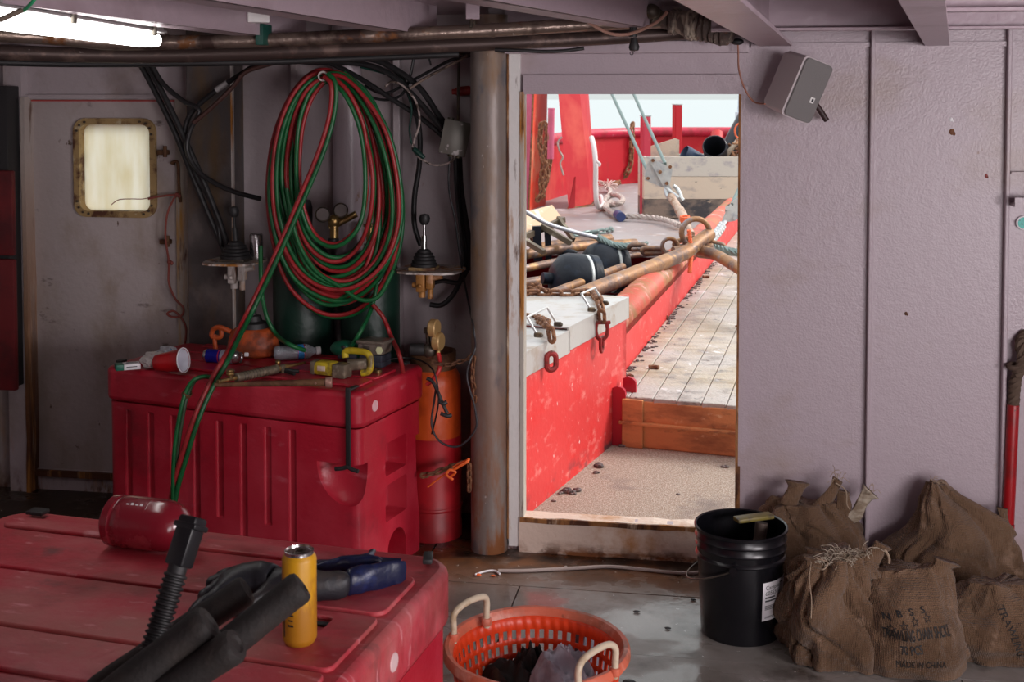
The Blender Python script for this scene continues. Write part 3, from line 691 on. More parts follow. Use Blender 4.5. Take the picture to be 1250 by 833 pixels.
# chains over the stainless caps with handles and shackles
def shackle(parent, p, sc, mat, rotz=0, up=(0,0,1)):
    mb = MB(); mb.M = Matrix.Translation(p) @ Matrix.Rotation(rotz,4,'Z')
    mb.tube([(-.022*sc,0,0),(-.026*sc,0,-.03*sc),(-.02*sc,0,-.06*sc),(0,0,-.074*sc),(.02*sc,0,-.06*sc),(.026*sc,0,-.03*sc),(.022*sc,0,0)], .009*sc, 8)
    mb.cyl((-.038*sc,0,0),(.038*sc,0,0),.008*sc,seg=10)
    return obj('shackle', mb, mat, parent, True)
def edge_pt(px, z): # on cap front edge
    return None
cz = wz+.035
zc = wz+.032
def lip_pt(px,py,off=.014):
    # point on the cap's vertical front lip
    v = ray(px,py); n0 = -nl; P = Lf-nl*off; s = (P-EYEV).dot(n0)/v.dot(n0); return EYEV+v*s
t1 = chain('rusty_chain','rusty chain lying over the far stainless plate and hanging down the red wall', [onZ(px,py,zc+.012) for px,py in ((630,358),(660,357),(690,358),(712,357),(724,358))]+[lip_pt(731,366,-.01),lip_pt(734,378,.036),lip_pt(735,394,.036)], .085,.052,.0095,'rust')
p_ = lip_pt(734.5,394,.036); shackle(t1, p_, 1.15, 'red_iron', .3); shackle(t1, p_-Vector((0,0,.075)), .95, 'red_iron', 1.4)
t2 = chain('rusty_chain','rusty chain over the near stainless plate, hanging nearest the door jamb', [onZ(px,py,zc-.004) for px,py in ((626,386),(640,387),(655,389))]+[lip_pt(668,396,-.01),lip_pt(674,409,.036),lip_pt(674,428,.036)], .085,.052,.0095,'rust')
p_ = lip_pt(673,428,.036)
l_ = link_mesh(.10,.07,.013); l_.bm.transform(Matrix.Translation(p_-Vector((0,0,.05))) @ Matrix.Rotation(.5,4,'Z') @ Matrix.Rotation(PI/2,4,'Y')); obj('end_link', l_, 'red_iron', t2, True)
t3 = chain('rusty_chain','heap of rusty chain at the left on the stainless plate', [onZ(636,350,zc+.012),onZ(650,349,zc+.03),onZ(661,352,zc+.03),onZ(668,357,zc+.012)], .085,.052,.0095,'rust')
def bail(pa_, pb_, h, label):
    pa_ = Vector(pa_); pb_ = Vector(pb_)
    t = thing('hasp_handle', label, 'handle', pa_)
    up = Vector((0,0,h))+nl*.05
    mb = MB(); mb.tube([pa_,pa_+up*.98,pb_+up*.98,pb_], .0055, 8, smooth=0); obj('bail', mb, 'galv', t, True)
    for q in (pa_,pb_):
        mb = MB(); mb.cyl(q-nl*.018,q+nl*.012,.012,seg=12); mb.sphere(q-nl*.018,.010,seg=10); obj('bolt', mb, 'dark_metal', t, True)
bail(lip_pt(721,378), lip_pt(737,370), .075, 'square wire handle round the far hanging chain')
bail(lip_pt(656,409), lip_pt(680,396), .075, 'square wire handle round the near hanging chain')

# dredge frame bars and rollers lying in the well behind the coaming
def bar(name, pts, r, label, mat='rust_bar', grp='dredge bars in the well', sm=6):
    mb = MB(); mb.tube(pts, r, 14, smooth=sm); return single(name, mb, mat, label, 'bar', grp)
bar('dredge_bar', [W(600,402,6.9),W(640,388,7.1),W(700,364,7.6),W(770,336,8.2),W(815,318,8.7),W(838,308,8.95),W(852,296,9.1),W(866,286,9.25)], .052, 'thick rusty bar nearest the door, running from lower left to the big ring')
bar('dredge_bar', [W(600,380,7.6),W(640,371,7.8),W(690,352,8.3),W(760,326,9.2)], .030, 'dark greyish bar just above the nearest rusty bar')
bar('dredge_bar', [W(600,316,9.4),W(640,311,9.6),W(700,302,10.0),W(775,297,10.6)], .040, 'orange brown bar in front of the angle frame, upper left')
bar('dredge_bar', [W(600,334,9.0),W(640,328,9.2),W(690,318,9.6),W(745,312,10.0)], .030, 'grey brown bar below the orange one')
bar('dredge_bar', [W(655,303,10.4),W(700,296,10.6),W(745,292,10.9)], .045, 'tan bar end farthest back by the planks')
bar('dredge_bar', [W(600,352,8.6),W(640,346,8.8),W(672,341,9.0)], .036, 'short dark maroon bar left of the rollers')
bar('dredge_bar', [W(730,322,9.6),W(775,312,9.9),W(840,306,10.2)], .022, 'thin straight brown bar passing over the rollers')
bar('dredge_bar', [W(822,308,9.05),W(850,305,9.1),W(875,312,8.95),W(905,330,8.6),W(960,362,8.0)], .042, 'rusty bar sloping down to the right over the planks')
def roller(px, py, d, R, wdt, label):
    c = W(px,py,d); ax = (u*.9+left*.35).normalized(); ax = Vector((ub.x,ub.y,0)).normalized()*.55+left*.83
    ax.z = -.1; ax.normalize()
    t = thing('rubber_roller', label, 'roller', c-Vector((0,0,R)), 0, 'black rubber rollers in the well')
    pr = [(R*.35,-wdt*.55),(R*.62,-wdt*.5),(R*.9,-wdt*.36),(R,-wdt*.2),(R,wdt*.12),(R*.93,wdt*.16),(R*.93,wdt*.22),(R,wdt*.26),(R*.97,wdt*.42),(R*.7,wdt*.5),(R*.3,wdt*.5)]
    mb = MB(); mb.lathe(pr, 36, c, ax); obj('tyre', mb, 'roller', t, True)
    mb = MB(); mb.lathe([(R*.935,wdt*.15),(R*.97,wdt*.17),(R*.97,wdt*.21),(R*.935,wdt*.23)], 36, c, ax); obj('rim_band', mb, 'galv', t, True)
    mb = MB(); mb.cyl(c-ax*wdt*.75,c+ax*wdt*.6,R*.22,seg=16); obj('hub', mb, 'roller', t, True)
roller(703,342,8.7,.19,.34,'left black rubber roller under the rusty bars')
roller(738,327,9.7,.20,.34,'right black rubber roller, farther back')
# angle frame with tan plate at the left
fr = thing('angle_iron_stand', 'tan steel plate on a dark angle-iron frame at the left of the well', 'frame', W(665,335,10.0))
mb = MB(); q = [W(630,262,9.9),W(674,250,10.4),W(683,262,10.3),W(689,272,10.2),W(630,288,9.7)]
mb.poly(q+[p_-Vector((0,0,.03))+_H*.03 for p_ in q], [(0,1,2,3,4),(9,8,7,6,5)]+[(i,(i+1)%5,5+(i+1)%5,5+i) for i in range(5)]); obj('plate', mb, pm('tan_scuffed_plate',(0.60,0.40,0.25),.5,0,[((0.45,0.27,0.14),(4,4,4),.5,.65,5),((0.8,0.74,0.66),(6,6,6),.58,.68,4)]), fr, True, smooth=False)
def flat(p0, p1, w_, t_, mat, parent, name):
    p0 = Vector(p0); p1 = Vector(p1); d_ = (p1-p0); L2 = d_.length; m_ = d_.to_track_quat('X','Z').to_matrix()
    mb = MB(); mb.box((p0+p1)/2, (L2,t_,w_), rot=m_); return obj(name, mb, mat, parent, True, smooth=False)
M['olive_iron'] = pm('olive_grey_iron', (0.13,0.10,0.07), .5, .3, [((0.34,0.30,0.22),(9,9,9),.55,.68,4)])
flat(W(634,290,9.7), W(664,308,9.5), .038,.04,'olive_iron',fr,'brace')
flat(W(661,276,9.9), W(697,297,9.8), .042,.04,'olive_iron',fr,'brace')
flat(W(681,266,10.1), W(700,293,9.9), .038,.03,'olive_iron',fr,'brace')
flat(W(634,292,9.7), W(688,268,10.15), .045,.04,'olive_iron',fr,'rail')
flat(W(655,276,9.85), W(657,318,9.85), .07,.06,'roller',fr,'post')
flat(W(668,280,9.9), W(670,318,9.9), .05,.05,'roller',fr,'post')
mb = MB(); mb.sphere(W(690,308,9.9),.05,(2,.8,.6),8); obj('foot', mb, 'roller', fr, True)
chain('rusty_chain','rusty chain bunched under the tan plate of the frame', [W(648,288,10),W(652,300,10),W(646,308,10),W(654,312,10)], .07,.045,.009,'rust')
# pale wire cable across the frame, ending in a twisted wire
mb = MB(); mb.tube([W(430,420,8.6),W(480,300,8.9),W(550,225,9.2),W(600,232,9.3),W(641,258,9.4),W(668,273,9.5),W(700,283,9.6),W(732,291,9.7)], .017, 10); single('sheathed_cable', mb, 'wire_pale', 'pale grey cable sweeping from the left jamb over the tan plate', 'cable')
def twisted(pts, r, strands, pitch, k=10):
    P = spline(pts, k); mb = MB(); s = 0; ss = [0]
    for a, b in zip(P, P[1:]): s += (b-a).length; ss.append(s)
    for q in range(strands):
        Q = []
        for i, p_ in enumerate(P):
            T_ = (P[min(i+1,len(P)-1)]-P[max(i-1,0)]).normalized(); N_ = (Vector((0,0,1))-T_*T_.z).normalized() if abs(T_.z) < .95 else Vector((1,0,0)); B_ = T_.cross(N_)
            a_ = 2*PI*(ss[i]/pitch+q/strands); Q.append(p_+(N_*math.cos(a_)+B_*math.sin(a_))*r*.5)
        mb.tube(Q, r*.56, 6, smooth=0)
    return mb
single('wire_rope', twisted([W(730,290,9.7),W(748,299,9.65),W(770,301,9.6),W(790,299,9.55)], .030, 4, .14, 14), 'wire', 'dark twisted wire rope joining the pale cable to the rusty chain', 'rope')
single('wire_rope', twisted([W(872,303,9.2),W(890,307,9.1),W(930,312,9.0)], .032, 4, .14, 16), 'wire', 'dark twisted wire rope running to the right jamb', 'rope')
# big ring, shackles and heavy links on the bar end
rg = W(849,284,9.2)
mb = MB(); ringp = [rg + (_R*math.cos(2*PI*i/28)+Vector((0,0,1))*math.sin(2*PI*i/28)*.96+_H*.25*math.cos(2*PI*i/28))*.108 for i in range(28)]
mb.tube(ringp, .021, 12, closed=True, smooth=0); single('iron_ring', mb, 'rust_bar', 'large upright rusty ring where the bars meet', 'ring')
mb = MB(); rc = W(818,301,9.15)
mb.tube([rc+(_R*math.cos(2*PI*i/24)+Vector((0,0,1))*math.sin(2*PI*i/24))*.062 for i in range(24)], .013, 10, closed=True, smooth=0)
mb.tube([rc+_H*.04+(_R*math.cos(2*PI*i/24)+Vector((0,0,1))*math.sin(2*PI*i/24))*.052 for i in range(24)], .013, 10, closed=True, smooth=0)
single('iron_ring', mb, 'rust_bar', 'small doubled rusty ring left of the large ring', 'ring')
def biglink(p, T_, L2, w_, r, label, roll=0):
    l_ = link_mesh(L2,w_,r,10); T_ = Vector(T_).normalized(); m_ = T_.to_track_quat('X','Z').to_matrix().to_4x4() @ Matrix.Rotation(roll,4,'X')
    l_.bm.transform(Matrix.Translation(p) @ m_); return single('iron_link', l_, 'rust_bar', label, 'chain link', 'heavy links by the ring')
biglink(W(778,302,9.5), _R+_H*.1, .17,.11,.019, 'leftmost heavy rusty link, at the wire rope', .9)
biglink(W(797,306,9.4), _R, .20,.08,.020, 'flat heavy rusty link between the wire rope and the small ring', .3)
biglink(W(836,296,9.25), _R-_H*.2+Vector((0,0,.3)), .20,.09,.019, 'heavy rusty link reaching into the large ring', .5)
biglink(W(871,300,9.25), _R-Vector((0,0,.25)), .20,.10,.019, 'heavy rusty link right of the large ring', .6)
biglink(W(862,311,9.15), _R-Vector((0,0,.1)), .17,.09,.019, 'lowest heavy rusty link right of the ring', 1.0)
mb = MB(); mb.cyl(W(864,299,9.1),W(868,309,9.1),.04,seg=14,bev=.008); single('swivel', mb, 'rust_bar', 'stubby rusty swivel between the right-hand links', 'swivel')
# orange twine
M['orange_twine'] = pm('orange_twine', (0.85,0.16,0.06), .7)
single('twine', twisted([W(841,281,9.0),W(843,296,9.0),W(845,306,8.98),W(843,320,8.93),W(842,333,8.9)], .016, 3, .07, 8), 'orange_twine', 'orange twisted twine hanging through the big ring', 'twine')
mb = MB()
for i in range(3): mb.tube([W(836+5*math.cos(2*PI*k/10), 265+i*2.2+1.5*math.sin(2*PI*k/10), 10.0-.03*math.sin(2*PI*k/10)) for k in range(10)], .010, 6, closed=True, smooth=3)
single('twine_whipping', mb, 'orange_twine', 'orange twine wound round the turnbuckle above the ring', 'twine')
# turnbuckle, shackle and wire block
mb = MB(); mb.cyl(W(819,240,10.6),W(829,256,10.3),.035,seg=14,bev=.006); mb.cyl(W(829,256,10.3),W(838,272,10.0),.042,seg=14,bev=.006); mb.cyl(W(838,272,10),W(845,286,9.6),.022,seg=12)
tb = thing('turnbuckle','rusty and pale turnbuckle rod between the pulley block and the ring','turnbuckle',W(845,286,9.6)); obj('screw_body', mb, pm('pale_rusty_rod',(0.50,0.36,0.28),.5,.2,[((0.30,0.16,0.09),(20,20,20),.5,.62,4)]), tb, True)
mb = MB(); mb.tube([W(826,254,10.35),W(830,251,10.33),W(828,257,10.33),W(833,254,10.3)], .012, 8); obj('pin', mb, 'wire', tb, True)
bk = thing('pulley_block','galvanised pulley block with bolted side plates hung on two wires','pulley',W(812,240,10.9))
def plate(pts, d0, th_, nm, mat, par):
    A_ = [W(x,y,d0) for x,y in pts]; B_ = [W(x,y,d0+th_) for x,y in pts]; n2 = len(pts)
    mb = MB(); mb.poly(A_+B_, [tuple(range(n2)), tuple(range(2*n2-1,n2-1,-1))]+[(i,(i+1)%n2,n2+(i+1)%n2,n2+i) for i in range(n2)]); return obj(nm, mb, mat, par, True, smooth=False)
plate([(789,202),(794,193),(821,206),(818,224),(809,229),(787,220)], 10.85, .03, 'side_plate', 'galv', bk)
plate([(789,202),(794,193),(821,206),(818,224),(809,229),(787,220)], 11.02, .03, 'side_plate', 'galv', bk)
plate([(792,195),(799,192),(820,231),(822,238),(816,237),(811,230)], 10.80, .03, 'strap', 'galv', bk)
mb = MB(); cc = W(804,212,10.95); mb.lathe([(.03,-.04),(.10,-.04),(.085,0),(.10,.04),(.03,.04)], 28, cc, _H); obj('sheave', mb, 'wire', bk, True)
for (x,y) in ((797,196),(806,210),(791,218),(814,224),(818,204)):
    mb = MB(); mb.cyl(W(x,y,10.76),W(x,y,10.82),.016,seg=10); mb.sphere(W(x,y,10.77),.013,seg=8); obj('bolt', mb, 'rust', bk, True)
sh = thing('bow_shackle','galvanised bow shackle under the pulley block','shackle',W(818,243,10.8))
mb = MB(); mb.tube([W(812,231,10.8),W(815,240,10.75),W(822,246,10.7),W(831,241,10.75),W(827,231,10.8),W(822,227,10.8)], .017, 10); obj('bow', mb, 'galv', sh, True)
mb = MB(); mb.cyl(W(812,229,10.8),W(831,243,10.7),.014,seg=10); mb.cyl(W(829,240,10.7),W(833,245,10.7),.024,seg=8); obj('pin', mb, 'galv', sh, True)
for i, (a_, b_, lb) in enumerate(((W(730,78,13.0),W(790,208,11.0),'left taut wire running up out of view from the pulley block'),(W(757,78,13.0),W(812,200,11.0),'right taut wire running up out of view from the pulley block'))):
    mb = MB(); ext = a_+(a_-b_)*1.0; mb.tube([ext,a_,b_], .016, 8, smooth=1); single('hoist_wire', mb, 'wire', lb, 'wire')
# second block at the right edge
b2 = thing('pulley_block','galvanised pulley block at the right edge of the opening above the red coaming','pulley',W(890,275,11.0))
plate([(884,262),(893,246),(909,236),(914,245),(908,262),(897,270),(880,272)], 11.0, .03, 'side_plate', 'galv', b2)
plate([(884,262),(893,246),(909,236),(914,245),(908,262),(897,270),(880,272)], 11.16, .03, 'side_plate', 'galv', b2)
for (x,y) in ((888,254),(898,266),(905,244)):
    mb = MB(); mb.cyl(W(x,y,10.92),W(x,y,11.0),.022,seg=10); obj('bolt', mb, 'galv', b2, True)
mb = MB(); mb.cyl(W(896,258,11.08),W(896,258,11.14),.08,seg=24); obj('sheave', mb, 'wire', b2, True)
mb = MB(); mb.tube([W(893,250,11.0),W(905,225,11.3),W(925,190,11.8)], .016, 8); single('hoist_wire', mb, 'wire', 'short taut wire above the right pulley block', 'wire')
chain('galvanised_chain','short galvanised chain linking the ring to the right pulley block', [W(868,292,9.6),W(876,284,10.2),W(884,272,10.9)], .13,.08,.016,'galv')
chain('galvanised_chain','bluish chain lying on the deck left of the planks', [onZ(700,286,DZ+.02),onZ(722,284,DZ+.02),onZ(738,282,DZ+.03),onZ(748,279,DZ+.02)], .12,.07,.014,'wire')
# ---- gallows legs, posts, bulwark
def leg(name, label, foot, top, fw_, dw, mat, base_plate=True):
    """tapering box leg: foot/top world points of front-left edge"""
    foot = Vector(foot); top = Vector(top); R_ = Vector((math.cos(.35),math.sin(.35),0)); D_ = Vector((-R_.y,R_.x,0))
    t = thing(name, label, 'post', foot)
    A_ = [foot, foot+R_*fw_, foot+R_*fw_+D_*dw, foot+D_*dw]; B_ = [top, top+R_*fw_*1.15, top+R_*fw_*1.15+D_*dw, top+D_*dw]
    mb = MB(); mb.poly(A_+B_, [(3,2,1,0),(4,5,6,7)]+[(i,(i+1)%4,4+(i+1)%4,4+i) for i in range(4)]); obj('leg_body', mb, mat, t, True, smooth=False)
    return t
f0 = onZ(694,254,DZ); t0 = W(675.5,60,16.2)
g1 = thing('gallows_leg','big leaning red steel gallows leg in the middle left of the opening','post',f0)
def ext(a, b, k): return a+(b-a)*k
fa, fb, fc = onZ(694,254,DZ), onZ(722,249,DZ), onZ(728,241,DZ)
dpt = 16.8
fa, fb, fc = W(694,254,16.8), W(722,249,17.2), W(728,241,18.0)
ta, tb_, tc_ = W(676.5,60,16.8), W(702,60,17.2), W(714.5,60,18.0)
bk_ = fc-fb
mb = MB(); A_ = [fa,fb,fc,fa+bk_]; B_ = [ta,tb_,tc_,ta+tc_-tb_]
B2 = [a_+(b_-a_)*1.25 for a_,b_ in zip(A_,B_)]
mb.poly(A_+B2, [(3,2,1,0),(4,5,6,7)]+[(i,(i+1)%4,4+(i+1)%4,4+i) for i in range(4)]); obj('leg_body', mb, 'red_hull', g1, True, smooth=False)
mb = MB(); q = [onZ(693,255,DZ), onZ(700,254,DZ), W(701,216,16.3)]; mb.poly(q+[p_+_H*.02+_R*.02 for p_ in q]+[], [(0,1,2),(5,4,3),(0,3,4,1),(1,4,5,2),(2,5,3,0)]); obj('gusset', mb, 'red_hull', g1, True, smooth=False)
mb = MB(); mb.prism([(p_.x,p_.y) for p_ in (fa-_R*.02-_H*.02, fb+_R*.02-_H*.02, fc+_R*.04, fa+bk_)], DZ-.012, DZ+.01, 'Z'); obj('foot_plate', mb, 'rust_bar', g1, True, smooth=False)
# left twin post: pink face + coral face with rusty seam
g2 = thing('gallows_leg','pink and orange-red steel post beside the left jamb','post',onZ(650,256,DZ))
fa, fb, fc = onZ(600,258,DZ), onZ(645,258,DZ), onZ(666,251,DZ)
fa, fb, fc = W(600,258,16.6), W(645,258,16.6), W(666,251,17.4)
ta, tb_, tc_ = W(606,60,16.6), W(653,60,16.6), W(669,60,17.4)
mb = MB(); A_ = [fa,fb,fb+_H*.6,fa+_H*.6]; B_ = [a_+(b_-a_)*1.25 for a_,b_ in zip(A_,[ta,tb_,tb_+_H*.6,ta+_H*.6])]
mb.poly(A_+B_, [(3,2,1,0),(4,5,6,7)]+[(i,(i+1)%4,4+(i+1)%4,4+i) for i in range(4)]); obj('pink_face', mb, 'pink_paint', g2, True, smooth=False)
mb = MB(); e_ = _R*.015; A_ = [fb+e_,fc,fc+_H*.3,fb+_H*.55+e_]; B_ = [a_+(b_-a_)*1.25 for a_,b_ in zip(A_,[tb_+e_,tc_,tc_+_H*.3,tb_+_H*.55+e_])]
mb.poly(A_+B_, [(3,2,1,0),(4,5,6,7)]+[(i,(i+1)%4,4+(i+1)%4,4+i) for i in range(4)]); obj('orange_face', mb, 'red_coral', g2, True, smooth=False)
mb = MB(); mb.tube([fb+_H*-.01,fb+(tb_-fb)*1.0,fb+(tb_-fb)*1.25], .016, 6, smooth=8, rfun=lambda t: .010+.012*abs(noise.noise(Vector((t*40,0,0))))); obj('weld_seam', mb, 'rust', g2, True)
chain('rusty_chain','long bunch of rusty chain hanging on the orange-red post, front strand', [W(661,150,15.9),W(659,175,15.9),W(663,200,15.9),W(660,225,15.9),W(664,248,15.9)], .13,.085,.017,'rust')
chain('rusty_chain','second strand of the rusty chain bunch on the post', [W(664,149,15.8),W(669,160,15.8),W(665,190,15.8),W(668,215,15.8),W(662,235,15.8),W(652,250,15.8)], .13,.085,.017,'rust')
chain('rusty_chain','third strand of the rusty chain bunch, behind the others', [W(666,152,16),W(672,185,16),W(670,205,16),W(664,228,16)], .13,.085,.017,'rust')
mb = MB(); mb.cyl(W(672,194,15.7),W(673,134,15.7),.042,seg=12); mb.cyl(W(673,134,15.7),W(673,132,15.7),.044,seg=12); single('pipe_stub', mb, 'pink_paint', 'thin pinkish upright pipe between the post and the gallows leg', 'pipe')
mb = MB(); mb.tube([W(686,167,16.8),W(681,174,16.8),W(683,184,16.8),W(687,192,16.8),W(684,200,16.8),W(688,214,16.8)], .014, 7); single('loose_rope', mb, 'rope_grey', 'thin grey line hanging left of the gallows leg', 'rope')
mb = MB(); mb.tube([W(722,168,16.5),W(725,180,16.3),W(727,200,16.2),W(727,225,16.2),W(728,245,16.2)]+[onZ(731,253,DZ+.05),onZ(736,250,DZ+.05),onZ(733,240,DZ+.05)], .034, 10); single('white_rope', mb, 'rope_white', 'white rope hanging down beside the gallows leg', 'rope')
mb = MB(); mb.tube([W(728,197,16.1),W(732,200,16.1),W(731,203,16.1)], .018, 8); single('rope_tie', mb, 'rope_white', 'small white tie on the hanging rope', 'tie')
# mooring rope heap
z_ = DZ+.05
mrt = [(742,229),(745,233),(743,240),(738,246),(745,250),(757,248),(760,243),(752,238),(741,241),(737,250),(745,258),(757,264)]
mb = twisted([onZ(x,y,z_+(.04 if i in (5,6,7) else 0)) for i,(x,y) in enumerate(mrt)], .040, 3, .30, 10)
mr = thing('mooring_rope','thick grey brown rope curled on the deck by the gallows leg','rope',onZ(745,250,DZ)); obj('rope_coil', mb, 'rope_grey', mr, True)
mb = MB(); random.seed(9)
for i in range(40):
    a_ = random.uniform(0,2*PI); p0 = onZ(742,229,z_+.02); q = p0+Vector((math.cos(a_)*.16,math.sin(a_)*.16,random.uniform(-.04,.12))); mb.tube([p0,(p0+q)/2+Vector((0,0,.03)),q], .008, 4, smooth=2)
obj('frayed_end', mb, pm('frayed_pink_rope',(0.66,0.50,0.46),.85), mr, True)
mb = MB(); mb.cyl(onZ(754,262,z_),onZ(758,265,z_),.06,seg=12); obj('blue_end', mb, pm('blue_tape',(0.03,0.05,0.16),.5), mr, True)
single('mooring_rope', twisted([onZ(x,y,z_) for x,y in ((746,246),(741,252),(748,260),(765,264),(785,265),(810,268),(830,275))], .036, 3, .25, 12), 'rope_grey', 'long twisted grey rope leading right along the deck below the crate', 'rope')
# rusty chain hanging on the bulwark
chain('rusty_chain','rusty chain hanging from the bulwark with a rust stain', [W(772,150,21.6),W(772,160,21.5),W(771,180,21.5),W(770,200,21.5),W(765,212,21.4)]+[onZ(757,221,DZ+.04),onZ(748,226,DZ+.04)], .17,.11,.022,'rust')
# bulwark plates
def bulwark(name, pts, h, label, mat='red_hull'):
    mb = MB(); n2 = len(pts)
    for a_, b_ in zip(pts, pts[1:]):
        d_ = (b_-a_).normalized(); nn = Vector((-d_.y,d_.x,0))
        mb.prism([(q.x,q.y) for q in (a_,b_,b_+nn*.05,a_+nn*.05)], -2.0, DZ+h, 'Z')
    return struct(name, mb, mat, smooth=False)
q0, q1, q2 = onZ(560,272,DZ), onZ(676,246,DZ), onZ(703,224,DZ)
qq = [onZ(610,262,DZ), onZ(700,235,DZ)]
far0 = ground(1.35, 21.6, DZ); far1 = ground(5.6,21.9,DZ)
lb0 = ground(-2.5,12,DZ); lb1 = ground(-.2,17.3,DZ)
bw_pts = [ground(-4.0,7.5,DZ), ground(-1.6,14.0,DZ), ground(.55,18.2,DZ), ground(1.35,20.8,DZ), ground(2.4,21.9,DZ), ground(6.2,21.9,DZ), ground(8.5,20.0,DZ), ground(10,14,DZ), ground(10,5.5,DZ)]
bulwark('bulwark_plating', bw_pts, .86, '')
mb = MB()
mb.tube([p_+Vector((0,0,.89)) for p_ in bw_pts], .085, 12, smooth=1); struct('bulwark_rail', mb, pm('worn_crimson_rail',(0.55,0.02,0.06),.4,0,[((0.62,0.45,0.48),(3,3,3),.60,.70,5),((0.40,0.02,0.04),(5,5,5),.5,.6,4)],[(30,.2,(1,1,1))],'World'))
for i, x in enumerate((875, 940)):
    c_ = W(x,200,21.4); mb = MB(); mb.tube([(c_.x,c_.y,DZ),(c_.x,c_.y,DZ+.6),(c_.x,c_.y+.25,DZ+.86)], .11, 10); struct('bulwark_stay', mb, 'red_hull')
# red deck posts
def post(px, ytop, pybase, wpx, label, mat='red_hull'):
    b_ = onZ(px,pybase,DZ); d_ = (b_-EYEV).dot(_H); top = W(px,ytop,d_); w_ = wpx*d_/FPX
    t = thing('deck_post', label, 'post', b_); e_ = .35
    mb = MB(); mb.box((b_.x,b_.y,(DZ+top.z)/2),(w_*.86,w_*.86,top.z-DZ),rot=e_+PSI,bev=.012); obj('post_body', mb, mat, t, True, smooth=False)
    mb = MB(); mb.box((b_.x,b_.y,top.z+.006),(w_*.9,w_*.9,.014),rot=e_+PSI); obj('top_cap', mb, 'galv', t, True, smooth=False)
post(787.5,142,264,12,'red square post at the left front corner of the crate', pm('faded_crimson_post',(0.56,0.035,0.07),.45,0,[((0.70,0.20,0.20),(5,5,3),.55,.68,5),((0.30,0.14,0.08),(8,8,4),.66,.72,4)],[],'World'))
post(826,128,246,11,'taller red post behind the crate')
# crate of boards
cb0 = onZ(786,266.5,DZ); dC = (cb0-EYEV).dot(_H)
ct = thing('board_crate','pale timber crate of three wide boards full of pipes behind the red post','crate',cb0+_R*.8+_H*.4)
wC = 1.75; dp = .75
def cw_(x, y, z): return cb0 + _R*x + _H*y + Vector((0,0,z))
zs = [(0,.235,'crate_c'),(.24,.52,'crate_b'),(.525,.775,'crate_a')]
for z0,z1,m_ in zs:
    for (x0,x1,y0,y1) in ((0,wC,0,.04),(0,wC,dp-.04,dp),(0,.04,.042,dp-.042),(wC-.04,wC,.042,dp-.042)):
        mb = MB(); c_ = cw_((x0+x1)/2,(y0+y1)/2,(z0+z1)/2); mb.box(c_,(x1-x0,y1-y0,z1-z0),rot=PSI,bev=.004); obj('board', mb, m_, ct, True, smooth=False)
mb = MB(); mb.box(cw_(wC/2,dp/2,.3),(wC-.09,dp-.09,.03),rot=PSI); obj('crate_bottom', mb, 'crate_c', ct, True, smooth=False)
mb = MB(); q = [cw_(0,.45,.775),cw_(.02,.45,.85),cw_(.45,.45,.99),cw_(.50,.45,.97),cw_(.50,.45,.5),cw_(0,.45,.5)]; mb.poly(q+[p_+_H*.03 for p_ in q],[(0,1,2,3,4,5),(11,10,9,8,7,6)]+[(i,(i+1)%6,6+(i+1)%6,6+i) for i in range(6)]); single('plywood_offcut', mb, 'crate_b', 'pale plywood offcut standing in the crate', 'board', smooth=False)
def hollow(p0, p1, ro, ri, mat, name, label):
    p0 = Vector(p0); p1 = Vector(p1); ax = p1-p0; L2 = ax.length
    mb = MB(); mb.lathe([(0.001,.02),(ri*.98,.02),(ri,L2*.5),(ri,L2-.01),((ro+ri)/2,L2),(ro,L2-.01),(ro*1.0,.02),(ro*.95,0),(0.001,0)],32,p0,ax,cap=False); return single(name, mb, mat, label, 'pipe')
hollow(W(880,215,16.3),W(872,178,15.55),.155,.138,'black_pipe','rubber_pipe','open black pipe mouth facing the viewer from the crate')
hollow(W(868,205,15.9),W(835,186,15.8),.10,.088,pm('blue_black_pipe',(0.03,0.05,0.10),.3),'rubber_pipe','blue-black pipe leaning left in the crate')
hollow(W(880,200,16.1),W(912,140,16.1),.11,.098,'black_pipe','rubber_pipe','thick black pipe rising to the right out of the crate')
mb = MB(); mb.cyl(W(878,200,15.7),W(908,163,15.6),.032,seg=12); single('pole', mb, 'crate_b', 'pale thin pole leaning in the crate beside the pipe mouth', 'pole')
mb = MB(); random.seed(11)
for i in range(22):
    c_ = W(random.uniform(893,912),random.uniform(172,192),15.6+random.uniform(-.1,.1)); mb.tube([c_+Vector((random.uniform(-.06,.06),random.uniform(-.06,.06),random.uniform(-.05,.05))) for k in range(4)], .013, 6)
tag(single('chain_heap', mb, 'rust', 'tangle of rusty chain and rings in the right of the crate', 'chain'), kind='stuff')
mb = MB(); mb.tube([W(903+6*math.cos(2*PI*k/14),160+9*math.sin(2*PI*k/14),15.55) for k in range(14)], .012, 6, closed=True, smooth=3); single('rope_loop', mb, 'orange_twine', 'orange loop of line at the right jamb over the crate', 'rope')
# bluish white structure at far upper right
mb = MB(); mb.cyl(W(912,70,22.5),W(908,137,22.5),.12,seg=16); mb.cyl(W(908,137,22.5),W(908,152,22.5),.16,seg=16); mb.cyl(W(908,152,22.5),W(908,222,22.5),.10,seg=12); single('vent_mast', mb, pm('pale_blue_white',(0.62,0.72,0.80),.4), 'pale blue white mast standing beyond the bulwark at the top right', 'mast')
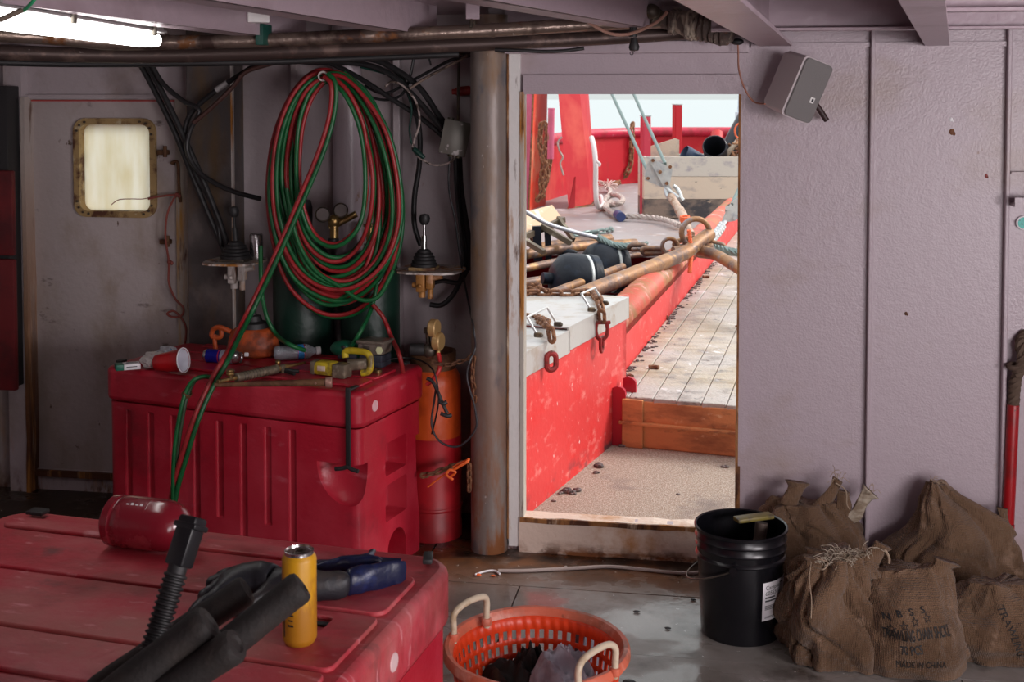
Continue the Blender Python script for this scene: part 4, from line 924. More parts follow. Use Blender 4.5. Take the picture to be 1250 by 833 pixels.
# ================================================================== INTERIOR THINGS
M['tote'] = pm('crimson_tote_plastic', (0.42,0.010,0.028), .38, 0, [((0.52,0.035,0.06),(2.5,2.5,2.5),.45,.65,4),((0.60,0.15,0.19),(5,5,18),.62,.82,6,.55),((0.24,0.01,0.02),(3,3,3),.60,.74,5)], [(60,.12,(1,1,1))])
M['tote_worn'] = pm('scuffed_tote_lid_plastic', (0.48,0.035,0.055), .5, 0, [((0.56,0.15,0.16),(3,6,3),.47,.68,6,.6),((0.22,0.03,0.03),(2.5,4,2.5),.48,.66,6),((0.40,0.13,0.11),(1.8,3,2),.50,.72,6),((0.12,0.05,0.05),(5,7,5),.60,.74,6),((0.66,0.26,0.28),(9,30,9),.62,.72,5,.6)], [(60,.15,(1,1,1))])
M['hose_red'] = pm('red_rubber_hose', (0.34,0.018,0.022), .45, 0, [((0.22,0.015,0.015),(9,9,9),.5,.65,3)])
M['hose_green'] = pm('green_rubber_hose', (0.006,0.12,0.032), .42, 0, [((0.005,0.09,0.03),(9,9,9),.5,.65,3)])
M['cable'] = pm('black_cable_rubber', (0.014,0.013,0.014), .5)
M['cyl_green'] = pm('dark_green_gas_cylinder', (0.006,0.028,0.018), .42, 0, [((0.02,0.03,0.025),(5,5,5),.55,.7,4)], [(40,.15,(1,1,1))])
M['cyl_orange'] = pm('orange_gas_cylinder', (0.62,0.085,0.012), .42, 0, [((0.42,0.05,0.012),(4,4,4),.50,.66,5),((0.10,0.04,0.02),(7,7,4),.64,.74,5)], [(40,.15,(1,1,1))])
M['cyl_red'] = pm('red_cylinder_paint', (0.45,0.012,0.02), .4, 0, [((0.26,0.01,0.015),(4,4,4),.5,.66,5)])
M['maroon'] = pm('glossy_maroon_paint', (0.20,0.008,0.018), .24, 0, [((0.30,0.03,0.04),(9,9,9),.58,.70,5,.4)], [(50,.1,(1,1,1))], coat=.4)
M['burlap'] = pm('burlap', (0.175,0.10,0.054), .95, 0, [((0.10,0.052,0.024),(5,5,5),.44,.62,5),((0.32,0.205,0.135),(9,9,7),.56,.70,4)], [], sheen=.12)
def burlap_weave(m):
    n = m.node_tree; b = n.nodes['Principled BSDF']; t = n.nodes.new('ShaderNodeTexCoord'); last = None
    for k,(d,) in enumerate((('Z',),('X',))):
        w = n.nodes.new('ShaderNodeTexWave'); w.bands_direction = d; w.inputs['Scale'].default_value = 70; w.inputs['Distortion'].default_value = 1.5; w.inputs['Detail'].default_value = 2
        n.links.new(t.outputs['Object'], w.inputs[0]); bp = n.nodes.new('ShaderNodeBump'); bp.inputs['Strength'].default_value = .5; bp.inputs['Distance'].default_value = .004
        n.links.new(w.outputs['Fac'], bp.inputs['Height'])
        if last: n.links.new(last, bp.inputs['Normal'])
        last = bp.outputs[0]
    for sc_n, st_n in ((13,.9),(34,.45)):
        nz = n.nodes.new('ShaderNodeTexNoise'); nz.inputs['Scale'].default_value = sc_n; nz.inputs['Detail'].default_value = 3; nz.inputs['Distortion'].default_value = 1.2
        n.links.new(t.outputs['Object'], nz.inputs[0]); bp = n.nodes.new('ShaderNodeBump'); bp.inputs['Strength'].default_value = st_n; bp.inputs['Distance'].default_value = .012
        n.links.new(nz.outputs['Fac'], bp.inputs['Height']); n.links.new(last, bp.inputs['Normal']); last = bp.outputs[0]
    n.links.new(last, b.inputs['Normal'])
burlap_weave(M['burlap'])
M['brass'] = pm('tarnished_brass', (0.42,0.27,0.10), .35, .8, [((0.20,0.13,0.06),(30,30,30),.5,.64,4)])
M['chrome'] = pm('scratched_chrome', (0.55,0.54,0.54), .22, .95)
M['white_plastic'] = pm('white_plastic', (0.80,0.78,0.80), .4)
M['grey_box'] = pm('grey_brown_box_metal', (0.14,0.125,0.10), .42, .4, [((0.42,0.38,0.36),(12,12,12),.58,.66,4),((0.14,0.11,0.08),(7,7,7),.55,.7,4)])
M['yellow'] = pm('grimy_yellow_plastic', (0.55,0.42,0.02), .42, 0, [((0.16,0.11,0.03),(18,18,18),.52,.66,5)])
M['tool_grey'] = pm('grimy_grey_tool_body', (0.17,0.14,0.10), .45, .3, [((0.30,0.26,0.19),(24,24,24),.55,.66,4)])
M['tool_green'] = pm('dark_green_tool_body', (0.006,0.11,0.06), .35, 0, [((0.02,0.05,0.03),(20,20,20),.55,.7,4)])
M['foam'] = pm('black_foam_grip', (0.016,0.013,0.012), .75, 0, [((0.03,0.022,0.018),(9,9,9),.5,.7,4)], [(120,.2,(1,1,1))])
M['glove_black'] = pm('black_dipped_glove', (0.014,0.015,0.020), .5, 0, [((0.05,0.04,0.035),(12,12,12),.55,.7,4),((0.012,0.03,0.09),(9,9,9),.60,.7,3)], [(40,.3,(1,1,1))])
M['glove_blue'] = pm('navy_blue_glove_cuff', (0.006,0.010,0.042), .38, 0, [((0.010,0.022,0.10),(12,12,12),.55,.66,4)], [(30,.3,(1,1,1))])
def text_obj(body, size, parent, mat, matrix, name='lettering', extr=.0008, align='LEFT', sx=1.0):
    cu = bpy.data.curves.new('txt','FONT'); cu.body = body; cu.size = size; cu.extrude = extr; cu.align_x = align; cu.resolution_u = 2
    to = bpy.data.objects.new('txt', cu); COL.objects.link(to); bpy.context.view_layer.update()
    me = bpy.data.meshes.new_from_object(to.evaluated_get(bpy.context.evaluated_depsgraph_get()))
    bpy.data.objects.remove(to); bpy.data.curves.remove(cu)
    me.transform(Matrix.Diagonal((sx,1,1,1))); me.name = name; me.materials.clear(); me.materials.append(M[mat])
    o = bpy.data.objects.new(name, me); COL.objects.link(o)
    if parent is not None: o.parent = parent; o.matrix_basis = pmat(parent).inverted() @ matrix
    else: o.matrix_basis = matrix
    return o
M['ink'] = pm('black_print', (0.012,0.011,0.011), .7)
M['ink_grey'] = pm('dark_grey_print', (0.05,0.05,0.055), .7)
M['grey_lt'] = pm('grey_tape', (0.30,0.28,0.28), .6)
M['white_print'] = pm('pale_print', (0.75,0.72,0.74), .6)

# ------------------------------------------------------------ totes
def rr(x0,x1,y0,y1,r,n=8): return rrect(x0,x1,y0,y1,r,n)
TH = .75
def tote(label, centre, rotz, L, D, lidcuts, lidmat='tote_worn', latches=(), crn=.085):
    t = thing('fish_tote', label, 'tote', centre, rotz)
    hx, hy = L/2, D/2
    mb = MB(); mb.prism(rr(-hx+.012,hx-.012,-hy+.012,hy-.012,crn-.01), .0, .602, 'Z')
    body = obj('body', mb, 'tote', t); cuts = []
    # stepped-in lower wall under the flange at both sides, with latch scoops at the corners
    for sx in (-1,1):
        c = MB(); c.prism([(-hy+.10,.06),(-hy+.10,.40),(-hy+.14,.47),(hy+.1,.47),(hy+.1,.06)], sx*(hx-.028), sx*(hx+.1), 'X') if False else c.box((sx*(hx+.02), 0, .20),(.09,D+.3,.16)) ; c.bm.free() if False else None
        # scoop on the front face near each corner: quarter bowl with a flat roof
        s = MB(); tmp = bmesh.new(); bmesh.ops.create_uvsphere(tmp, u_segments=32, v_segments=20, radius=1)
        bmesh.ops.bisect_plane(tmp, geom=list(tmp.verts)+list(tmp.edges)+list(tmp.faces), plane_co=(0,0,0), plane_no=(0,0,1), clear_outer=True)
        bmesh.ops.holes_fill(tmp, edges=[e for e in tmp.edges if e.is_boundary])
        s._merge(tmp, Matrix.Translation((sx*(hx-.06), -hy+.0, .470)) @ Matrix.Diagonal((.135,.075,.155,1))); cuts.append(s)
        s = MB(); tmp = bmesh.new(); bmesh.ops.create_uvsphere(tmp, u_segments=32, v_segments=20, radius=1)
        bmesh.ops.bisect_plane(tmp, geom=list(tmp.verts)+list(tmp.edges)+list(tmp.faces), plane_co=(0,0,0), plane_no=(0,0,1), clear_outer=True)
        bmesh.ops.holes_fill(tmp, edges=[e for e in tmp.edges if e.is_boundary])
        s._merge(tmp, Matrix.Translation((sx*(hx-.02), hy+.0, .470)) @ Matrix.Diagonal((.10,.075,.40,1))); cuts.append(s)
    boolean(body, cuts)
    # upright grooves in the front and back faces
    cuts = []
    k = 0; x = -hx+.13
    for sy in (-1,1):
        g = MB(); x = -hx+.115; k = 0
        while x < hx-.22:
            zb = .10 if k % 2 else .20
            g.box((x, sy*(hy-.010), (zb+.575)/2),(.034,.026,.575-zb),bev=.004,seg=1); x += .108; k += 1
        cuts.append(g)
    # fork and hand openings through the end walls
    for sx in (-1,1):
        g = MB(); X = sx*(hx-.0)
        def hole(y0,y1,z0,z1,dpth=.10): g.box((X,(y0+y1)/2,(z0+z1)/2),(dpth*2,y1-y0,z1-z0),bev=.012,seg=2)
        hole(-.06,.115,.375,.50); hole(-.06,.115,.20,.34)
        cuts.append(g)
        g = MB(); o_ = [(-.075,-.02),(.075,-.02)]+[(.075*math.cos(PI*i/10),.075+.075*math.sin(PI*i/10)) for i in range(11)]
        g.prism([(a+.03,b) for a,b in o_], X-.1, X+.1, 'X'); cuts.append(g)
        g = MB(); tmp = bmesh.new(); 
        tmp.free(); g.bm.free()
    boolean(body, cuts); bevel(body, .004, 2)
    # lid with overhanging skirt
    mb = MB(); mb.prism(rr(-hx,hx,-hy,hy,crn,10), .606, TH-.010, 'Z')
    lid = obj('lid', mb, lidmat, t); bevel(lid, .020, 3, 50)
    # shallow pressed panels on top: raised plates with grooves between
    for (x0,x1,y0,y1,r_) in lidcuts:
        mb = MB(); mb.prism(rr(x0,x1,y0,y1,min(r_,(y1-y0)/2-.001,(x1-x0)/2-.001),5), TH-.0105, TH, 'Z')
        q = obj('lid_panel', mb, lidmat, lid); bevel(q, .004, 2, 40)
    for (x, y, L3, w_) in latches:
        mb = MB(); mb.box((x, y, TH+.004),(w_*2.2,.035,.010),bev=.003); obj('latch_tab', mb, 'rubber', lid)
    return t, body, lid
RZ = -math.radians(22.5)+PSI
ex = Vector((math.cos(RZ),math.sin(RZ),0)); ey = Vector((-ex.y,ex.x,0))
L1, D1 = 1.17, .53
FL = ground(-.545,4.385)-ex*L1
C1t = FL+ex*L1/2+ey*D1/2
h1, v1 = L1/2, D1/2
tb1, body1, lid1 = tote('crimson plastic fish tote with black latch strap, tools and cup on its lid', C1t, RZ, L1, D1,
    [(-h1+.05,h1-.05,-v1+.075,-v1+.19,.02),(-h1+.05,h1-.30,-v1+.205,-v1+.32,.02),(h1-.22,h1-.05,-v1+.205,-v1+.38,.02),(-h1+.05,h1-.3,-v1+.335,v1-.10,.015),(-h1+.14,h1-.14,v1-.085,v1-.035,.015)], 'tote',
    latches=[(-h1+.045,-v1+.06,0,.014),(h1-.06,v1-.07,0,.014)], crn=.050)
# black strap latch near the right front corner
xs = h1-.050
mb = MB(); mb.box((xs,-v1-.005,.615),(.020,.008,.29),bev=.003); mb.box((xs,-v1+.028,TH+.001),(.020,.075,.008),bev=.003); obj('latch_strap', mb, 'rubber', tb1)
mb = MB(); mb.tube([(xs-.05,-v1-.012,.458),(xs-.02,-v1-.012,.464),(xs,-v1-.010,.470),(xs+.02,-v1-.012,.464),(xs+.045,-v1-.012,.460)], .008, 8); obj('latch_toggle', mb, 'rubber', tb1)
mb = MB(); mb.box((-h1+.008,-v1+.09,.475),(.030,.028,.05),bev=.005); obj('latch_toggle', mb, 'rubber', tb1)
mb = MB(); mb.lathe([(0,0),(.022,0),(.020,.003),(0,.004)],20,(h1-.0005,-.16,.672),(1,0,0),cap=False); obj('lid_plug', mb, pm('pale_pink_plug',(0.75,0.42,0.45),.5), tb1)
# front tote
RZ2 = -math.radians(16.5)+PSI
ex2 = Vector((math.cos(RZ2),math.sin(RZ2),0)); ey2 = Vector((-ex2.y,ex2.x,0))
L2, D2 = 1.22, .98; h2, v2 = L2/2, D2/2
BR = ground(-.125,2.82); C2t = BR - ex2*L2/2 - ey2*D2/2
pan = [(-h2+.06,h2-.24,v2-.135,v2-.075,.02),(-h2+.04,h2-.04,v2-.36,v2-.155,.03),(-h2+.04,h2-.04,v2-.375-.24,v2-.375,.02),(-h2+.04,h2-.04,-v2+.20,v2-.63,.02),(-h2+.06,h2-.06,-v2+.06,-v2+.18,.02)]
tb2, body2, lid2 = tote('crimson plastic fish tote nearest the camera, gloves and yellow can on top', C2t, RZ2, L2, D2, pan,
    latches=[(-h2+.10,v2-.045,0,.022)])
mb = MB(); mb.box((h2-.055,v2-.055,TH+.004),(.022,.055,.012),rot=.3,bev=.003); obj('latch_tab', mb, 'rubber', tb2)
for q_ in [c_ for c_ in lid2.children if c_.name.startswith('lid_panel')]:
    q_.modifiers.clear(); c = MB(); c.box((h2-.205,v2-.435,TH),(.15,.065,.05),bev=.012,seg=2); boolean(q_, [c]); bevel(q_, .003, 2, 40)
mb = MB(); mb.box((h2-.20,v2-.425,TH-.0065),(.14,.014,.006),bev=.002); obj('slot_strap', mb, 'rubber', tb2)
mb = MB(); mb.lathe([(0,0),(.020,0),(.018,.003),(0,.004)],20,(h2-.0005,v2-.40,.672),(1,0,0),cap=False); obj('lid_plug', mb, pm('pale_plug',(0.70,0.50,0.50),.5), tb2)
z1 = TH
def on(px,py,z=TH): return onZ(px,py,z)
def frame(p, dirv, up=(0,0,1)):
    X = Vector(dirv).normalized(); Z = Vector(up); Z = (Z-X*Z.dot(X)).normalized(); Y = Z.cross(X)
    m = Matrix((X,Y,Z)).transposed().to_4x4(); m.translation = Vector(p); return m
def local_thing(name, label, cat, p, dirv, group=None):
    """Empty whose X axis points along dirv (horizontal), at p"""
    d = Vector(dirv); return thing(name, label, cat, p, math.atan2(d.y,d.x), group)

# ------------------------------------------------------------ on the back tote
# cigarette pack
p0, p1_ = on(140,452), on(173,449); d = (p1_-p0); t = local_thing('cigarette_pack','small white and green cigarette pack lying on the left end of the back tote','pack',(p0+p1_)/2,d)
mb = MB(); mb.box((.012,0,.0115),(.062,.052,.022),bev=.0015); obj('box_body', mb, 'white_plastic', t)
mb = MB(); mb.box((-.034,0,.0115),(.030,.0525,.0225),bev=.0015); obj('flip_top', mb, pm('green_pack_card',(0.005,0.13,0.08),.45), t)
mb = MB(); mb.box((.010,-.0263,.012),(.040,.0006,.0035)); obj('printed_line', mb, 'ink_grey', t)
mb = MB(); mb.box((.012,-.004,.0228),(.045,.006,.0006)); mb.box((.012,.010,.0228),(.036,.004,.0006)); obj('printed_lines', mb, 'ink_grey', t)
# crumpled wrapper
def crumple(name, label, c, sc, mat, seed, cat='wrapper', amp=.35, **k):
    tmp = bmesh.new(); bmesh.ops.create_icosphere(tmp, subdivisions=5, radius=1); rnd = Vector((seed*3.1,seed*1.7,seed))
    for v in tmp.verts:
        n_ = v.co.normalized(); r_ = 1+amp*noise.ridged_multi_fractal(n_*1.3+rnd, .9, 2.1, 4, 1.0, 2.0)*.35-amp*.4 + amp*.5*noise.noise(n_*2.3+rnd)
        v.co = n_*r_; 
        if v.co.z < -.62: v.co.z = -.62
    mb = MB(); mb._merge(tmp, Matrix.Translation(c) @ Matrix.Diagonal((*sc,1)) @ Matrix.Translation((0,0,.62)))
    return single(name, mb, mat, label, cat, **k)
crumple('plastic_bag','crumpled white plastic bag between the cigarette pack and the red cup', on(188,447), (.052,.045,.035), pm('crumpled_white_film',(0.72,0.68,0.66),.3,coat=.3), 3, 'bag', .5)
crumple('wrapper','small clear and blue crumpled wrapper behind the red cup', on(205,443), (.055,.03,.040), pm('blue_silver_wrapper',(0.55,0.56,0.60),.25,.3,[((0.05,0.25,0.42),(30,30,30),.58,.62,2)]), 5, 'wrapper', .5)
# red cup on its side
c0, c1 = on(191,453), on(240,452); ax = (c1-c0); ax.z = 0; ax.normalize()
t = local_thing('party_cup','red plastic party cup lying on its side with its white inside showing','cup',c0,(ax.x,ax.y,0))
Lc, r0, r1 = .118, .031, .047
# lies on its slanted side: axis tilted so that the lower line is level
tl = math.atan2(r1-r0, Lc); mcup = Matrix.Translation((0,0,r0/math.cos(tl)+.001)) @ Matrix.Rotation(-.35,4,'Z') @ Matrix.Rotation(-tl,4,'Y')
mb = MB(); mb.M = mcup; mb.lathe([(0.0,.004),(r0*.9,.004),(r0*.95,0),(r0,.002),(r0+.004,.03),(r0+.0045,.034),(r0+.009,.07),(r1-.002,Lc-.004),(r1+.001,Lc-.001)],40,(0,0,0),(1,0,0),cap=False); obj('cup_wall', mb, pm('red_cup_plastic',(0.45,0.008,0.012),.3), t)
mb = MB(); mb.M = mcup; mb.lathe([(0.0,.007),(r0*.9,.007),(r0+.002,.03),(r1-.0035,Lc-.002)],40,(0,0,0),(1,0,0),cap=False); obj('cup_lining', mb, pm('white_cup_lining',(0.78,0.78,0.86),.35), t)
mb = MB(); mb.M = mcup; mb.tube([(Lc,r1*math.cos(2*PI*i/30),r1*math.sin(2*PI*i/30)) for i in range(30)], .0022, 8, closed=True, smooth=0); obj('cup_rim', mb, 'white_plastic', t)
# energy drink can lying down
a, b = on(246,442), on(298,445); dd = (b-a)
t = local_thing('drink_can','blue and silver drink can lying at the back left of the tote lid','can',(a+b)/2,dd); r_ = .027; Lh = .078
def canprof(r,L): return [(0,.004),(r*.72,.003),(r*.80,0),(r*.86,.002),(r*.98,.010),(r,.014),(r,L-.016),(r*.97,L-.012),(r*.80,L-.003),(r*.82,L),(r*.77,L),(r*.74,L-.004),(0,L-.005)]
mb = MB(); mb.lathe(canprof(r_,Lh*2),40,(-Lh,0,r_),(1,0,0),cap=False); obj('can_body', mb, 'chrome', t)
mb = MB(); mb.lathe([(r_+.0003,.014),(r_+.0003,.075)],40,(-Lh,0,r_),(1,0,0),cap=False); obj('blue_panel', mb, pm('blue_can_print',(0.012,0.014,0.30),.25,.4), t)
mb = MB(); mb.lathe([(r_+.0003,.077),(r_+.0003,.128)],40,(-Lh,0,r_),(1,0,0),cap=False); obj('silver_panel', mb, pm('silver_can_print',(0.42,0.42,0.52),.3,.5), t)
mb = MB(); mb.lathe([(r_+.0007,.066),(r_+.0007,.071)],40,(-Lh,0,r_),(1,0,0),cap=False); obj('red_stripe', mb, pm('red_can_print',(0.35,0.01,0.04),.3), t)
# orange machine with black cap at the back
c = on(301,437)+ey*.05; t = thing('float_pump','orange rounded machine with black cap and side bracket at the back of the tote lid','machine',(c.x,c.y,TH)); t.scale = (.80,.80,.80)
M['orange_mach'] = pm('grimy_orange_paint', (0.44,0.075,0.015), .5, 0, [((0.18,0.04,0.015),(9,9,9),.48,.62,5),((0.05,0.025,0.015),(7,7,7),.62,.72,4)], [(40,.2,(1,1,1))])
zb = -.055
mb = MB(); mb.lathe([(.0,.001),(.115,.001),(.133,zb+.065),(.137,zb+.07),(.135,zb+.10),(.137,zb+.105),(.134,zb+.115),(.128,zb+.15),(.11,zb+.185),(.09,zb+.20),(0,zb+.205)],40,(0,0,0),cap=False,sx=1.0,sy=.7); obj('shell', mb, 'orange_mach', t)
mb = MB(); mb.lathe([(.08,zb+.20),(.075,zb+.225),(.045,zb+.235),(.04,zb+.26),(.016,zb+.265),(.016,zb+.30),(.0,zb+.305)],28,(0,0,0),cap=False); obj('black_cap', mb, 'rubber', t)
mb = MB(); mb.tube([(-.11,-.03,zb+.18),(-.17,-.03,zb+.20),(-.21,-.02,zb+.185),(-.215,-.02,zb+.15),(-.17,-.02,zb+.15),(-.165,-.02,zb+.19)], .013, 8); mb.cyl((-.205,-.02,zb+.16),(-.195,-.02,.0),.012,seg=10); obj('side_bracket', mb, 'orange_mach', t)
mb = MB(); mb.box((0,-.097,zb+.08),(.022,.01,.02),bev=.003); obj('catch', mb, 'white_plastic', t)
# water bottle lying
a, b = on(335,441,TH), on(391,437,TH); dd = b-a; Lb = .158
t = local_thing('water_bottle','clear plastic water bottle with a blue label lying on the tote lid','bottle',a+Vector((0,0,.0)),dd)
M['pet'] = pm('clear_plastic', (0.85,0.90,0.95), .10, 0, trans=.80, ior=1.45)
rb = .0305; pr = [(0,.004),(rb*.6,.006),(rb*.75,0),(rb*.95,.006),(rb,.014)]
for i in range(6): z = .02+i*.011; pr += [(rb,z),(rb*.93,z+.0055)]
pr += [(rb,.088),(rb*.97,.091),(rb*.97,.118),(rb,.121),(rb*.98,.130),(rb*.8,.144),(rb*.5,.158),(rb*.42,.163),(rb*.42,.170)]
mb = MB(); mb.lathe(pr,36,(0,0,rb),(1,0,0),cap=False); o = obj('bottle_wall', mb, 'pet', t); md = o.modifiers.new('s','SOLIDIFY'); md.thickness = .0006
mb = MB(); mb.lathe([(rb*.98,.092),(rb*.98,.117)],36,(0,0,rb),(1,0,0),cap=False); obj('label_band', mb, pm('blue_bottle_label',(0.02,0.22,0.55),.4,0,[((0.65,0.68,0.75),(40,40,40),.60,.64,2)]), t)
mb = MB(); mb.lathe([(rb*.985,.090),(rb*.985,.0925)],36,(0,0,rb),(1,0,0),cap=False); mb.lathe([(rb*.985,.1165),(rb*.985,.119)],36,(0,0,rb),(1,0,0),cap=False); obj('red_edge', mb, pm('red_label_edge',(0.40,0.01,0.03),.4), t)
mb = MB(); mb.lathe([(0,.186),(rb*.5,.186),(rb*.52,.184),(rb*.52,.170),(rb*.48,.168),(0,.168)],28,(0,0,rb),(1,0,0),cap=False); obj('bottle_cap', mb, 'white_plastic', t)
# cutting torch with twin hose ends
a, b = on(268,466,TH+.025), on(372,443,TH+.02)
t = thing('cutting_torch','grimy metal cutting torch lying in front of the water bottle','torch',on(310,458))
dd = (b-a); L_ = dd.length; X = dd.normalized()
mb = MB(); mb.cyl(a+dd*.18,a+dd*.66,.017,seg=20,bev=.003); obj('torch_body', mb, 'tool_grey', t, True)
mb = MB()
for k in range(9): mb.lathe([(.0172,0),(.0185,.002),(.0172,.004)],20,a+dd*(.25+k*.035),X,cap=False)
obj('grip_rings', mb, 'dark_metal', t, True)
mb = MB(); mb.cyl(a+dd*.66,a+dd*.78,.012,seg=8); mb.cyl(a+dd*.78,b,.006,seg=12); mb.cyl(a-dd*.02,a+dd*.18,.008,seg=8); obj('tubes', mb, 'brass', t, True)
mb = MB(); q = a+dd*.12; mb.cyl(q,q+Vector((0,0,.026)),.007,seg=10); mb.lathe([(.0,.0),(.013,0),(.016,.006),(.013,.012),(.016,.016),(.013,.022),(0,.024)],10,q+Vector((0,0,.014)),(0,0,1),cap=False); obj('valve_knob', mb, 'brass', t, True)
mb = MB(); q = a+dd*.60+ey*.02; mb.cyl(q,q+Vector((0,0,.02))+ey*.02,.005,seg=10); mb.sphere(q+Vector((0,0,.022))+ey*.02,.011,(1,1,.8),12); obj('valve_knob', mb, 'brass', t, True)
mb = MB(); q = a+dd*.72; mb.lathe([(0,-.016),(.010,-.016),(.013,-.008),(.013,.008),(.010,.016),(0,.016)],16,q,ey,cap=False); obj('adjuster', mb, 'tool_grey', t, True)
# hammer-like rusty bar
a, b = on(262,470,TH+.013), on(398,467,TH+.017); t = thing('rusty_drift','long rusty tapered steel rod along the front of the tote lid','rod',on(330,470))
dd = b-a; mb = MB(); mb.cyl(a,b,.008,.014,seg=18); obj('rod', mb, 'brown_steel', t, True)
mb = MB(); X = dd.normalized(); mb.cyl(b-X*.002,b+X*.022,.020,seg=20,bev=.003); mb.cyl(b-X*.03-ey*.017,b-X*.03+ey*.017,.004,seg=8); obj('collar', mb, pm('pinkish_worn_steel',(0.42,0.24,0.19),.4,.5), t, True)
# black clips
t = thing('clamp','small black spring clamp lying below the water bottle','clamp',on(345,456))
mb = MB(); q = on(345,456)
mb.tube([q+ex*(-.05)+Vector((0,0,.008)),q+Vector((0,0,.014)),q+ex*.06+ey*.02+Vector((0,0,.008))], .007, 8); mb.tube([q+ex*(-.045)-ey*.03+Vector((0,0,.008)),q+Vector((0,0,.010)),q+ex*.065-ey*.02+Vector((0,0,.008))], .007, 8); obj('jaws', mb, 'rubber', t, True)
mb = MB(); mb.cyl(q+Vector((0,0,.003)),q+Vector((0,0,.022)),.012,seg=12); obj('pivot', mb, 'dark_metal', t, True)
# yellow and black driver with ring handle
c = on(412,460); t = local_thing('impact_driver','yellow and dark grey power driver lying at the front right of the lid','power tool',c,ex)
mb = MB(); mb.box((-.045,0,.030),(.085,.052,.052),bev=.010); mb.box((-.085,.0,.026),(.03,.045,.040),bev=.008); obj('yellow_housing', mb, 'yellow', t)
mb = MB(); mb.box((.022,-.004,.027),(.055,.060,.052),bev=.005); obj('battery', mb, 'tool_grey', t)
mb = MB(); mb.box((-.098,0,.030),(.022,.050,.050),bev=.006); obj('end_cap', mb, 'tool_grey', t)
mb = MB(); mb.box((-.055,-.027,.032),(.035,.004,.020),bev=.002); obj('rating_plate', mb, 'crate_b', t)
mb = MB(); mb.cyl((.03,.03,.040),(.105,.045,.050),.022,seg=20,bev=.003); obj('motor_barrel', mb, 'tool_grey', t)
mb = MB(); mb.tube([(.0,.06,.060),(.0,.065,.085),(.06,.06,.090),(.105,.05,.085),(.118,.045,.055),(.112,.04,.022),(.085,.035,.014)], .013, 10); obj('ring_handle', mb, 'yellow', t)
# green tool with grey head on a battery pack
c = on(440,447)+ey*.03; t = local_thing('jigsaw','green and grey power saw on a dark battery at the back of the lid','power tool',c,ex)
mb = MB(); mb.box((.02,0,.012),(.16,.08,.024),bev=.006); mb.box((.05,-.0,.036),(.10,.085,.028),bev=.006); mb.box((-.06,0,.032),(.09,.07,.024),bev=.008); obj('battery_pack', mb, pm('dark_slate_battery',(0.035,0.040,0.055),.4), t)
mb = MB(); mb.box((.048,0,.072),(.110,.085,.042),bev=.008); mb.box((.050,0,.098),(.122,.095,.014),bev=.004); obj('metal_head', mb, pm('grimy_beige_head',(0.26,0.22,0.18),.35,.5,[((0.12,0.09,0.07),(24,24,24),.52,.66,4)]), t)
mb = MB(); mb.box((.035,-.044,.068),(.030,.006,.030),bev=.003); obj('recess_plate', mb, 'dark_metal', t)
mb = MB(); mb.sphere((-.085,0,.055),.05,(1.35,.78,.72),24); mb.box((-.05,0,.045),(.09,.062,.05),bev=.018,seg=3); obj('green_housing', mb, 'tool_green', t)
mb = MB(); mb.sphere((-.075,-.034,.068),.010,(1,.5,1),12); obj('button', mb, 'rubber', t)
mb = MB(); mb.lathe([(0,0),(.016,0),(.016,.003),(0,.004)],6,(.092,-.043,.072),(0,-1,0),cap=False); obj('badge', mb, pm('white_yellow_badge',(0.72,0.74,0.45),.5), t)
single('washer', MB().lathe([(.008,0),(.017,0),(.017,.012),(.008,.012)],20,on(461,455),cap=False), 'brass', 'small brass ring right of the yellow driver', 'ring')
# thin black cord leaving the tote to the right
mb = MB(); mb.tube([on(470,440,TH+.01),on(495,437,TH+.008),on(517,442,TH+.006),W(530,455,4.72),W(535,480,4.72),W(534,500,4.75),W(527,530,4.80)], .0035, 7); single('power_cord', mb, 'cable', 'thin black cord running off the right end of the back tote', 'cord')

# ------------------------------------------------------------ on the front tote
c = on(176,672)+ey2*.01; t = local_thing('propane_cylinder','small glossy maroon gas cylinder lying on the front tote','gas cylinder',c,ex2)
rp = .060
mb = MB(); mb.lathe([(0,0),(rp*.55,.0),(rp*.8,.003),(rp*.97,.012),(rp*.99,.030),(rp*.94,.034),(rp*.94,.040),(rp*.99,.046),(rp,.055),(rp*1.0,.135),(rp*.97,.160),(rp*.86,.182),(rp*.66,.197),(rp*.45,.205),(rp*.3,.208),(0,.208)],48,(-.100,0,rp),(1,0,0),cap=False); obj('shell', mb, 'maroon', t)
mb = MB(); mb.lathe([(rp*1.001,.118),(rp*1.004,.119),(rp*1.004,.121),(rp*1.001,.122)],48,(-.100,0,rp),(1,0,0),cap=False); obj('weld_seam', mb, 'maroon', t)
mb = MB(); mb.lathe([(.020,.204),(.020,.222),(.013,.224),(.013,.238),(0,.238)],20,(-.100,0,rp),(1,0,0),cap=False); obj('valve', mb, 'brass', t)
mb = MB(); mb.M = Matrix.Translation((-.03,-.030,.110)) @ Matrix.Rotation(-.52,4,'X')
for k in range(4): mb.box((.012*k,0,0),(.007,.0016,.010+.004*(k%2)))
obj('worn_lettering', mb, 'white_print', t)
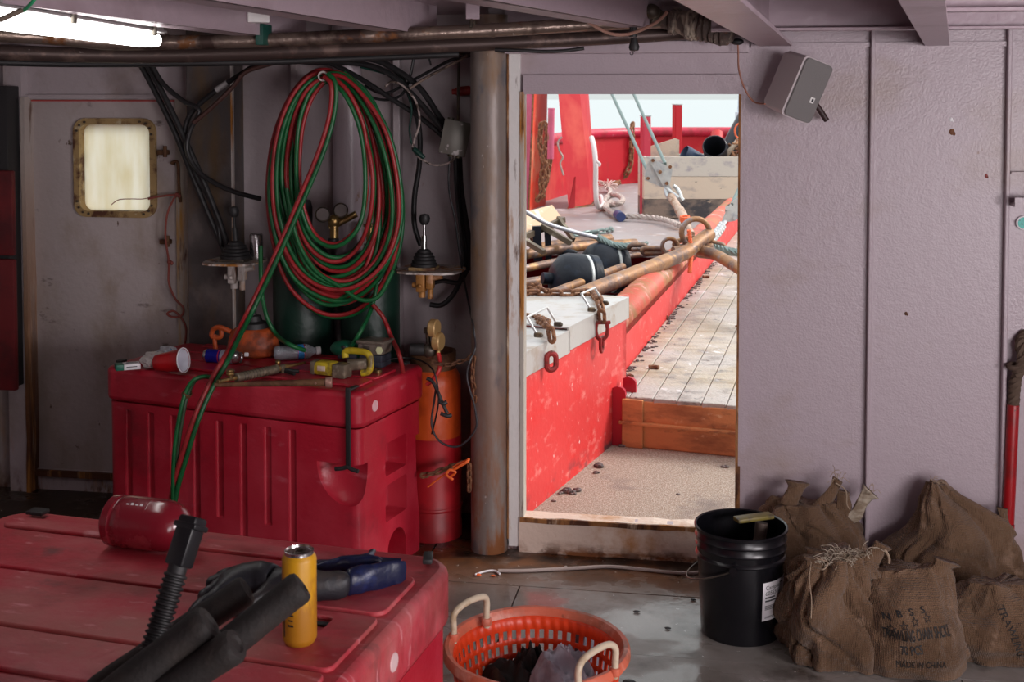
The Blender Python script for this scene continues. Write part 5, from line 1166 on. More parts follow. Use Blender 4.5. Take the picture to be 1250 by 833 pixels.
# tall yellow can
c = on(366,784); t = thing('drink_can','tall yellow drink can standing on the front tote','can',c,0)
M['can_yellow'] = pm('yellow_can_print', (0.60,0.30,0.008), .42, .0, [((0.40,0.17,0.01),(14,14,7),.50,.60,4),((0.10,0.07,0.02),(30,30,12),.66,.70,3)])
mb = MB(); mb.lathe(canprof(.0335,.182),48,(0,0,0),cap=False); obj('can_body', mb, 'can_yellow', t)
mb = MB(); mb.lathe([(.030,.170),(.0278,.179),(.0285,.183),(.0262,.1835),(.0250,.179),(0,.178)],48,(0,0,0),cap=False); obj('can_top', mb, 'chrome', t)
mb = MB(); mb.lathe([(.0075,0),(.0095,.001),(.0095,.002),(.0075,.0025)],20,(.002,-.004,.1795),cap=False,sx=1,sy=1.5); mb.sphere((.0,.012,.179),.009,(1,1,.12),14); obj('pull_tab', mb, 'dark_metal', t)
mb = MB()
for i,(a0,z0,w_,h_) in enumerate([(-.9,.10,.004,.030),(-.7,.05,.003,.06),(-.2,.045,.012,.004),(-.2,.055,.010,.003),(-.2,.065,.012,.003),(-.2,.075,.009,.003),(-.25,.095,.013,.012),(.35,.12,.004,.03)]):
    th_ = -PI/2+a0; mb.box((math.cos(th_)*.0336,math.sin(th_)*.0336,z0),(w_,.0006,h_),rot=th_+PI/2)
obj('printed_marks', mb, 'ink', t)
# gloves: a black dipped glove with blue cuff
def skin(name, verts, edges, radii, mat, parent, root=0, sub=2, world=True, flat=None):
    me = bpy.data.meshes.new('sk'); me.from_pydata([tuple(v) for v in verts], edges, []); o = bpy.data.objects.new('sk', me); COL.objects.link(o)
    o.modifiers.new('s','SKIN'); sv = me.skin_vertices[0].data
    for i, r in enumerate(radii):
        r = r if isinstance(r, tuple) else (r, r); sv[i].radius = r; sv[i].use_root = (i == root)
    sb = o.modifiers.new('u','SUBSURF'); sb.levels = sub; sb.render_levels = sub
    bpy.context.view_layer.update(); m2 = bpy.data.meshes.new_from_object(o.evaluated_get(bpy.context.evaluated_depsgraph_get()))
    bpy.data.objects.remove(o); bpy.data.meshes.remove(me)
    mb = MB(); mb.bm.free(); mb.bm = bmesh.new(); mb.bm.from_mesh(m2); bpy.data.meshes.remove(m2)
    for v in mb.bm.verts: v.co += Vector((noise.noise(v.co*45),noise.noise(v.co*45+Vector((7,0,0))),noise.noise(v.co*45+Vector((0,9,0)))))*.003
    return mb
t = thing('work_glove','black rubber work glove with navy cuff lying on the front tote behind the yellow can','glove',on(350,735))
g = lambda px,py,h: onZ(px,py,TH+h)
wr = g(430,714,.028); V = [wr, g(385,716,.030), g(345,714,.034), g(318,712,.034), g(290,712,.030),
     g(266,726,.026), g(246,739,.020), g(230,752,.014),       # index, nearest
     g(272,713,.034), g(256,722,.030), g(243,732,.022),
     g(276,706,.034), g(262,710,.030), g(250,716,.024),
     g(282,700,.028), g(272,702,.026), g(262,706,.02),
     g(322,728,.022), g(300,740,.016), g(282,748,.012)]
E = [(0,1),(1,2),(2,3),(3,4),(4,5),(5,6),(6,7),(4,8),(8,9),(9,10),(3,11),(11,12),(12,13),(3,14),(14,15),(15,16),(2,17),(17,18),(18,19)]
Rr = [(.021,.029),(.027,.036),(.034,.046),(.038,.054),(.032,.046),.0175,.016,.012,.0165,.015,.012,.0165,.015,.012,.015,.014,.010,.018,.015,.012]
mbg = skin('hand', V, E, Rr, 'glove_black', t)
for v in mbg.bm.verts:
    if v.co.z < TH+.001: v.co.z = TH+.001
obj('glove_hand', mbg, 'glove_black', t, True)
V = [g(418,713,.028), g(450,708,.024), g(475,705,.018), g(497,702,.012)]
mbg = skin('cuff', V, [(0,1),(1,2),(2,3)], [(.024,.033),(.019,.036),(.010,.038),(.005,.034)], 'glove_blue', t)
for v in mbg.bm.verts:
    if v.co.z < TH+.001: v.co.z = TH+.001
    v.co.z += .004*noise.noise(v.co*30)
obj('glove_cuff', mbg, 'glove_blue', t, True)
t = thing('work_glove','second glove with crumpled navy cuff, lying farther back beyond the first','glove',on(440,694))
V = [g(468,690,.018), g(440,688,.022), g(415,690,.022), g(395,694,.020), g(378,696,.016), g(360,698,.012), g(392,688,.018),g(374,688,.012), g(452,680,.020),g(456,672,.016)]
mbg = skin('cuff2', V, [(0,1),(1,2),(2,3),(3,4),(4,5),(3,6),(6,7),(1,8),(8,9)], [(.008,.020),(.012,.022),(.014,.020),(.012,.018),.009,.007,.010,.007,.010,.007], 'glove_blue', t)
for v in mbg.bm.verts:
    if v.co.z < TH+.001: v.co.z = TH+.001
obj('glove_cuff', mbg, 'glove_blue', t, True)
mb = MB(); mb.box(g(474,690,.022),(.05,.045,.005),rot=Matrix.Rotation(.35,3,'X'),bev=.002); obj('cuff_fold', mb, 'glove_blue', t, True)
# foam grips and corrugated tube in the left foreground
def grip(label, e0, e1, r, d0):
    t = thing('foam_grip_handle', label, 'handle', e1, 0, 'black foam grips in the foreground')
    X = (Vector(e0)-Vector(e1)); Lh = X.length; X.normalize()
    mb = MB(); pr = [(0,0),(r*.62,0),(r*.9,.006),(r,.02)]+[(r*(1.0+.015*math.sin(k*1.7)),.02+(Lh-.045)*k/8) for k in range(1,9)]+[(r*1.03,Lh-.022),(r*1.02,Lh-.008),(r*.90,Lh-.002),(r*.55,Lh),(r*.42,Lh-.004),(0,Lh-.004)]
    mb.lathe(pr,32,e1,X,cap=False); obj('foam_sleeve', mb, 'foam', t, True)
    return t
grip('long black foam grip reaching farthest right, in front of the yellow can', W(370,714,2.08), onZ(165,878,TH+.028), .0275, 2)
grip('black foam grip just left of the longest one, parallel to it', W(303,719,2.14), onZ(110,850,TH+.027), .0265, 2)
grip('thick black foam grip nearest the camera, lowest of the four', W(290,786,1.90), onZ(95,914,TH+.028), .0275, 2)
grip('thick black foam grip lying above the lowest one, at the lower left', W(258,760,1.94), onZ(50,920,TH+.033), .0325, 2)
t = thing('corrugated_tube','black corrugated tube with a flat square end sticking up at the front left','tube',onZ(165,905,TH))
a, b = onZ(150,905,TH+.006), W(234,640,2.12); dd = b-a; X = dd.normalized(); Lh = dd.length
mb = MB(); pr = [(0,0),(.017,0)]; n = int((Lh-.08)/.0095)
for k in range(n): z = .004+k*.0095; pr += [(.0165,z),(.0205,z+.002),(.0205,z+.0052),(.0165,z+.0072)]
pr += [(.017,Lh-.07),(0,Lh-.07)]; mb.lathe(pr,24,a,X,cap=False); obj('ribbed_hose', mb, 'rubber', t, True)
m_ = X.to_track_quat('Z','Y').to_matrix()
mb = MB(); mb.box(b-X*.030,(.040,.034,.085),rot=m_,bev=.005); mb.box(b-X*.004,(.050,.038,.010),rot=m_,bev=.003); o = obj('square_end', mb, 'black_plastic', t, True)

# ------------------------------------------------------------ cylinders
def gas(px, Y, r, H, mat, name, label, split=None):
    p_ = onY(px,560,Y); p_ = Vector((p_.x,Y,0)); t = thing(name, label, 'gas cylinder', p_)
    pr = [(0,.006),(r*.8,.0),(r*.97,.01),(r,.04)]
    pr2 = [(r,H*.5)]+[(r*math.cos(a_)*1.0 if i<7 else r*.16, H-r*.9+r*.9*math.sin(a_)) for i,a_ in enumerate([PI/2*k/8 for k in range(9)])]
    prf = pr+pr2[:-1]+[(r*.2,H-.002),(r*.2,H+.03),(0,H+.03)]
    mb = MB(); mb.lathe(prf,48,(0,0,0),cap=False); obj('shell', mb, mat, t)
    return t, p_
g1_, q1 = gas(371, 4.985, .125, 1.20, 'cyl_green', 'gas_cylinder', 'dark green gas cylinder behind the left of the hose coil, below a black cap')
mb = MB(); mb.lathe([(.028,1.20),(.040,1.23),(.044,1.25),(.044,1.34),(.036,1.37),(0,1.375)],24,(0,0,0),cap=False); obj('valve_cap', mb, 'rubber', g1_)
mb = MB(); mb.box((.045,-.117,1.10),(.035,.004,.045),rot=.3,bev=.001); obj('label_tag', mb, 'white_plastic', g1_)
g2_, q2 = gas(453, 4.985, .125, 1.16, 'cyl_green', 'gas_cylinder', 'dark green gas cylinder behind the right of the hose coil')
mb = MB(); mb.cyl((0,0,1.19),(0,0,1.26),.016,seg=14); mb.lathe([(.0,1.26),(.028,1.262),(.030,1.275),(.0,1.28)],10,(0,0,0),cap=False); obj('valve', mb, 'brass', g2_)
# regulator with two gauges between them
cR = onY(408,270,4.90); t = thing('gas_regulator','brass regulator with two round gauges on the gas cylinders behind the hoses','regulator',cR-Vector((0,0,.1)))
mb = MB(); mb.cyl(cR+Vector((-.02,0,-.03)),cR+Vector((.09,.02,.03)),.014,seg=12); mb.sphere(cR,.026,(1,1,1.1),16); mb.cyl(cR+Vector((0,0,-.08)),cR,.018,seg=14); obj('regulator_body', mb, 'brass', t, True)
mb = MB(); mb.cyl(cR+Vector((0,-.01,-.11)),cR+Vector((0,-.01,-.07)),.022,seg=16,bev=.004); obj('adjusting_knob', mb, 'rubber', t, True)
for (px,py) in ((394,262),(416,257)):
    gp_ = onY(px,py,4.86); mb = MB(); ax_ = (EYEV-gp_).normalized(); ax_ = (ax_+Vector((0,0,.2))).normalized()
    mb.lathe([(0,-.022),(.026,-.022),(.031,-.016),(.031,.006),(.027,.009),(.026,.004),(.0,.004)],28,gp_,ax_,cap=False); gg = obj('gauge', mb, 'dark_metal', t, True)
    mb = MB(); mb.lathe([(0,.0055),(.0255,.0055)],28,gp_,ax_,cap=False); obj('dial', mb, pm('gauge_dial',(0.13,0.105,0.10),.35), gg, True)
# orange cylinder by the column
g3_, q3 = gas(529, 4.90, .115, .735, 'cyl_orange', 'gas_cylinder', 'orange gas cylinder with red lower half standing beside the steel column')
mb = MB(); mb.lathe([(.1155,.42),(.1165,.42),(.1165,.06),(.1185,.055),(.1185,.0),(.1155,0)],48,(0,0,0),cap=False); obj('red_lower_half', mb, 'cyl_red', g3_)
mb = MB(); mb.lathe([(.119,.12),(.122,.124),(.122,.132),(.119,.136)],48,(0,0,0),cap=False); obj('band', mb, 'cyl_red', g3_)
mb = MB(); mb.lathe([(.085,.68),(.095,.70),(.095,.765),(.088,.765),(.088,.70)],32,(0,0,0),cap=False,sx=1,sy=1); obj('valve_guard', mb, 'brown_steel', g3_)
cR = W(520,424,4.84); t = thing('gas_regulator','regulator with two edge-on yellowed gauges on the orange cylinder','regulator',cR-Vector((0,0,.06)))
mb = MB(); mb.sphere(W(524,428,4.85),.028,(1.1,1,1.1),16); mb.cyl(W(524,428,4.85),Vector((q3.x,q3.y,.75)),.014,seg=12); obj('regulator_body', mb, 'dark_metal', t, True)
mb = MB(); mb.cyl(W(500,427,4.85),W(518,427,4.85),.024,.026,seg=12,bev=.004); obj('adjusting_knob', mb, 'rubber', t, True)
for (px,py) in ((531,401),(536,417)):
    gp_ = W(px,py,4.82); ax_ = (_R*.93-_H*.35).normalized(); mb = MB()
    mb.lathe([(0,-.022),(.030,-.022),(.036,-.016),(.036,.008),(.032,.012),(.0,.012)],28,gp_,ax_,cap=False); gg = obj('gauge', mb, pm('yellowed_gauge_case',(0.50,0.32,0.13),.4,.3), t, True)
mb = MB(); mb.cyl(W(518,402,4.85),W(526,402,4.85),.007,seg=8); mb.lathe([(0,-.01),(.02,-.008),(.02,.008),(0,.01)],14,W(523,404,4.85),(0,0,1),cap=False); mb.cyl(W(522,405,4.85),W(523,424,4.85),.009,seg=10); obj('valve_wheel', mb, 'dark_metal', t, True)
mb = MB(); mb.tube([W(535,431,4.82),W(537,441,4.80),W(536,452,4.78),W(529,463,4.78),W(521,470,4.79)], .0085, 10); single('gas_hose', mb, pm('bright_red_hose',(0.52,0.03,0.03),.4), 'short bright red hose curving down from the orange cylinder\'s regulator', 'hose')
mb = MB(); mb.cyl(W(535,428,4.82),W(535,435,4.82),.009,seg=6); o = obj('hose_fitting', mb, 'brass', t, True)

# ------------------------------------------------------------ twin hose coil on its peg
pk = thing('hose_peg','pale steel pipe peg on the recessed bulkhead holding the hose coil','peg',onY(400,100,YB-.1))
pa0 = onY(410,103,YB+.0); pb0 = onY(394,93,4.66)
mb = MB(); mb.lathe([(.014,0),(.020,0),(.020,(pb0-pa0).length),(.014,(pb0-pa0).length),(.014,.02)],24,pa0,(pb0-pa0),cap=False); obj('pipe_peg', mb, 'rusty_white', pk, True)
hose = thing('twin_welding_hose','coil of twin red and green welding hose hanging on the peg over the gas cylinders','hose',onY(405,388,4.74))
def twin(paths_px, r=.0088, k=7, turns=0.0, seed=0):
    """paths_px: 3-D points; returns two builders running side by side"""
    P = spline(paths_px, k); A = []; B = []
    for i, p_ in enumerate(P):
        T_ = (P[min(i+1,len(P)-1)]-P[max(i-1,0)]).normalized(); Yv = Vector((0,-1,0)); N_ = T_.cross(Yv)
        if N_.length < .1: N_ = T_.cross(Vector((1,0,0)))
        N_.normalize(); B_ = N_.cross(T_)
        a_ = seed + turns*2*PI*i/len(P) + .5*math.sin(i*.11+seed); o_ = (N_*math.cos(a_)+B_*math.sin(a_))*r*1.02
        A.append(p_+o_); B.append(p_-o_)
    m1 = MB(); m1.tube(A, r, 10, smooth=0); m2 = MB(); m2.tube(B, r, 10, smooth=0); return m1, m2
random.seed(21)
loops = [(322,500,86,388),(330,490,90,372),(342,478,93,352),(336,484,88,340),(348,468,95,362),(352,472,92,330),(326,494,87,366),(356,462,96,318),(345,488,91,345),(330,500,89,352),(360,455,97,300)]
pts = []
for i,(l_,r_,tp,bt) in enumerate(loops):
    Y = 4.80-.011*i
    for k in range(14):
        a_ = 2*PI*(k+.5)/14; s_ = (1-math.cos(a_))/2
        cx = (l_+r_)/2+random.uniform(-2,2); x = 402+(cx-402)*min(1,s_*1.3) + (r_-l_)/2*math.sin(a_)*(.80+.20*s_)
        y = (tp+bt)/2+14*(s_-.5)*0 - (bt-tp)/2*math.cos(a_) + random.uniform(-2,2)
        pts.append(onY(x, y, Y-.011*k/14+.015*math.sin(k*1.3+i)))
m1, m2 = twin(pts, k=6, turns=5)
obj('red_hose', m1, 'hose_red', hose, True); obj('green_hose', m2, 'hose_green', hose, True)
run = [onY(398,92,4.655),onY(407,104,4.64),onY(405,140,4.64),onY(392,185,4.63),onY(365,250,4.62),onY(335,318,4.60),onY(303,385,4.56),W(276,438,4.56),W(259,468,4.52),W(240,510,4.47),W(224,560,4.47),W(212,605,4.48),W(206,660,4.50),W(204,720,4.52)]
m1, m2 = twin(run, r=.0092, k=8, turns=-.0, seed=0.2); obj('red_hose', m1, 'hose_red', hose, True); obj('green_hose', m2, 'hose_green', hose, True)
def extra(path, mat, label=None):
    mb = MB(); mb.tube(path, .0088, 10); return obj('red_hose' if mat == 'hose_red' else 'green_hose', mb, mat, hose, True)
extra([onY(318,300,4.74),onY(319,350,4.74),onY(325,385,4.72),onY(337,408,4.72),W(352,420,4.79),W(372,428,4.82)], 'hose_green')
extra([onY(455,372,4.72),onY(468,388,4.72),onY(477,410,4.73),W(487,432,4.70),W(492,455,4.72)], 'hose_red')
extra([onY(350,230,4.69),onY(362,290,4.68),onY(385,330,4.68),onY(415,350,4.68),onY(440,366,4.68),onY(462,362,4.69),onY(480,330,4.70)], 'hose_green')
extra([onY(462,330,4.76),onY(455,372,4.75),W(440,405,4.80),W(425,428,4.83)], 'hose_green')
# second pair from the torch down the tote front
run = [W(266,463,4.62),W(250,460,4.56),W(236,466,4.53),W(226,486,4.48),W(219,520,4.47),W(214,560,4.47),W(212,600,4.48),W(211,660,4.50),W(211,715,4.52)]
th2 = thing('torch_hose','pair of worn green hoses from the cutting torch hanging over the tote front','hose',W(211,715,4.45))
m1, m2 = twin(run, r=.0075, k=8, turns=.3, seed=.5); obj('green_hose', m1, 'hose_green', th2, True); obj('dark_hose', m2, pm('worn_dark_green_hose',(0.035,0.06,0.03),.5), th2, True)
for (x,y,d_) in ((262,463,4.61),(228,481,4.49)):
    mb = MB(); q = W(x,y,d_); mb.lathe([(.016,-.012),(.018,-.008),(.018,.008),(.016,.012)],16,q,Vector((.6,-.3,.7)),cap=False); obj('tape_band', mb, 'brown_steel', th2, True)

# ------------------------------------------------------------ black cables
def cable(name, label, pts, r, mat='cable', group=None, cat='cable'):
    mb = MB(); mb.tube(pts, r, 9, smooth=7); return single(name, mb, mat, label, cat, group)
G = 'black cables on the recessed bulkhead'
def cy(lst, Y): return [onY(x,y,Y) for x,y in lst]
YC = YB-.19
cable('black_cable','leftmost thick black cable dropping from the pipes across the door to the left lever', cy([(160,62),(175,85),(196,125),(215,165),(235,215),(256,265),(280,320)],YC-.01), .0125, group=G)
cable('black_cable','second thick black cable, just right of the leftmost', cy([(170,62),(186,90),(207,130),(228,175),(250,225),(268,270),(284,318)],YC-.03), .0125, group=G)
cable('black_cable','third black cable from the left, curving right at its lower end to the hoses', cy([(178,62),(196,98),(222,122),(243,135),(232,160),(229,185),(245,212),(280,232),(318,243)],YC-.05), .0105, group=G)
cable('black_cable','black cable with a pale taped band sweeping up right from the door to the pipes', cy([(270,300),(262,255),(240,215),(226,175),(232,140),(262,112),(292,92),(325,72),(350,60)],YC-.02), .0115, group=G)
mb = MB(); q0_, q1_ = onY(264,110,YC-.02), onY(278,101,YC-.02); mb.cyl(q0_,q1_,.0135,seg=14); single('tape_wrap', mb, 'grey_lt', 'pale grey tape wrapped round a black cable beside the door', 'tape')
cable('black_cable','thin dark brown cable crossing the dark box column', cy([(236,150),(262,128),(285,105),(300,88),(330,78),(360,70)],YC-.06), .010, pm('dark_brown_cable',(0.06,0.025,0.02),.5), G)
cable('black_cable','upper long black cable from the pipes sweeping down right to the junction box', cy([(300,66),(380,74),(430,70),(470,78),(510,105),(535,140),(552,165)],YC-.0), .0125, group=G)
cable('black_cable','second long black cable below the upper one', cy([(300,70),(380,76),(440,78),(478,92),(512,125),(540,158)],YC-.03), .0125, group=G)
cable('black_cable','black cable passing behind the coil and reaching the junction box from the left', cy([(350,60),(400,76),(440,96),(480,122),(515,145),(545,170)],YC+.02), .011, group=G)
cable('black_cable','black cable falling behind the right lever', cy([(470,76),(490,95),(505,130),(512,160),(512,200),(506,240),(506,275),(514,300)],YC+.04), .0115, group=G)
cable('black_cable','thick black cable from under the junction box down beside the column', cy([(560,190),(562,230),(568,270),(572,300),(572,330)],YB-.10), .015, group=G)
cable('black_cable','second black cable under the junction box, left of the thick one', cy([(556,190),(558,235),(563,280),(566,325),(556,355),(540,372),(525,372)],YB-.13), .011, group=G)
cable('black_cable','looped black cable joining the right lever valve from the column', cy([(570,330),(560,345),(540,343),(525,347)],YB-.16), .010, group=G)
cable('black_cable','drooping thin black cable across the top of the alcove', cy([(445,105),(470,114),(500,100),(530,84),(555,72),(600,65),(640,60)],YC+.05), .0065, group=G)
cable('black_cable','thin black cable looping low below the drooping one', cy([(450,118),(470,122),(490,116),(500,95),(505,70)],YC+.06), .006, group=G)
cable('black_cable','thin black wire hanging in a hook shape below the pipes', cy([(526,80),(524,68),(532,64),(545,70)],YC+.06)+cy([(530,90),(536,105)],YC+.06)[0:0], .004, group=G)
cable('black_cord','thin black cord hanging from the junction box down past the orange cylinder', [onY(549,190,YB-.2),onY(548,230,YB-.2),onY(556,270,YB-.2),onY(561,310,YB-.2),onY(570,360,YB-.2)]+[W(578,400,4.76),W(580,425,4.76),W(574,440,4.74),W(570,462,4.74),W(580,500,4.745),W(580,525,4.75),W(560,545,4.76),W(538,540,4.765),W(527,520,4.765),W(530,490,4.765),W(533,470,4.75)], .0042, pm('grey_black_cord',(0.03,0.03,0.035),.4), None, 'cord')
cable('green_wire','dark green wire looping from the coil top to a plug above the lever', cy([(440,82),(470,90),(492,100),(502,130),(500,160),(505,182),(513,190)],YC-.0), .0045, pm('dark_green_wire',(0.01,0.06,0.045),.45), None, 'wire')
cable('taped_cord','pale and brown taped cord curling from the cables to the junction box', cy([(470,106),(478,100),(492,105),(508,125),(512,150),(506,170),(504,182),(514,194),(532,202),(550,198),(556,190)],YC-.05), .0048, pm('paint_flecked_cord',(0.34,0.27,0.25),.6,0,[((0.06,0.04,0.03),(50,50,50),.5,.56,3)]), None, 'cord')
mb = MB(); mb.cyl(onY(505,182,YC-.06),onY(518,193,YC-.06),.012,.009,seg=10,bev=.002); single('green_plug', mb, pm('dark_green_plug',(0.008,0.04,0.03),.45), 'dark green cable plug hanging above the right lever', 'plug')
cable('taped_cord','frayed brown cord running up right from the alcove to the ceiling ledge', cy([(500,108),(520,95),(545,82),(560,74),(580,63),(604,58)],YC-.04), .006, pm('frayed_brown_cord',(0.20,0.14,0.11),.7,0,[((0.05,0.035,0.03),(40,40,40),.48,.56,3)]), None, 'cord')
# conduit rack
mb = MB(); a = onY(455,66,YC+.08); b = onY(572,66,YC+.08); mb.cyl(a,b,.006,seg=8); c = onY(560,66,YC+.08); d = onY(559,150,YC+.08); mb.cyl(c,d,.006,seg=8); single('conduit', mb, 'dark_metal', 'thin dark conduit making a right angle above the junction box', 'conduit')
mb = MB(); mb.lathe([(0,-.035),(.016,-.034),(.020,-.02),(.020,.02),(.016,.034),(0,.035)],18,onY(566,111,YB-.06),(1,0,.1),cap=False); mb.cyl(onY(552,112,YB-.07),onY(558,112,YB-.07),.012,seg=12); single('red_plug', mb, pm('dull_red_plug',(0.30,0.02,0.015),.45), 'dull red round-ended plug on the bulkhead above the junction box', 'plug')
# junction box
jb = onY(555,168,YC-.03); t = thing('junction_box','grey metal junction box tilted on the cables beside the steel column','box',jb-Vector((0,0,.08)),.25)
mrot = Matrix.Rotation(.26,4,'Z') @ Matrix.Rotation(.20,4,'Y')
mb = MB(); mb.M = Matrix.Translation(jb) @ mrot; mb.box((0,0,0),(.105,.075,.135),bev=.004); obj('box_body', mb, 'grey_box', t, True)
mb = MB(); mb.M = Matrix.Translation(jb) @ mrot; mb.box((0,-.042,0),(.112,.012,.142),bev=.003); obj('box_cover', mb, pm('grey_cover',(0.15,0.14,0.12),.4,.3,[((0.5,0.46,0.45),(14,14,14),.64,.68,3)]), t, True)
mb = MB(); mb.M = Matrix.Translation(jb) @ mrot; mb.cyl((.0,0,-.08),(.0,0,-.066),.014,seg=12); mb.cyl((.03,0,-.08),(.03,0,-.066),.014,seg=12); mb.cyl((-.03,-.0,.066),(-.03,0,.078),.014,seg=12); obj('cable_gland', mb, 'dark_metal', t, True)

# ------------------------------------------------------------ lever stations
def lever(label, px, py, Y, plate_px, mat_valve, big):
    c = onY(px,py,Y); t = thing('control_lever', label, 'lever', Vector((c.x,Y,c.z-.17)))
    x0, x1 = onY(plate_px[0],py,Y).x, onY(plate_px[1],py,Y).x
    mb = MB(); n = 26; out = []
    for i in range(n):
        a_ = 2*PI*i/n; rx = (x1-x0)/2; ry = .13; k = 1+.02*math.sin(i*2.5)
        out.append(((x0+x1)/2+rx*math.copysign(abs(math.cos(a_))**.6,math.cos(a_))*k, Y+ry*math.copysign(abs(math.sin(a_))**.6,math.sin(a_))*k))
    mb.prism(out, c.z-.008, c.z, 'Z'); obj('mounting_plate', mb, 'rusty_white', t, True, smooth=False)
    b = Vector((c.x,Y-.02,c.z))
    pr = [(.0,0),(.062,0),(.064,.012),(.056,.016),(.058,.026),(.050,.030),(.052,.040),(.044,.044),(.045,.053),(.034,.058),(.030,.068),(.014,.074),(0,.074)]
    if not big: pr = [(r_*.86,z_) for r_,z_ in pr]
    mb = MB(); mb.box(b+Vector((0,0,.006)),(.11,.10,.014),bev=.003); o = obj('base_ring', mb, 'dark_metal' if big else 'win_rust', t, True)
    mb = MB(); mb.lathe(pr,28,b+Vector((0,0,.012)),(0,0,1),cap=False); obj('rubber_boot', mb, 'rubber', t, True)
    tilt = Vector((-.05 if big else .02,0,1)).normalized(); top = b+Vector((0,0,.08))
    mb = MB(); mb.cyl(top,top+tilt*.06,.013,.011,seg=12); mb.cyl(top+tilt*.05,top+tilt*.11,.006,seg=10); obj('lever_rod', mb, 'chrome' if not big else 'rubber', t, True)
    mb = MB(); mb.lathe([(0,0),(.012,0),(.021,.012),(.023,.028),(.018,.042),(0,.046)],18,top+tilt*.105,tilt,cap=False); obj('knob', mb, 'rubber', t, True)
    u_ = c+Vector((0,-.01,-.008))
    mb = MB(); mb.box(u_+Vector((-.014,0,-.045)),(.038,.05,.085),bev=.006); mb.box(u_+Vector((.024,0,-.04)),(.03,.045,.07),bev=.006); mb.cyl(u_+Vector((-.012,0,-.11)),u_+Vector((-.012,0,-.08)),.015,seg=12); mb.cyl(u_+Vector((.024,0,-.115)),u_+Vector((.024,0,-.07)),.012,seg=12); mb.cyl(u_+Vector((-.05,-.005,-.06)),u_+Vector((-.03,-.005,-.06)),.012,seg=10); mb.cyl(u_+Vector((.03,0,-.03)),u_+Vector((.075,0,-.02)),.012,seg=10); mb.sphere(u_+Vector((-.014,-.028,-.06)),.010,seg=10); obj('valve_block', mb, mat_valve, t, True)
    return t
lever('black control lever on a pale plate against the dark box column, left of the hoses', 290, 318, YB-.27, (254,320), 'rusty_white', True)
M['orange_valve'] = pm('rust_orange_valve', (0.42,0.19,0.05), .5, .3, [((0.60,0.34,0.20),(14,14,14),.5,.62,4),((0.14,0.05,0.02),(20,20,20),.56,.66,4)])
lever('black knobbed control lever on a pale plate with an orange valve, right of the hoses', 519, 328, YB-.22, (487,566), 'orange_valve', False)
c = onY(313,306,YB-.24); mb = MB(); mb.lathe([(0,0),(.027,0),(.028,.004),(.028,.105),(.025,.112),(.020,.115),(0,.116)],28,c-Vector((0,0,.04)),(0,0,1),cap=False); single('steel_canister', mb, 'chrome', 'shiny steel canister standing on the plate beside the left lever', 'canister')

# ------------------------------------------------------------ chain and strap by the orange cylinder
chain('rusty_chain','rusty chain hanging beside the steel column above the orange cylinder', [W(579,435,4.80),W(577,460,4.80),W(580,480,4.80),W(579,500,4.80)], .036,.022,.004,'rust', jit=.1)
chain('rusty_chain','dark rusty chain wrapped round the top of the orange cylinder to the column', [W(527,442,4.74),W(545,446,4.745),W(560,442,4.77),W(572,438,4.80),W(578,432,4.80)], .036,.022,.004,'brown_steel')
chain('rusty_chain','rusty chain belt round the red half of the orange cylinder', [W(514,581,4.77),W(530,578,4.762),W(545,572,4.765),W(558,568,4.80),W(571,560,4.82)], .045,.028,.006,'rust')
chain('rusty_chain','short rusty chain hanging beside the red half of the cylinder', [W(573,566,4.80),W(573,590,4.80),W(573,608,4.80)], .040,.025,.005,'rust')
t = thing('rubber_strap','black rubber strap with a toggle hanging by the orange cylinder','strap',W(547,508,4.74))
mb = MB(); mb.tube([W(521,462,4.75),W(528,466,4.745),W(534,478,4.74),W(540,492,4.74),W(546,505,4.74)], .0075, 8); obj('strap_band', mb, 'rubber', t, True)
mb = MB(); mb.tube([W(536,490,4.735),W(541,493,4.73),W(545,491,4.735)], .009, 8); mb.tube([W(538,505,4.735),W(546,508,4.73),W(551,507,4.735)], .008, 8); obj('toggle', mb, 'rubber', t, True)
M['orange_cord'] = pm('orange_nylon_cord', (0.80,0.13,0.02), .5)
mb = MB(); mb.tube([W(552,575,4.73),W(560,570,4.72),W(570,564,4.72),W(572,561,4.74)], .006, 8); mb.tube([W(550,582,4.73),W(556,577,4.72),W(549,574,4.72),W(545,580,4.72),W(553,586,4.72)], .005, 8); mb.tube([W(571,562,4.73),W(560,567,4.735),W(553,571,4.735)], .005, 8); mb.tube([W(547,577,4.735),W(535,585,4.755),W(522,595,4.765)], .0035, 8); single('orange_cord', mb, 'orange_cord', 'bright orange cord knotted on the chain round the cylinder', 'cord')
# brown pull cord on the steel door
M['brown_cord'] = pm('red_brown_cord', (0.24,0.055,0.04), .6)
cable('pull_cord','red brown cord hanging down the right side of the steel door', cy([(181,243),(195,240),(216,238),(212,243),(204,262),(202,290),(206,320),(206,345),(214,365),(224,376),(221,386),(210,387),(204,383),(212,380),(221,388),(227,400),(226,418),(222,440)],YB-.045), .0048, 'brown_cord', None, 'cord')
for (x,y,lb_) in ((216,238,'upper knot of the red brown cord beside the porthole'),(207,320,'lower knot of the red brown cord on the steel door')):
    mb = MB(); q = onY(x,y,YB-.045); mb.sphere(q,.010,(1.2,1,1),10); mb.sphere(q+Vector((.012,-.004,-.004)),.008,(1,1,1.2),10); single('cord_knot', mb, 'brown_cord', lb_, 'knot')
cable('thin_wire','thin pale brown wire drooping across the porthole', cy([(136,250),(145,244),(160,243),(175,243),(186,240)],YB-.03), .002, 'brown_cord', None, 'wire')

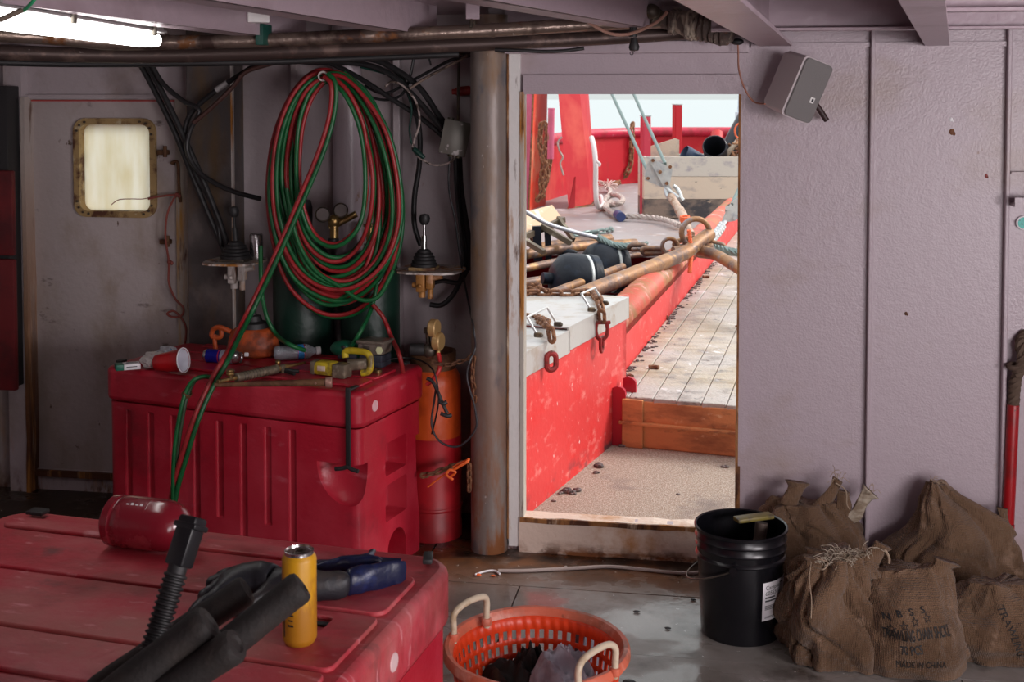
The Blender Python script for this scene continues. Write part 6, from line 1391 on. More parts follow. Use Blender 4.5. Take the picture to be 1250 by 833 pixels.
# ------------------------------------------------------------ ceiling services
def pxpipe(pts): return [W(x,y,d) for x,y,d in pts]
t = thing('overhead_pipe','upper dull metal pipe running under the ceiling across the whole alcove','pipe',W(400,45,4.4),0)
up_ = pxpipe([(-120,30,4.0),(0,42,4.15),(60,46,4.22),(130,52,4.28),(190,52,4.33),(300,50,4.38),(400,46,4.42),(600,37,4.48),(700,31,4.5),(812,26,4.5)])
mb = MB(); mb.tube(up_, .0255, 20); obj('pipe_run', mb, 'pipe', t, True)
mb = MB(); q = W(203,51,4.34); q2_ = W(206,51,4.34); mb.cyl(q,q2_,.028,seg=20); q=W(600,37,4.48); q2_=W(604,37,4.48); mb.cyl(q,q2_,.028,seg=20); obj('pipe_joint', mb, 'pipe', t, True)
t = thing('overhead_pipe','lower darker pipe running just under the upper one','pipe',W(400,62,4.5),0)
mb = MB(); mb.tube(pxpipe([(-120,58,4.2),(0,64,4.3),(190,68,4.44),(400,61,4.5),(600,53,4.55),(760,45,4.57),(860,38,4.57)]), .027, 20); obj('pipe_run', mb, pm('dark_lower_pipe',(0.075,0.05,0.045),.42,.5,[((0.18,0.12,0.10),(10,10,10),.56,.68,5),((0.55,0.48,0.45),(26,26,26),.71,.75,2)]), t, True)
t = thing('overhead_pipe','thin dark pipe lowest in the ceiling bundle at the left','pipe',W(100,78,4.5),0)
mb = MB(); mb.tube(pxpipe([(-120,70,4.25),(0,76,4.36),(120,78,4.45),(300,76,4.54),(420,72,4.6),(560,66,4.62)]), .013, 14); obj('pipe_run', mb, 'cable', t, True)
# lagged valve at the right end
t = thing('pipe_coupling','lumpy paint-flecked pipe coupling at the right end of the overhead pipes','coupling',W(862,30,4.45))
a, b = W(808,24,4.5), W(868,34,4.42); X = (b-a).normalized(); Lh = (b-a).length
M['lag'] = pm('flaking_lagging', (0.09,0.065,0.055), .65, 0, [((0.40,0.34,0.27),(12,12,3),.52,.60,4),((0.20,0.08,0.04),(16,16,16),.58,.68,4)], [(40,.8,(1,1,1))], 'World')
pr = [(0,0),(.030,0),(.035,.01),(.032,.03),(.050,.04),(.052,.06),(.043,.065),(.047,.10),(.060,.105),(.062,.125),(.052,.13)]
z = .13
while z < Lh+.07: pr += [(.056,z+.003),(.054,z+.014),(.047,z+.018)]; z += .022
pr += [(.040,z+.01),(0,z+.012)]
mb = MB(); mb.lathe(pr,28,a,X,cap=False)
for v in mb.bm.verts: v.co += Vector((noise.noise(v.co*30),noise.noise(v.co*30+Vector((5,0,0))),noise.noise(v.co*30+Vector((0,5,0)))))*.006
obj('lagged_body', mb, 'lag', t, True)
mb = MB(); mb.cyl(W(862,34,4.5),W(885,44,4.52),.042,seg=20,bev=.006); obj('lower_stub', mb, 'lag', t, True)
mb = MB(); mb.sphere(W(795,14,4.45),.028,(1.2,1,1),12); mb.cyl(W(790,22,4.47),W(805,22,4.5),.034,seg=14,bev=.004); obj('union_nut', mb, 'dark_metal', t, True)
# pipe hangers from the ceiling
def hanger(px, py, d, w_, label, col='ceil'):
    q = W(px,py,d); t = thing('pipe_hanger', label, 'bracket', q)
    mb = MB(); mb.box((q.x,q.y,(q.z+CEIL)/2),(w_,.05,CEIL-q.z),rot=.2,bev=.003); obj('strut', mb, col, t, True, smooth=False)
    mb = MB(); mb.tube([q+Vector((0,.035*math.cos(PI*k/8),-.03+.035*math.sin(PI*k/8))) for k in range(9)], .006, 8, smooth=0); obj('clip', mb, 'dark_metal', t, True)
hanger(577,24,4.44,.05,'pale strut holding the overhead pipes above the steel column')
hanger(778,16,4.46,.045,'pale strut holding the overhead pipes above the opening')
t = thing('white_ceiling_box','small white box under the ceiling with a green clamp on the pipe','box',W(314,26,4.25))
mb = MB(); q = W(314,14,4.25); mb.box((q.x,q.y,(W(314,28,4.25).z+CEIL)/2),(.075,.07,CEIL-W(314,28,4.25).z),rot=.5,bev=.003); obj('box_body', mb, 'jamb_white', t, True, smooth=False)
mb = MB(); q = W(318,30,4.34); mb.box(q-Vector((0,-.03,.035)),(.030,.09,.075),bev=.004); obj('green_clamp', mb, pm('dark_green_clamp',(0.006,0.06,0.045),.5), t, True)
mb = MB(); mb.cyl(W(773,33,4.44),W(773,45,4.44),.014,seg=10); mb.lathe([(0,0),(.016,.004),(.020,.016),(.014,.034),(.010,.05),(0,.052)],14,W(774,63,4.44),(0,0,1),cap=False); mb.tube([W(771+2*math.cos(2*PI*k/10),65+2*math.sin(2*PI*k/10),4.44) for k in range(10)], .0015, 6, closed=True, smooth=2); single('pipe_tap', mb, 'rubber', 'small black tap with a wire ring hanging below the overhead pipe', 'tap')
cable('brown_cord','slack brown cord looping below the ceiling in front of the pipe coupling', [W(684,-6,4.1),W(700,12,4.2),W(720,28,4.3),W(745,41,4.36),W(770,41,4.38),W(800,28,4.36),W(815,14,4.34)], .0062, pm('pinkish_brown_cord',(0.30,0.16,0.12),.5), None, 'cord')
cable('speaker_cable','thin brown cable from the ceiling corner to the wall speaker', [W(880,45,4.6),W(898,50,4.55),W(901,60,4.55),W(902,85,4.55),W(909,108,4.56),W(920,124,4.56),W(934,127,4.5)], .0035, pm('brown_speaker_wire',(0.28,0.11,0.07),.5), None, 'cable')
mb = MB(); mb.sphere(W(900,51,4.55),.016,(1.5,1,.8),12); single('cable_clip', mb, 'rubber', 'black cable clip at the top right corner of the opening', 'clip')
# flat black and white wiring over the opening
cable('black_cable','short black cable bundle lying on the ledge over the top left of the opening', [W(604,61,4.5),W(640,62,4.5),W(665,63,4.5),W(690,62,4.5),W(713,59,4.5)], .007, group=G)
# fluorescent lamp
a, b = W(-75,12,2.62), W(183,48,3.95); X = (b-a).normalized(); Lh = (b-a).length
t = thing('fluorescent_lamp','lit white fluorescent ceiling lamp with grey housing and clips at the top left','lamp',(a+b)/2)
m_ = frame((a+b)/2, X).to_3x3()
mb = MB(); mb.box((a+b)/2+Vector((0,0,.050)),(Lh,.095,.050),rot=m_,bev=.006); mb.box((a+b)/2+Vector((0,0,.024)),(Lh+.02,.108,.008),rot=m_,bev=.002); obj('housing', mb, pm('grey_lamp_housing',(0.26,0.24,0.24),.45), t, True)
me_, ne_, be_ = new_mat('lit_diffuser'); be_.inputs['Base Color'].default_value = (.9,.9,.9,1); be_.inputs['Emission Color'].default_value = (1.0,0.97,0.95,1); be_.inputs['Emission Strength'].default_value = 11.0; M['lit'] = me_
mb = MB(); mb.box((a+b)/2+Vector((0,0,-.004)),(Lh,.085,.042),rot=m_,bev=.018,seg=4); obj('diffuser', mb, 'lit', t, True)
for px,py,d_ in ((83,25,3.2),(170,41,3.83)):
    f_ = (W(px,py,d_)-a).dot(X); q = a+X*f_
    mb = MB(); mb.box(q+Vector((.06,-.074,.035)) if False else q+m_@Vector((0,-.056,.030)),(.022,.012,.050),rot=m_,bev=.003); obj('clip', mb, 'grey_box', t, True)
    mb = MB(); mb.box(q+m_@Vector((0,.056,.030)),(.022,.012,.050),rot=m_,bev=.003); obj('clip', mb, 'grey_box', t, True)
cable('green_string','green string with a frayed brown end hanging at the lamp', [W(46,-8,2.5),W(40,2,2.5),W(30,12,2.52),W(24,15,2.53)], .004, pm('green_string',(0.02,0.30,0.12),.6), None, 'string')
cable('frayed_string','frayed brown string across the left end of the lamp', [W(26,13,2.52),W(14,18,2.5),W(0,24,2.48),W(-20,28,2.46)], .006, pm('frayed_brown_string',(0.16,0.12,0.09),.9,0,[],[(120,1,(1,1,1))]), None, 'string')

# ------------------------------------------------------------ speaker
sc_ = W(975,106,4.52); t = thing('wall_speaker','grey wall speaker tilted on its bracket right of the opening','speaker',sc_-Vector((0,0,.1)))
mS = Matrix.Translation(sc_) @ Matrix.Rotation(math.radians(34),4,'Z') @ Matrix.Rotation(math.radians(14),4,'X') @ Matrix.Rotation(math.radians(17),4,'Y')
def tap(mb, x0, x1): pass
mb = MB(); mb.M = mS; w2, h2_ = .070, .115
o1_ = rrect(-w2,w2,-h2_,h2_,.018,5); A_ = [(x,-.050,z) for x,z in o1_]; B_ = [(x*.93,.060,z*.97) for x,z in o1_]; C_ = [(x*.80,.085,z*.90) for x,z in o1_]; n_ = len(o1_); mb.poly(A_+B_+C_, [tuple(range(n_)), tuple(range(3*n_-1,2*n_-1,-1))]+[(k*n_+i,k*n_+(i+1)%n_,(k+1)*n_+(i+1)%n_,(k+1)*n_+i) for k in range(2) for i in range(n_)]); o = obj('cabinet', mb, pm('pale_grey_cabinet',(0.52,0.46,0.47),.4), t, True, angle=30)
mb = MB(); mb.M = mS; mb.prism(rrect(-w2+.008,w2-.002,-h2_+.004,h2_-.004,.016,5), -.060, -.0505, 'Y'); o = obj('grille', mb, pm('grey_mesh_grille',(0.30,0.285,0.28),.5,0,[],[(600,.8,(1,1,1))]), t, True, angle=30); bevel(o,.003,2)
mb = MB(); mb.M = mS; mb.box((w2*.45,-.061,-.028),(.020,.003,.022),bev=.002); o = obj('badge', mb, 'jamb_white', t, True)
mb = MB(); mb.M = mS; mb.box((w2*.45,-.0630,-.028),(.008,.002,.010)); obj('badge_mark', mb, 'ink_grey', o, True)
mb = MB(); q0_ = sc_+Vector((.03,.06,-.03)); q1_ = W(1009,147,4.60); mb.tube([q0_, (q0_+q1_)/2+Vector((0,0,.01)), q1_], .011, 10); obj('bracket_arm', mb, pm('dark_brown_bracket',(0.035,0.015,0.015),.5), t, True)
# teal gauge and red pole at the far right
q = onY(1249,272,YW-.004); t = thing('round_gauge','small round teal dial with white rim on the wall at the right edge','gauge',q-Vector((0,0,.03)))
mb = MB(); mb.lathe([(0,0),(.026,0),(.026,.012),(.021,.014),(.021,.008),(0,.008)],28,q+Vector((0,.004,0)),(0,-1,0),cap=False); obj('rim', mb, 'white_plastic', t, True)
mb = MB(); mb.lathe([(0,.0095),(.0205,.0095)],28,q+Vector((0,.004,0)),(0,-1,0),cap=False); obj('dial', mb, pm('teal_dial',(0.02,0.42,0.36),.4,0,[((0.01,0.10,0.08),(90,90,90),.55,.6,2)]), t, True)
p0 = W(1227,716,4.50); p0 = Vector((p0.x,p0.y,.0)); p1_ = W(1237,494,4.50)
t = thing('red_pole','red painted pole with a rope end standing in the corner at the right edge','pole',p0)
X = (p1_-p0); mb = MB(); mb.cyl(p0,p0+X*.33,.024,seg=20); mb.cyl(p0+X*.335,p1_,.022,seg=20,bev=.002); obj('pole_tube', mb, pm('dull_red_pole',(0.36,0.008,0.012),.38,0,[((0.2,0.01,0.01),(6,6,6),.5,.66,4)]), t, True)
obj('rope', twisted([p1_-Vector((0,0,.02)),W(1238,478,4.5),W(1240,462,4.49),W(1246,448,4.48),W(1249,435,4.48),W(1246,420,4.5),W(1252,408,4.52)], .022, 3, .06, 10), pm('dark_twisted_rope',(0.10,0.065,0.045),.85), t, True)
mb = MB(); mb.tube([W(1238+7*math.cos(2*PI*k/10),447+2.5*math.sin(2*PI*k/10),4.49-.02*math.sin(2*PI*k/10)) for k in range(10)], .010, 8, closed=True, smooth=3); obj('knot', mb, pm('dark_knot',(0.08,0.05,0.035),.85), t, True)
# black box standing for the dark recess at the left, with red panels
x1_ = onY(21,400,YB-.16).x; x0_ = x1_-.62; zT, zM, zB = onY(10,105,YB-.16).z, onY(10,208,YB-.16).z, onY(10,476,YB-.16).z; zS = onY(10,314,YB-.16).z
t = thing('recess_box','black box standing for the dark recess, with dull red panels at the left edge beside the steel door','cabinet',((x0_+x1_)/2,YB-.08,zB))
mb = MB(); mb.box(((x0_+x1_)/2-.02,YB-.075,(zT+zB)/2),(x1_-x0_-.04,.14,zT-zB),bev=.004); obj('recess_black', mb, 'rubber', t, True)
for z0_,z1_ in ((zS+.008,zM),(zB,zS-.008)):
    mb = MB(); mb.box(((x0_+x1_)/2,YB-.165,(z0_+z1_)/2),(x1_-x0_,.03,z1_-z0_),bev=.008); obj('red_panel', mb, pm('dark_red_panel',(0.13,0.008,0.010),.5,0,[((0.07,0.006,0.008),(4,4,4),.45,.6,4)]), t, True)

# ------------------------------------------------------------ bucket
bc = ground(.775,4.10); t = thing('bucket','black plastic bucket with a white label standing in front of the opening','bucket',bc,PSI)
M['bucket'] = pm('black_bucket_plastic', (0.005,0.005,0.007), .27)
pr = [(0,.004),(.124,.004),(.130,0),(.132,.006),(.146,.262),(.150,.264),(.153,.268),(.150,.274),(.1465,.278),(.149,.298),(.1535,.302),(.150,.308),(.149,.325),(.1545,.330),(.151,.336),(.150,.352),(.156,.356),(.157,.364),(.154,.367),(.149,.364),(.146,.26),(.128,.012),(0,.012)]
mb = MB(); mb.lathe(pr,64,(0,0,0),cap=False); obj('bucket_body', mb, 'bucket', t)
def arcstrip(r0,r1,z0,z1,a0,a1,n=20,off=.0008,slant=0):
    mb = MB(); V=[]; F=[]
    for i in range(n+1):
        a_ = a0+(a1-a0)*i/n
        V += [((r0+off)*math.cos(a_),(r0+off)*math.sin(a_),z0),((r1+off)*math.cos(a_),(r1+off)*math.sin(a_),z1)]
    for i in range(n): F.append((2*i,2*i+2,2*i+3,2*i+1))
    mb.poly(V,F); return mb
rz = lambda z: .132+(z-.006)*(.014/.256)
aL0, aL1 = math.radians(-70), math.radians(-8)
lb = obj('paper_label', arcstrip(rz(.085),rz(.215),.085,.215,aL0,aL1), 'white_plastic', t)
def wraptext(body, size, a0, z, sx=1.0, mat='ink_grey'):
    cu = bpy.data.curves.new('t','FONT'); cu.body = body; cu.size = size; to = bpy.data.objects.new('t',cu); COL.objects.link(to); bpy.context.view_layer.update()
    me = bpy.data.meshes.new_from_object(to.evaluated_get(bpy.context.evaluated_depsgraph_get())); bpy.data.objects.remove(to)
    r0 = rz(z)+.0014
    for v in me.vertices:
        x, y = v.co.x*sx, v.co.y; a_ = a0+x/r0; r_ = rz(z+y)+.0014; v.co = (r_*math.cos(a_), r_*math.sin(a_), z+y)
    me.materials.clear(); me.materials.append(M[mat]); me.name = 'lettering'; o = bpy.data.objects.new('lettering', me); COL.objects.link(o); o.parent = lb
    return o
wraptext('Campbell', .020, math.radians(-66), .190, 1.0); wraptext('6055508', .020, math.radians(-66), .171, 1.0)
mb = MB()
def lline(a0,a1,z,h): 
    m_ = arcstrip(rz(z),rz(z+h),z,z+h,math.radians(a0),math.radians(a1),8,.0013); return m_
for (a0,a1,z,h) in [(-66,-48,.160,.005),(-66,-34,.149,.005),(-66,-36,.134,.002),(-66,-30,.130,.002),(-66,-34,.126,.002),(-66,-40,.122,.002),(-66,-46,.098,.0018),(-66,-50,.094,.0018),(-38,-30,.200,.004),(-26,-14,.205,.005)]:
    obj('printed_line', lline(a0,a1,z,h), 'ink_grey', lb)
for k in range(9): obj('printed_bar', lline(-32+k*1.8,-31+k*1.8,.110,.028), 'ink', lb)
# bail handle and ears
mb = MB(); mb.cyl((-.150,-.0,.262),(-.166,0,.262),.014,seg=14); mb.cyl((.150,-.0,.262),(.166,0,.262),.014,seg=14); o=obj('handle_ear', mb, 'bucket', t); o.rotation_euler = (0,0,1.24)
mb = MB(); mb.tube([(.162*math.cos(a_),.162*math.sin(a_)-.02*math.sin(PI*k/12), .262-.085*math.sin(PI*k/12)) for k,a_ in enumerate([PI+PI*k/12 for k in range(13)])], .0026, 8, smooth=3); o = obj('bail_handle', mb, 'dark_metal', t); o.rotation_euler = (0,0,-1.90)
# putty knife / scraper standing in the bucket
pS = bc+_R*.03; t = thing('wooden_scraper','wooden brush with a worn yellow top standing in the black bucket','brush',bc+Vector((0,0,.013)))
q = W(930,634,4.16); b0 = bc+Vector((.03,.03,.016))
mb = MB(); mb.tube([b0, (b0+q)/2, q-Vector((0,0,.012))], .019, 10, rfun=lambda t_: .016+.006*t_); obj('handle', mb, pm('brown_worn_wood',(0.10,0.07,0.055),.6,0,[((0.2,0.15,0.12),(20,20,6),.5,.65,4)]), t, True)
mb = MB(); a, b = W(898,635,4.13), W(942,629,4.17); mb.box((a+b)/2,((b-a).length,.045,.015),rot=frame((a+b)/2,b-a).to_3x3(),bev=.005); obj('crossbar', mb, pm('worn_olive_yellow',(0.19,0.15,0.03),.5,0,[((0.08,0.06,0.03),(30,30,30),.5,.64,4)]), t, True)

# ------------------------------------------------------------ basket
kc = ground(.062,3.08); t = thing('fish_basket','orange perforated round basket with cream rope handles on the floor by the front tote','basket',kc,PSI)
M['basket'] = pm('orange_basket_plastic', (0.80,0.060,0.012), .4, 0, [((0.62,0.045,0.012),(5,5,5),.5,.65,4)])
M['basket_rim'] = pm('grimy_basket_rim', (0.62,0.14,0.075), .5, 0, [((0.36,0.12,0.07),(6,6,6),.46,.62,5),((0.72,0.30,0.22),(9,9,9),.56,.66,5),((0.10,0.05,0.03),(12,12,12),.66,.74,4)], [(50,.2,(1,1,1))])
seg = 104; rows = []; zt, zb = .375, .045
z = zb
lev = [0.0]
nrow = 9
for k in range(nrow): lev += [zb+(zt-zb)*(k/nrow)+.0, zb+(zt-zb)*(k/nrow)+.0235]
lev = sorted(set(lev))+[.405]
rad = lambda z_: .165+.052*(z_/.40)
mb = MB(); rings = [[mb.bm.verts.new((rad(z_)*math.cos(2*PI*i/seg),rad(z_)*math.sin(2*PI*i/seg),z_)) for i in range(seg)] for z_ in lev]
for j in range(len(lev)-1):
    is_hole = (j % 2 == 1) and j < 2*nrow
    for i in range(seg):
        if is_hole and i % 2 == 0: continue
        mb.bm.faces.new((rings[j][i],rings[j][(i+1)%seg],rings[j+1][(i+1)%seg],rings[j+1][i]))
cv = mb.bm.verts.new((0,0,0))
for i in range(seg):
    if i % 2: mb.bm.faces.new((rings[0][(i+1)%seg],rings[0][i],cv))
o = obj('perforated_wall', mb, 'basket', t); md = o.modifiers.new('s','SOLIDIFY'); md.thickness = .004; md.offset = 0
mb = MB(); R_ = .217; mb.lathe([(R_-.004,.398),(R_-.001,.408),(R_+.006,.417),(R_+.016,.418),(R_+.022,.411),(R_+.023,.396),(R_+.019,.392),(R_+.018,.406),(R_+.006,.408),(R_+.003,.392),(R_-.004,.392)],96,(0,0,0),cap=False)
for v in mb.bm.verts: v.co.z += .003*noise.noise(v.co*9)
obj('rim', mb, 'basket_rim', t)
mb = MB(); mb.lathe([(.163,-.0),(.170,0),(.172,.012),(.166,.012)],64,(0,0,0),cap=False); obj('foot_ring', mb, 'basket', t)
M['rope_cream'] = pm('cream_plastic_handle', (0.62,0.52,0.38), .4, 0, [((0.45,0.33,0.20),(14,14,14),.52,.66,4)])
kinv = Matrix.Rotation(-PSI,4,'Z') @ Matrix.Translation(-kc)
def khandle(p, q, zr):
    a = onZ(*p,.417); b = onZ(*q,.417); up = Vector((0,0,.062)); inn = (kc-(a+b)/2); inn.z = 0; inn = inn.normalized()*.004
    mb = MB(); mb.tube([a-Vector((0,0,.02)),a+up*.3,a+up*.85,a+(b-a)*.16+up*1.12+inn,a+(b-a)*.5+up*1.2+inn,a+(b-a)*.84+up*1.12+inn,b+up*.85,b+up*.3,b-Vector((0,0,.02))], .0085, 12, smooth=5); obj('handle', mb, 'rope_cream', t, True)
    for v_ in (a,b):
        mb = MB(); mb.cyl(v_-Vector((0,0,.014)),v_+Vector((0,0,.006)),.014,seg=12,bev=.003); obj('handle_socket', mb, 'basket_rim', t, True)
khandle((554,776),(594,757),0); khandle((706,846),(751,818),0)
def cloth(name, label, c, sx, sy, h, mat, seed, fine=3.0):
    n = 56; mb = MB(); V = []; F = []; rnd = Vector((seed*2.3,seed*5.1,seed))
    for j in range(n+1):
        for i in range(n+1):
            u_, v_ = i/n*2-1, j/n*2-1; rr_ = math.sqrt(u_*u_+v_*v_); k = max(0,1-rr_**2.2*.75)
            x = u_*sx*(1-.15*noise.noise(Vector((u_*2,v_*2,seed)))); y = v_*sy*(1-.15*noise.noise(Vector((v_*2,u_*2,seed+4))))
            f_ = 1-abs(noise.noise(Vector((u_*fine*.5+v_*1.1,v_*fine*.55,seed*1.0))))*3.2+.25*noise.noise(Vector((u_*fine*1.3,v_*fine*1.3,seed*1.0)))
            V.append((c.x+x, c.y+y, c.z+h*k*(.55+.35*f_)+.02*noise.noise(Vector((u_*4,v_*4,0))+rnd)))
    for j in range(n):
        for i in range(n):
            a_ = j*(n+1)+i; F.append((a_,a_+1,a_+n+2,a_+n+1))
    mb.poly(V,F); o = single(name, mb, mat, label, 'clothing'); md = o.modifiers.new('s','SOLIDIFY'); md.thickness = .006; md.offset = -1; return o
q = onZ(700,815,.27)
cloth('grey_shirt','rumpled grey shirt in the orange basket', onZ(688,838,.27), .085,.075,.12, pm('grey_jersey',(0.34,0.34,0.39),.85,0,[((0.25,0.24,0.28),(12,12,12),.5,.62,4)]), 3, 2.3)
cloth('black_cloth','black crumpled cloth beside the grey shirt in the orange basket', onZ(625,842,.24), .09,.07,.09, pm('black_jersey',(0.010,0.010,0.009),.8,0,[((0.03,0.022,0.01),(12,12,12),.55,.62,4)]), 8, 3.0)
cloth('dark_cloth','small dark cloth lump at the back of the basket', onZ(648,822,.27), .05,.04,.09, pm('dark_jersey',(0.012,0.011,0.010),.8), 12, 3.0)
cloth('lilac_shirt','dark grey-lilac cloth against the basket wall under the right handle', onZ(715,815,.24), .06,.055,.12, pm('lilac_grey_jersey',(0.15,0.14,0.17),.85), 15, 2.6)

# ------------------------------------------------------------ burlap sacks
def sack(label, lat, d, H, prof, seed, ry=0, amp=1.0, lean=(0,0), fold=.016, name='burlap_sack'):
    """prof = [(t, half width, half depth, shift right, shift back)], t from floor (0) to top (1)"""
    c = ground(lat, d); t = thing(name, label, 'sack', c, PSI+ry)
    n, m = 96, 64; V = []; F = []; rnd = Vector((seed*7.7,seed*3.3,seed*1.1))
    def P(tt):
        for a, b in zip(prof, prof[1:]):
            if tt <= b[0]+1e-9:
                f_ = (tt-a[0])/(b[0]-a[0]); f_ = f_*f_*(3-2*f_) if False else f_
                return [a[k]+(b[k]-a[k])*f_ for k in range(1,5)]
        return list(prof[-1][1:])
    def PS(tt):     # smoothed
        s_ = [P(max(0,min(1,tt+o_))) for o_ in (-.06,-.03,0,.03,.06)]; return [sum(x[k] for x in s_)/5 for k in range(4)]
    for j in range(m+1):
        tt = j/m; hw, hd, dx, dy = PS(tt); z = tt*H
        for i in range(n):
            a_ = 2*PI*i/n; ca, sa = math.cos(a_), math.sin(a_); e_ = .82
            x = hw*math.copysign(abs(ca)**e_,ca); y = hd*math.copysign(abs(sa)**e_,sa)
            q = Vector((ca*1.4, sa*1.4, tt*2.2))
            up = max(0, (tt-.35)/.65)
            f1 = noise.noise(q*1.1+rnd)*.055
            f2 = (noise.ridged_multi_fractal(Vector((ca*1.7+seed,sa*1.7,tt*1.1)), .9, 2.1, 3, 1.0, 2.0)-1.0)*fold*(.55+1.2*up)
            f3 = math.sin(tt*26+3*noise.noise(q*1.5+rnd)+2*ca)*.0035*(1-up)
            f4 = noise.noise(Vector((ca*4,sa*4,tt*4))+rnd)*.014
            f5 = -max(0,.12-abs(noise.noise(Vector((ca*1.6,sa*1.6,tt*2.0+ca*.8))+rnd*1.7)))*.16*fold/.016
            k = ((f1+f4+f5)*amp+f2+f3)*min(1,(hw+hd)/.16)
            x += ca*k; y += sa*k; zz = z + .02*noise.noise(q*1.3+rnd+Vector((9,0,0)))*min(1,tt*3)
            if tt == 0: x *= .80; y *= .80
            V.append((x+dx, y+dy, max(.001,zz)))
    for j in range(m):
        for i in range(n): F.append((j*n+i, j*n+(i+1)%n, (j+1)*n+(i+1)%n, (j+1)*n+i))
    V.append((0,0,.001)); cb = len(V)-1; hw,hd,dx,dy = PS(1); V.append((dx,dy,H-.012)); ct = len(V)-1
    for i in range(n): F.append(((i+1)%n,i,cb)); F.append((m*n+i,m*n+(i+1)%n,ct))
    mb = MB(); mb.poly(V,F); o = obj('sack_body', mb, 'burlap', t, angle=180)
    return t, o, V
def ear(t, base, tip, w0, w1, seed, name='sack_ear'):
    base = Vector(base); tip = Vector(tip); n, m = 26, 22; X = (tip-base); S = X.cross(Vector((0,1,0))).normalized(); B = X.cross(S).normalized(); V=[];F=[]
    for j in range(m+1):
        f_ = j/m; c = base+X*f_+Vector((0,0,0))+S*.012*math.sin(f_*4+seed); w = w0+(w1-w0)*f_**.7
        if f_ > .85: w *= 1+.5*(f_-.85)/.15
        for i in range(n):
            a_ = 2*PI*i/n; r_ = w*(1+.28*noise.noise(Vector((math.cos(a_)*2.2+seed,math.sin(a_)*2.2,f_*2.5)))); V.append(c+S*math.cos(a_)*r_+B*math.sin(a_)*r_*.55)
    for j in range(m):
        for i in range(n): F.append((j*n+i,j*n+(i+1)%n,(j+1)*n+(i+1)%n,(j+1)*n+i))
    V.append(tip-X*.04); F += [(m*n+i,m*n+(i+1)%n,len(V)-1) for i in range(n)]
    mb = MB(); mb.poly(V,F); return obj(name, mb, 'burlap', t, angle=180)
M['jute'] = pm('jute_string', (0.36,0.27,0.19), .9)
M['pale_sacking'] = pm('pale_frayed_sacking', (0.42,0.36,0.28), .9, 0, [((0.25,0.19,0.13),(9,9,30),.5,.62,4)])
def strands(t, pts, n, L, seed, mat='jute', name='frayed_threads', r=.0011):
    random.seed(seed); mb = MB()
    for k in range(n):
        a = Vector(random.choice(pts))+Vector((random.gauss(0,.012),random.gauss(0,.010),random.gauss(0,.006)))
        dr = Vector((random.gauss(0,.7),random.gauss(0,.5)-.2,random.uniform(-.2,1))).normalized()*L*random.uniform(.4,1.1)
        mb.tube([a,a+dr*.5+Vector((0,0,L*.2)),a+dr+Vector((random.gauss(0,.01),0,-L*.2*random.random()))], r, 4, smooth=3)
    return tag(obj(name, mb, mat, t), kind='stuff')
# back left sack (behind the bucket)
s2, _, _ = sack('brown burlap sack at the wall behind the black bucket, with knotted ears', 1.13, 4.50, .30, [(0,.19,.11,0,0),(.25,.22,.12,0,0),(.55,.20,.11,-.01,.0),(.8,.17,.09,-.02,.01),(1,.10,.045,-.03,.02)], 2)
ear(s2,(-.10,.02,.24),(-.075,.03,.375),.038,.028,1); ear(s2,(-.02,.0,.24),(.075,.0,.395),.040,.014,2); ear(s2,(.08,.01,.24),(.105,.01,.345),.045,.020,3)
o = ear(s2,(.12,.0,.25),(.205,-.01,.345),.022,.024,4,'pale_tuft'); o.data.materials.clear(); o.data.materials.append(M['pale_sacking']); strands(s2,[(.20,-.01,.345),(.075,0,.39)],14,.05,5)
mb = MB(); mb.tube([(.065,-.02,.385),(.10,-.03,.36),(.105,-.03,.31),(.115,-.035,.29)], .0022, 6); obj('drawstring', mb, 'jute', s2)
mb = MB(); mb.tube([(.0,-.03,.30),(.004,-.06,.27),(.0,-.07,.24)], .0022, 6); obj('drawstring', mb, 'jute', s2)
# tall right sack
s3, _, _ = sack('tall peaked burlap sack leaning on the wall, left of the red pole', 1.61, 4.42, .39, [(0,.22,.13,-.01,0),(.22,.25,.14,0,0),(.42,.225,.13,.01,.01),(.58,.165,.11,.035,.02),(.72,.125,.09,.02,.03),(.86,.080,.06,-.02,.04),(.96,.035,.03,-.045,.05),(1,.022,.018,-.048,.05)], 6, fold=.012)
strands(s3,[(-.045,.05,.388)],14,.035,8)
ear(s3,(.17,.02,.16),(.195,.03,.30),.035,.014,9)
# front left sack with frayed mouth
s1, b1, _ = sack('pale burlap sack with a frayed open mouth right of the bucket', 1.035, 3.92, .325, [(0,.155,.13,0,0),(.2,.178,.15,0,0),(.45,.170,.145,-.003,0),(.7,.15,.125,.0,.01),(.88,.115,.09,.02,.02),(1,.08,.06,.03,.03)], 11, fold=.022)
ear(s1,(.10,.0,.24),(.165,.0,.365),.050,.020,6); ear(s1,(-.09,.0,.24),(-.070,-.01,.325),.045,.022,8)
strands(s1,[(.0,-.02,.315),(.03,-.03,.315),(.06,-.02,.325),(-.03,-.02,.31),(.10,-.02,.335),(.02,.0,.325),(.05,.0,.325)],130,.042,12,'pale_sacking')
for q_, r_ in (([(-.075,-.04,.32),(-.095,-.10,.29),(-.10,-.15,.24),(-.105,-.165,.19)],.0018),([(-.07,-.05,.31),(-.05,-.09,.315),(-.03,-.07,.33),(-.06,-.05,.335)],.0025),([(.165,-.01,.355),(.18,-.02,.33),(.178,-.03,.31)],.004)):
    mb = MB(); mb.tube(q_, r_, 6); obj('drawstring', mb, 'jute', s1)
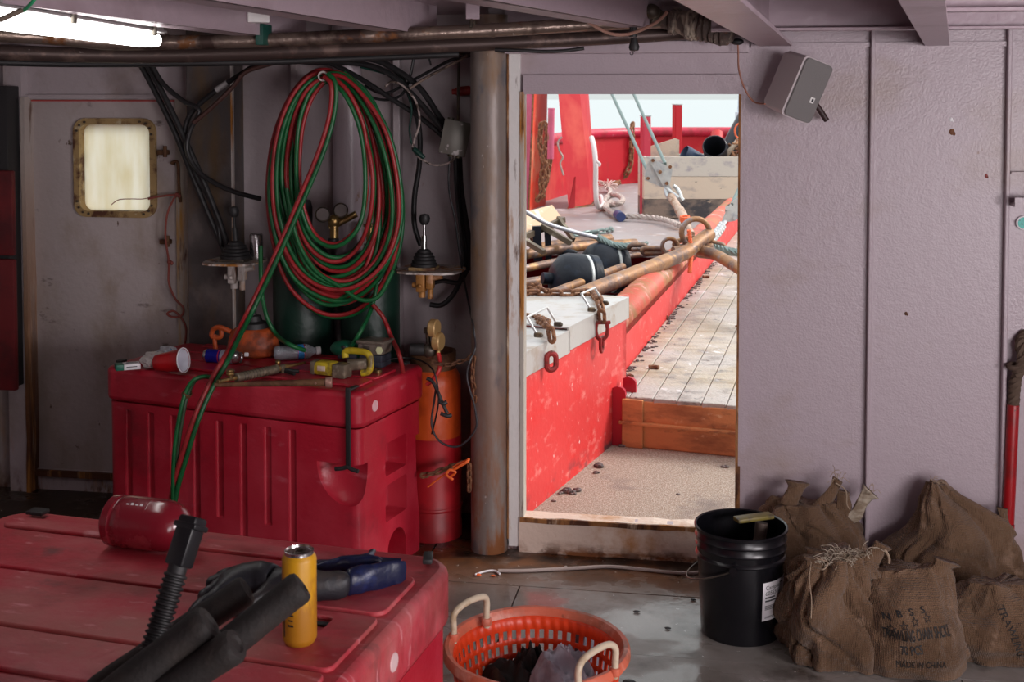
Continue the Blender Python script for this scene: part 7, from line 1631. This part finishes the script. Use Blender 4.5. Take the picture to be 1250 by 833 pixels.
# printed sack, front centre
s4, b4, _ = sack('burlap sack with black printed lettering and stars, front centre of the heap', 1.275, 3.86, .30, [(0,.165,.13,0,0),(.2,.18,.15,0,0),(.5,.155,.135,-.005,0),(.72,.145,.10,0,.02),(.9,.13,.055,.01,.035),(1,.11,.03,.015,.04)], 17, fold=.008, amp=.3)
ear(s4,(.08,.02,.22),(.115,.02,.325),.045,.030,12)
# right sack lying
s5, b5, _ = sack('low burlap sack lying at the right edge with faint dark print on its side', 1.60, 3.95, .225, [(0,.19,.14,0,0),(.25,.225,.155,0,0),(.55,.215,.14,0,0),(.8,.17,.10,0,.01),(1,.09,.05,0,.02)], 23, fold=.010, amp=.6)
# print on the sacks: letters laid onto the cloth surface
def project(me, mw, tgt, par, name):
    bpy.context.view_layer.update(); bm_ = bmesh.new(); bm_.from_mesh(tgt.data); bm_.transform(pmat(tgt)); tree = BVHTree.FromBMesh(bm_); bm_.free()
    inv = pmat(par).inverted(); dirv = _H.copy(); ok = True
    bm_ = bmesh.new(); bm_.from_mesh(me); bmesh.ops.subdivide_edges(bm_, edges=[e for e in bm_.edges if e.calc_length() > .006], cuts=2)
    kill = []
    for v in bm_.verts:
        w = mw @ v.co; hit, nrm_, _, _ = tree.ray_cast(w-dirv*1.0, dirv)
        if hit is None: kill.append(v); continue
        v.co = inv @ (hit-dirv*.0022)
    bmesh.ops.delete(bm_, geom=kill, context='VERTS')
    me2 = bpy.data.meshes.new(name); bm_.to_mesh(me2); bm_.free(); me2.materials.append(M['ink']); o = bpy.data.objects.new(name, me2); COL.objects.link(o); o.parent = par; return o
def saytext(body, size, tgt, px, py, d, par, sx=1.0, roll=0.0, name='lettering', bold=0.0):
    cu = bpy.data.curves.new('t','FONT'); cu.body = body; cu.size = size; cu.align_x = 'CENTER'; cu.offset = bold; to = bpy.data.objects.new('t',cu); COL.objects.link(to); bpy.context.view_layer.update()
    me = bpy.data.meshes.new_from_object(to.evaluated_get(bpy.context.evaluated_depsgraph_get())); bpy.data.objects.remove(to)
    m_ = Matrix((_R, Vector((0,0,1)), -_H)).transposed().to_4x4() @ Matrix.Rotation(roll,4,'Z') @ Matrix.Diagonal((sx,1,1,1)); m_ = Matrix.Translation(W(px,py,d)) @ m_
    return project(me, m_, tgt, par, name)
rl = .10
for ch, px, py in (('N',1087,762),('B',1101,757),('S',1116,755),('S',1131,753)): saytext(ch, .022, b4, px, py, 3.73, s4, 1.35, rl, bold=.0006)
saytext('TRAWLING CHAIN SHCKL', .046, b4, 1121, 780, 3.73, s4, .37, .09, bold=.0006)
saytext('70 PCS', .036, b4, 1112, 797, 3.73, s4, .62, rl, bold=.0006)
saytext('MADE IN CHINA', .030, b4, 1123, 813, 3.73, s4, .66, .06)
def star(px, py, r, tgt, par):
    o_ = []; 
    for k in range(10): a_ = PI/2+k*PI/5+.1; q = r if k % 2 == 0 else r*.42; o_.append((q*math.cos(a_), q*math.sin(a_)))
    i_ = [(x*.66,y*.66) for x,y in o_]; me = bpy.data.meshes.new('star'); V = [(x,y,0) for x,y in o_]+[(x,y,0) for x,y in i_]
    me.from_pydata(V,[],[(k,(k+1)%10,10+(k+1)%10,10+k) for k in range(10)]); m_ = Matrix.Translation(W(px,py,3.73)) @ Matrix((_R, Vector((0,0,1)), -_H)).transposed().to_4x4()
    return project(me, m_, tgt, par, 'printed_star')
for px,py in ((1090,770),(1104,765),(1118,761),(1134,758)): star(px,py,.014,b4,s4)
saytext('TRAWLING', .034, b5, 1232, 775, 3.82, s5, .8, -1.25); 

# ------------------------------------------------------------ floor bits
cable('pale_cord','pale cord lying across the floor in front of the sill', [onZ(x,y,.007) for x,y in ((608,697),(640,697),(700,694),(745,692),(790,696),(830,700),(858,699))], .0065, pm('pale_dirty_cord',(0.42,0.34,0.31),.6), None, 'cord')
cable('pale_cord','short white cord end on the floor left of the sill', [onZ(x,y,.005) for x,y in ((580,702),(592,698),(603,697),(610,701))], .004, 'white_plastic', None, 'cord')
bits = [(583,703,'orange_cord',.02),(602,704,'orange_cord',.014),(777,748,'rubber',.018),(815,768,'rubber',.016),(846,733,'rubber',.014),(768,835,'rubber',.03)]
lab = ['orange scrap by the front tote corner','tiny orange scrap near the short white cord','small black scrap on the floor plate right of the basket','small black scrap on the floor nearer the bucket','small black scrap behind the bucket edge','larger black scrap beside the basket rim']
for i,(x,y,m_,s) in enumerate(bits):
    q = onZ(x,y,.0); mb = MB(); mb.sphere((q.x,q.y,s*.2),s*.5,(1.4,.8,.4),8); mb.sphere((q.x+s*.4,q.y,s*.15),s*.3,(1.2,.8,.4),8); single('floor_scrap', mb, m_, lab[i], 'scrap')

# small fittings and rust blisters on the right-hand bulkhead
for (x,y,s,m_,lb_) in ((1162,161,.010,'rust','small rusty blister high on the wall between the stiffeners'),(1161,146,.007,'white_plastic','tiny white stud just above the rusty blister'),(1106,383,.006,'brown_steel','tiny brown rust spot low on the wall right of the middle stiffener'),(1204,215,.006,'red_iron','tiny dark red spot on the wall left of the right stiffener'),(1130,604,.007,'rust','rust spot on the wall above the middle sacks')):
    q = onY(x,y,YW-.001); mb = MB(); mb.sphere(q,s,(1,.35,1.2),10); mb.sphere(q+Vector((s*.8,0,-s*.7)),s*.5,(1,.35,1.5),8); single('wall_spot', mb, m_, lb_, 'spot')
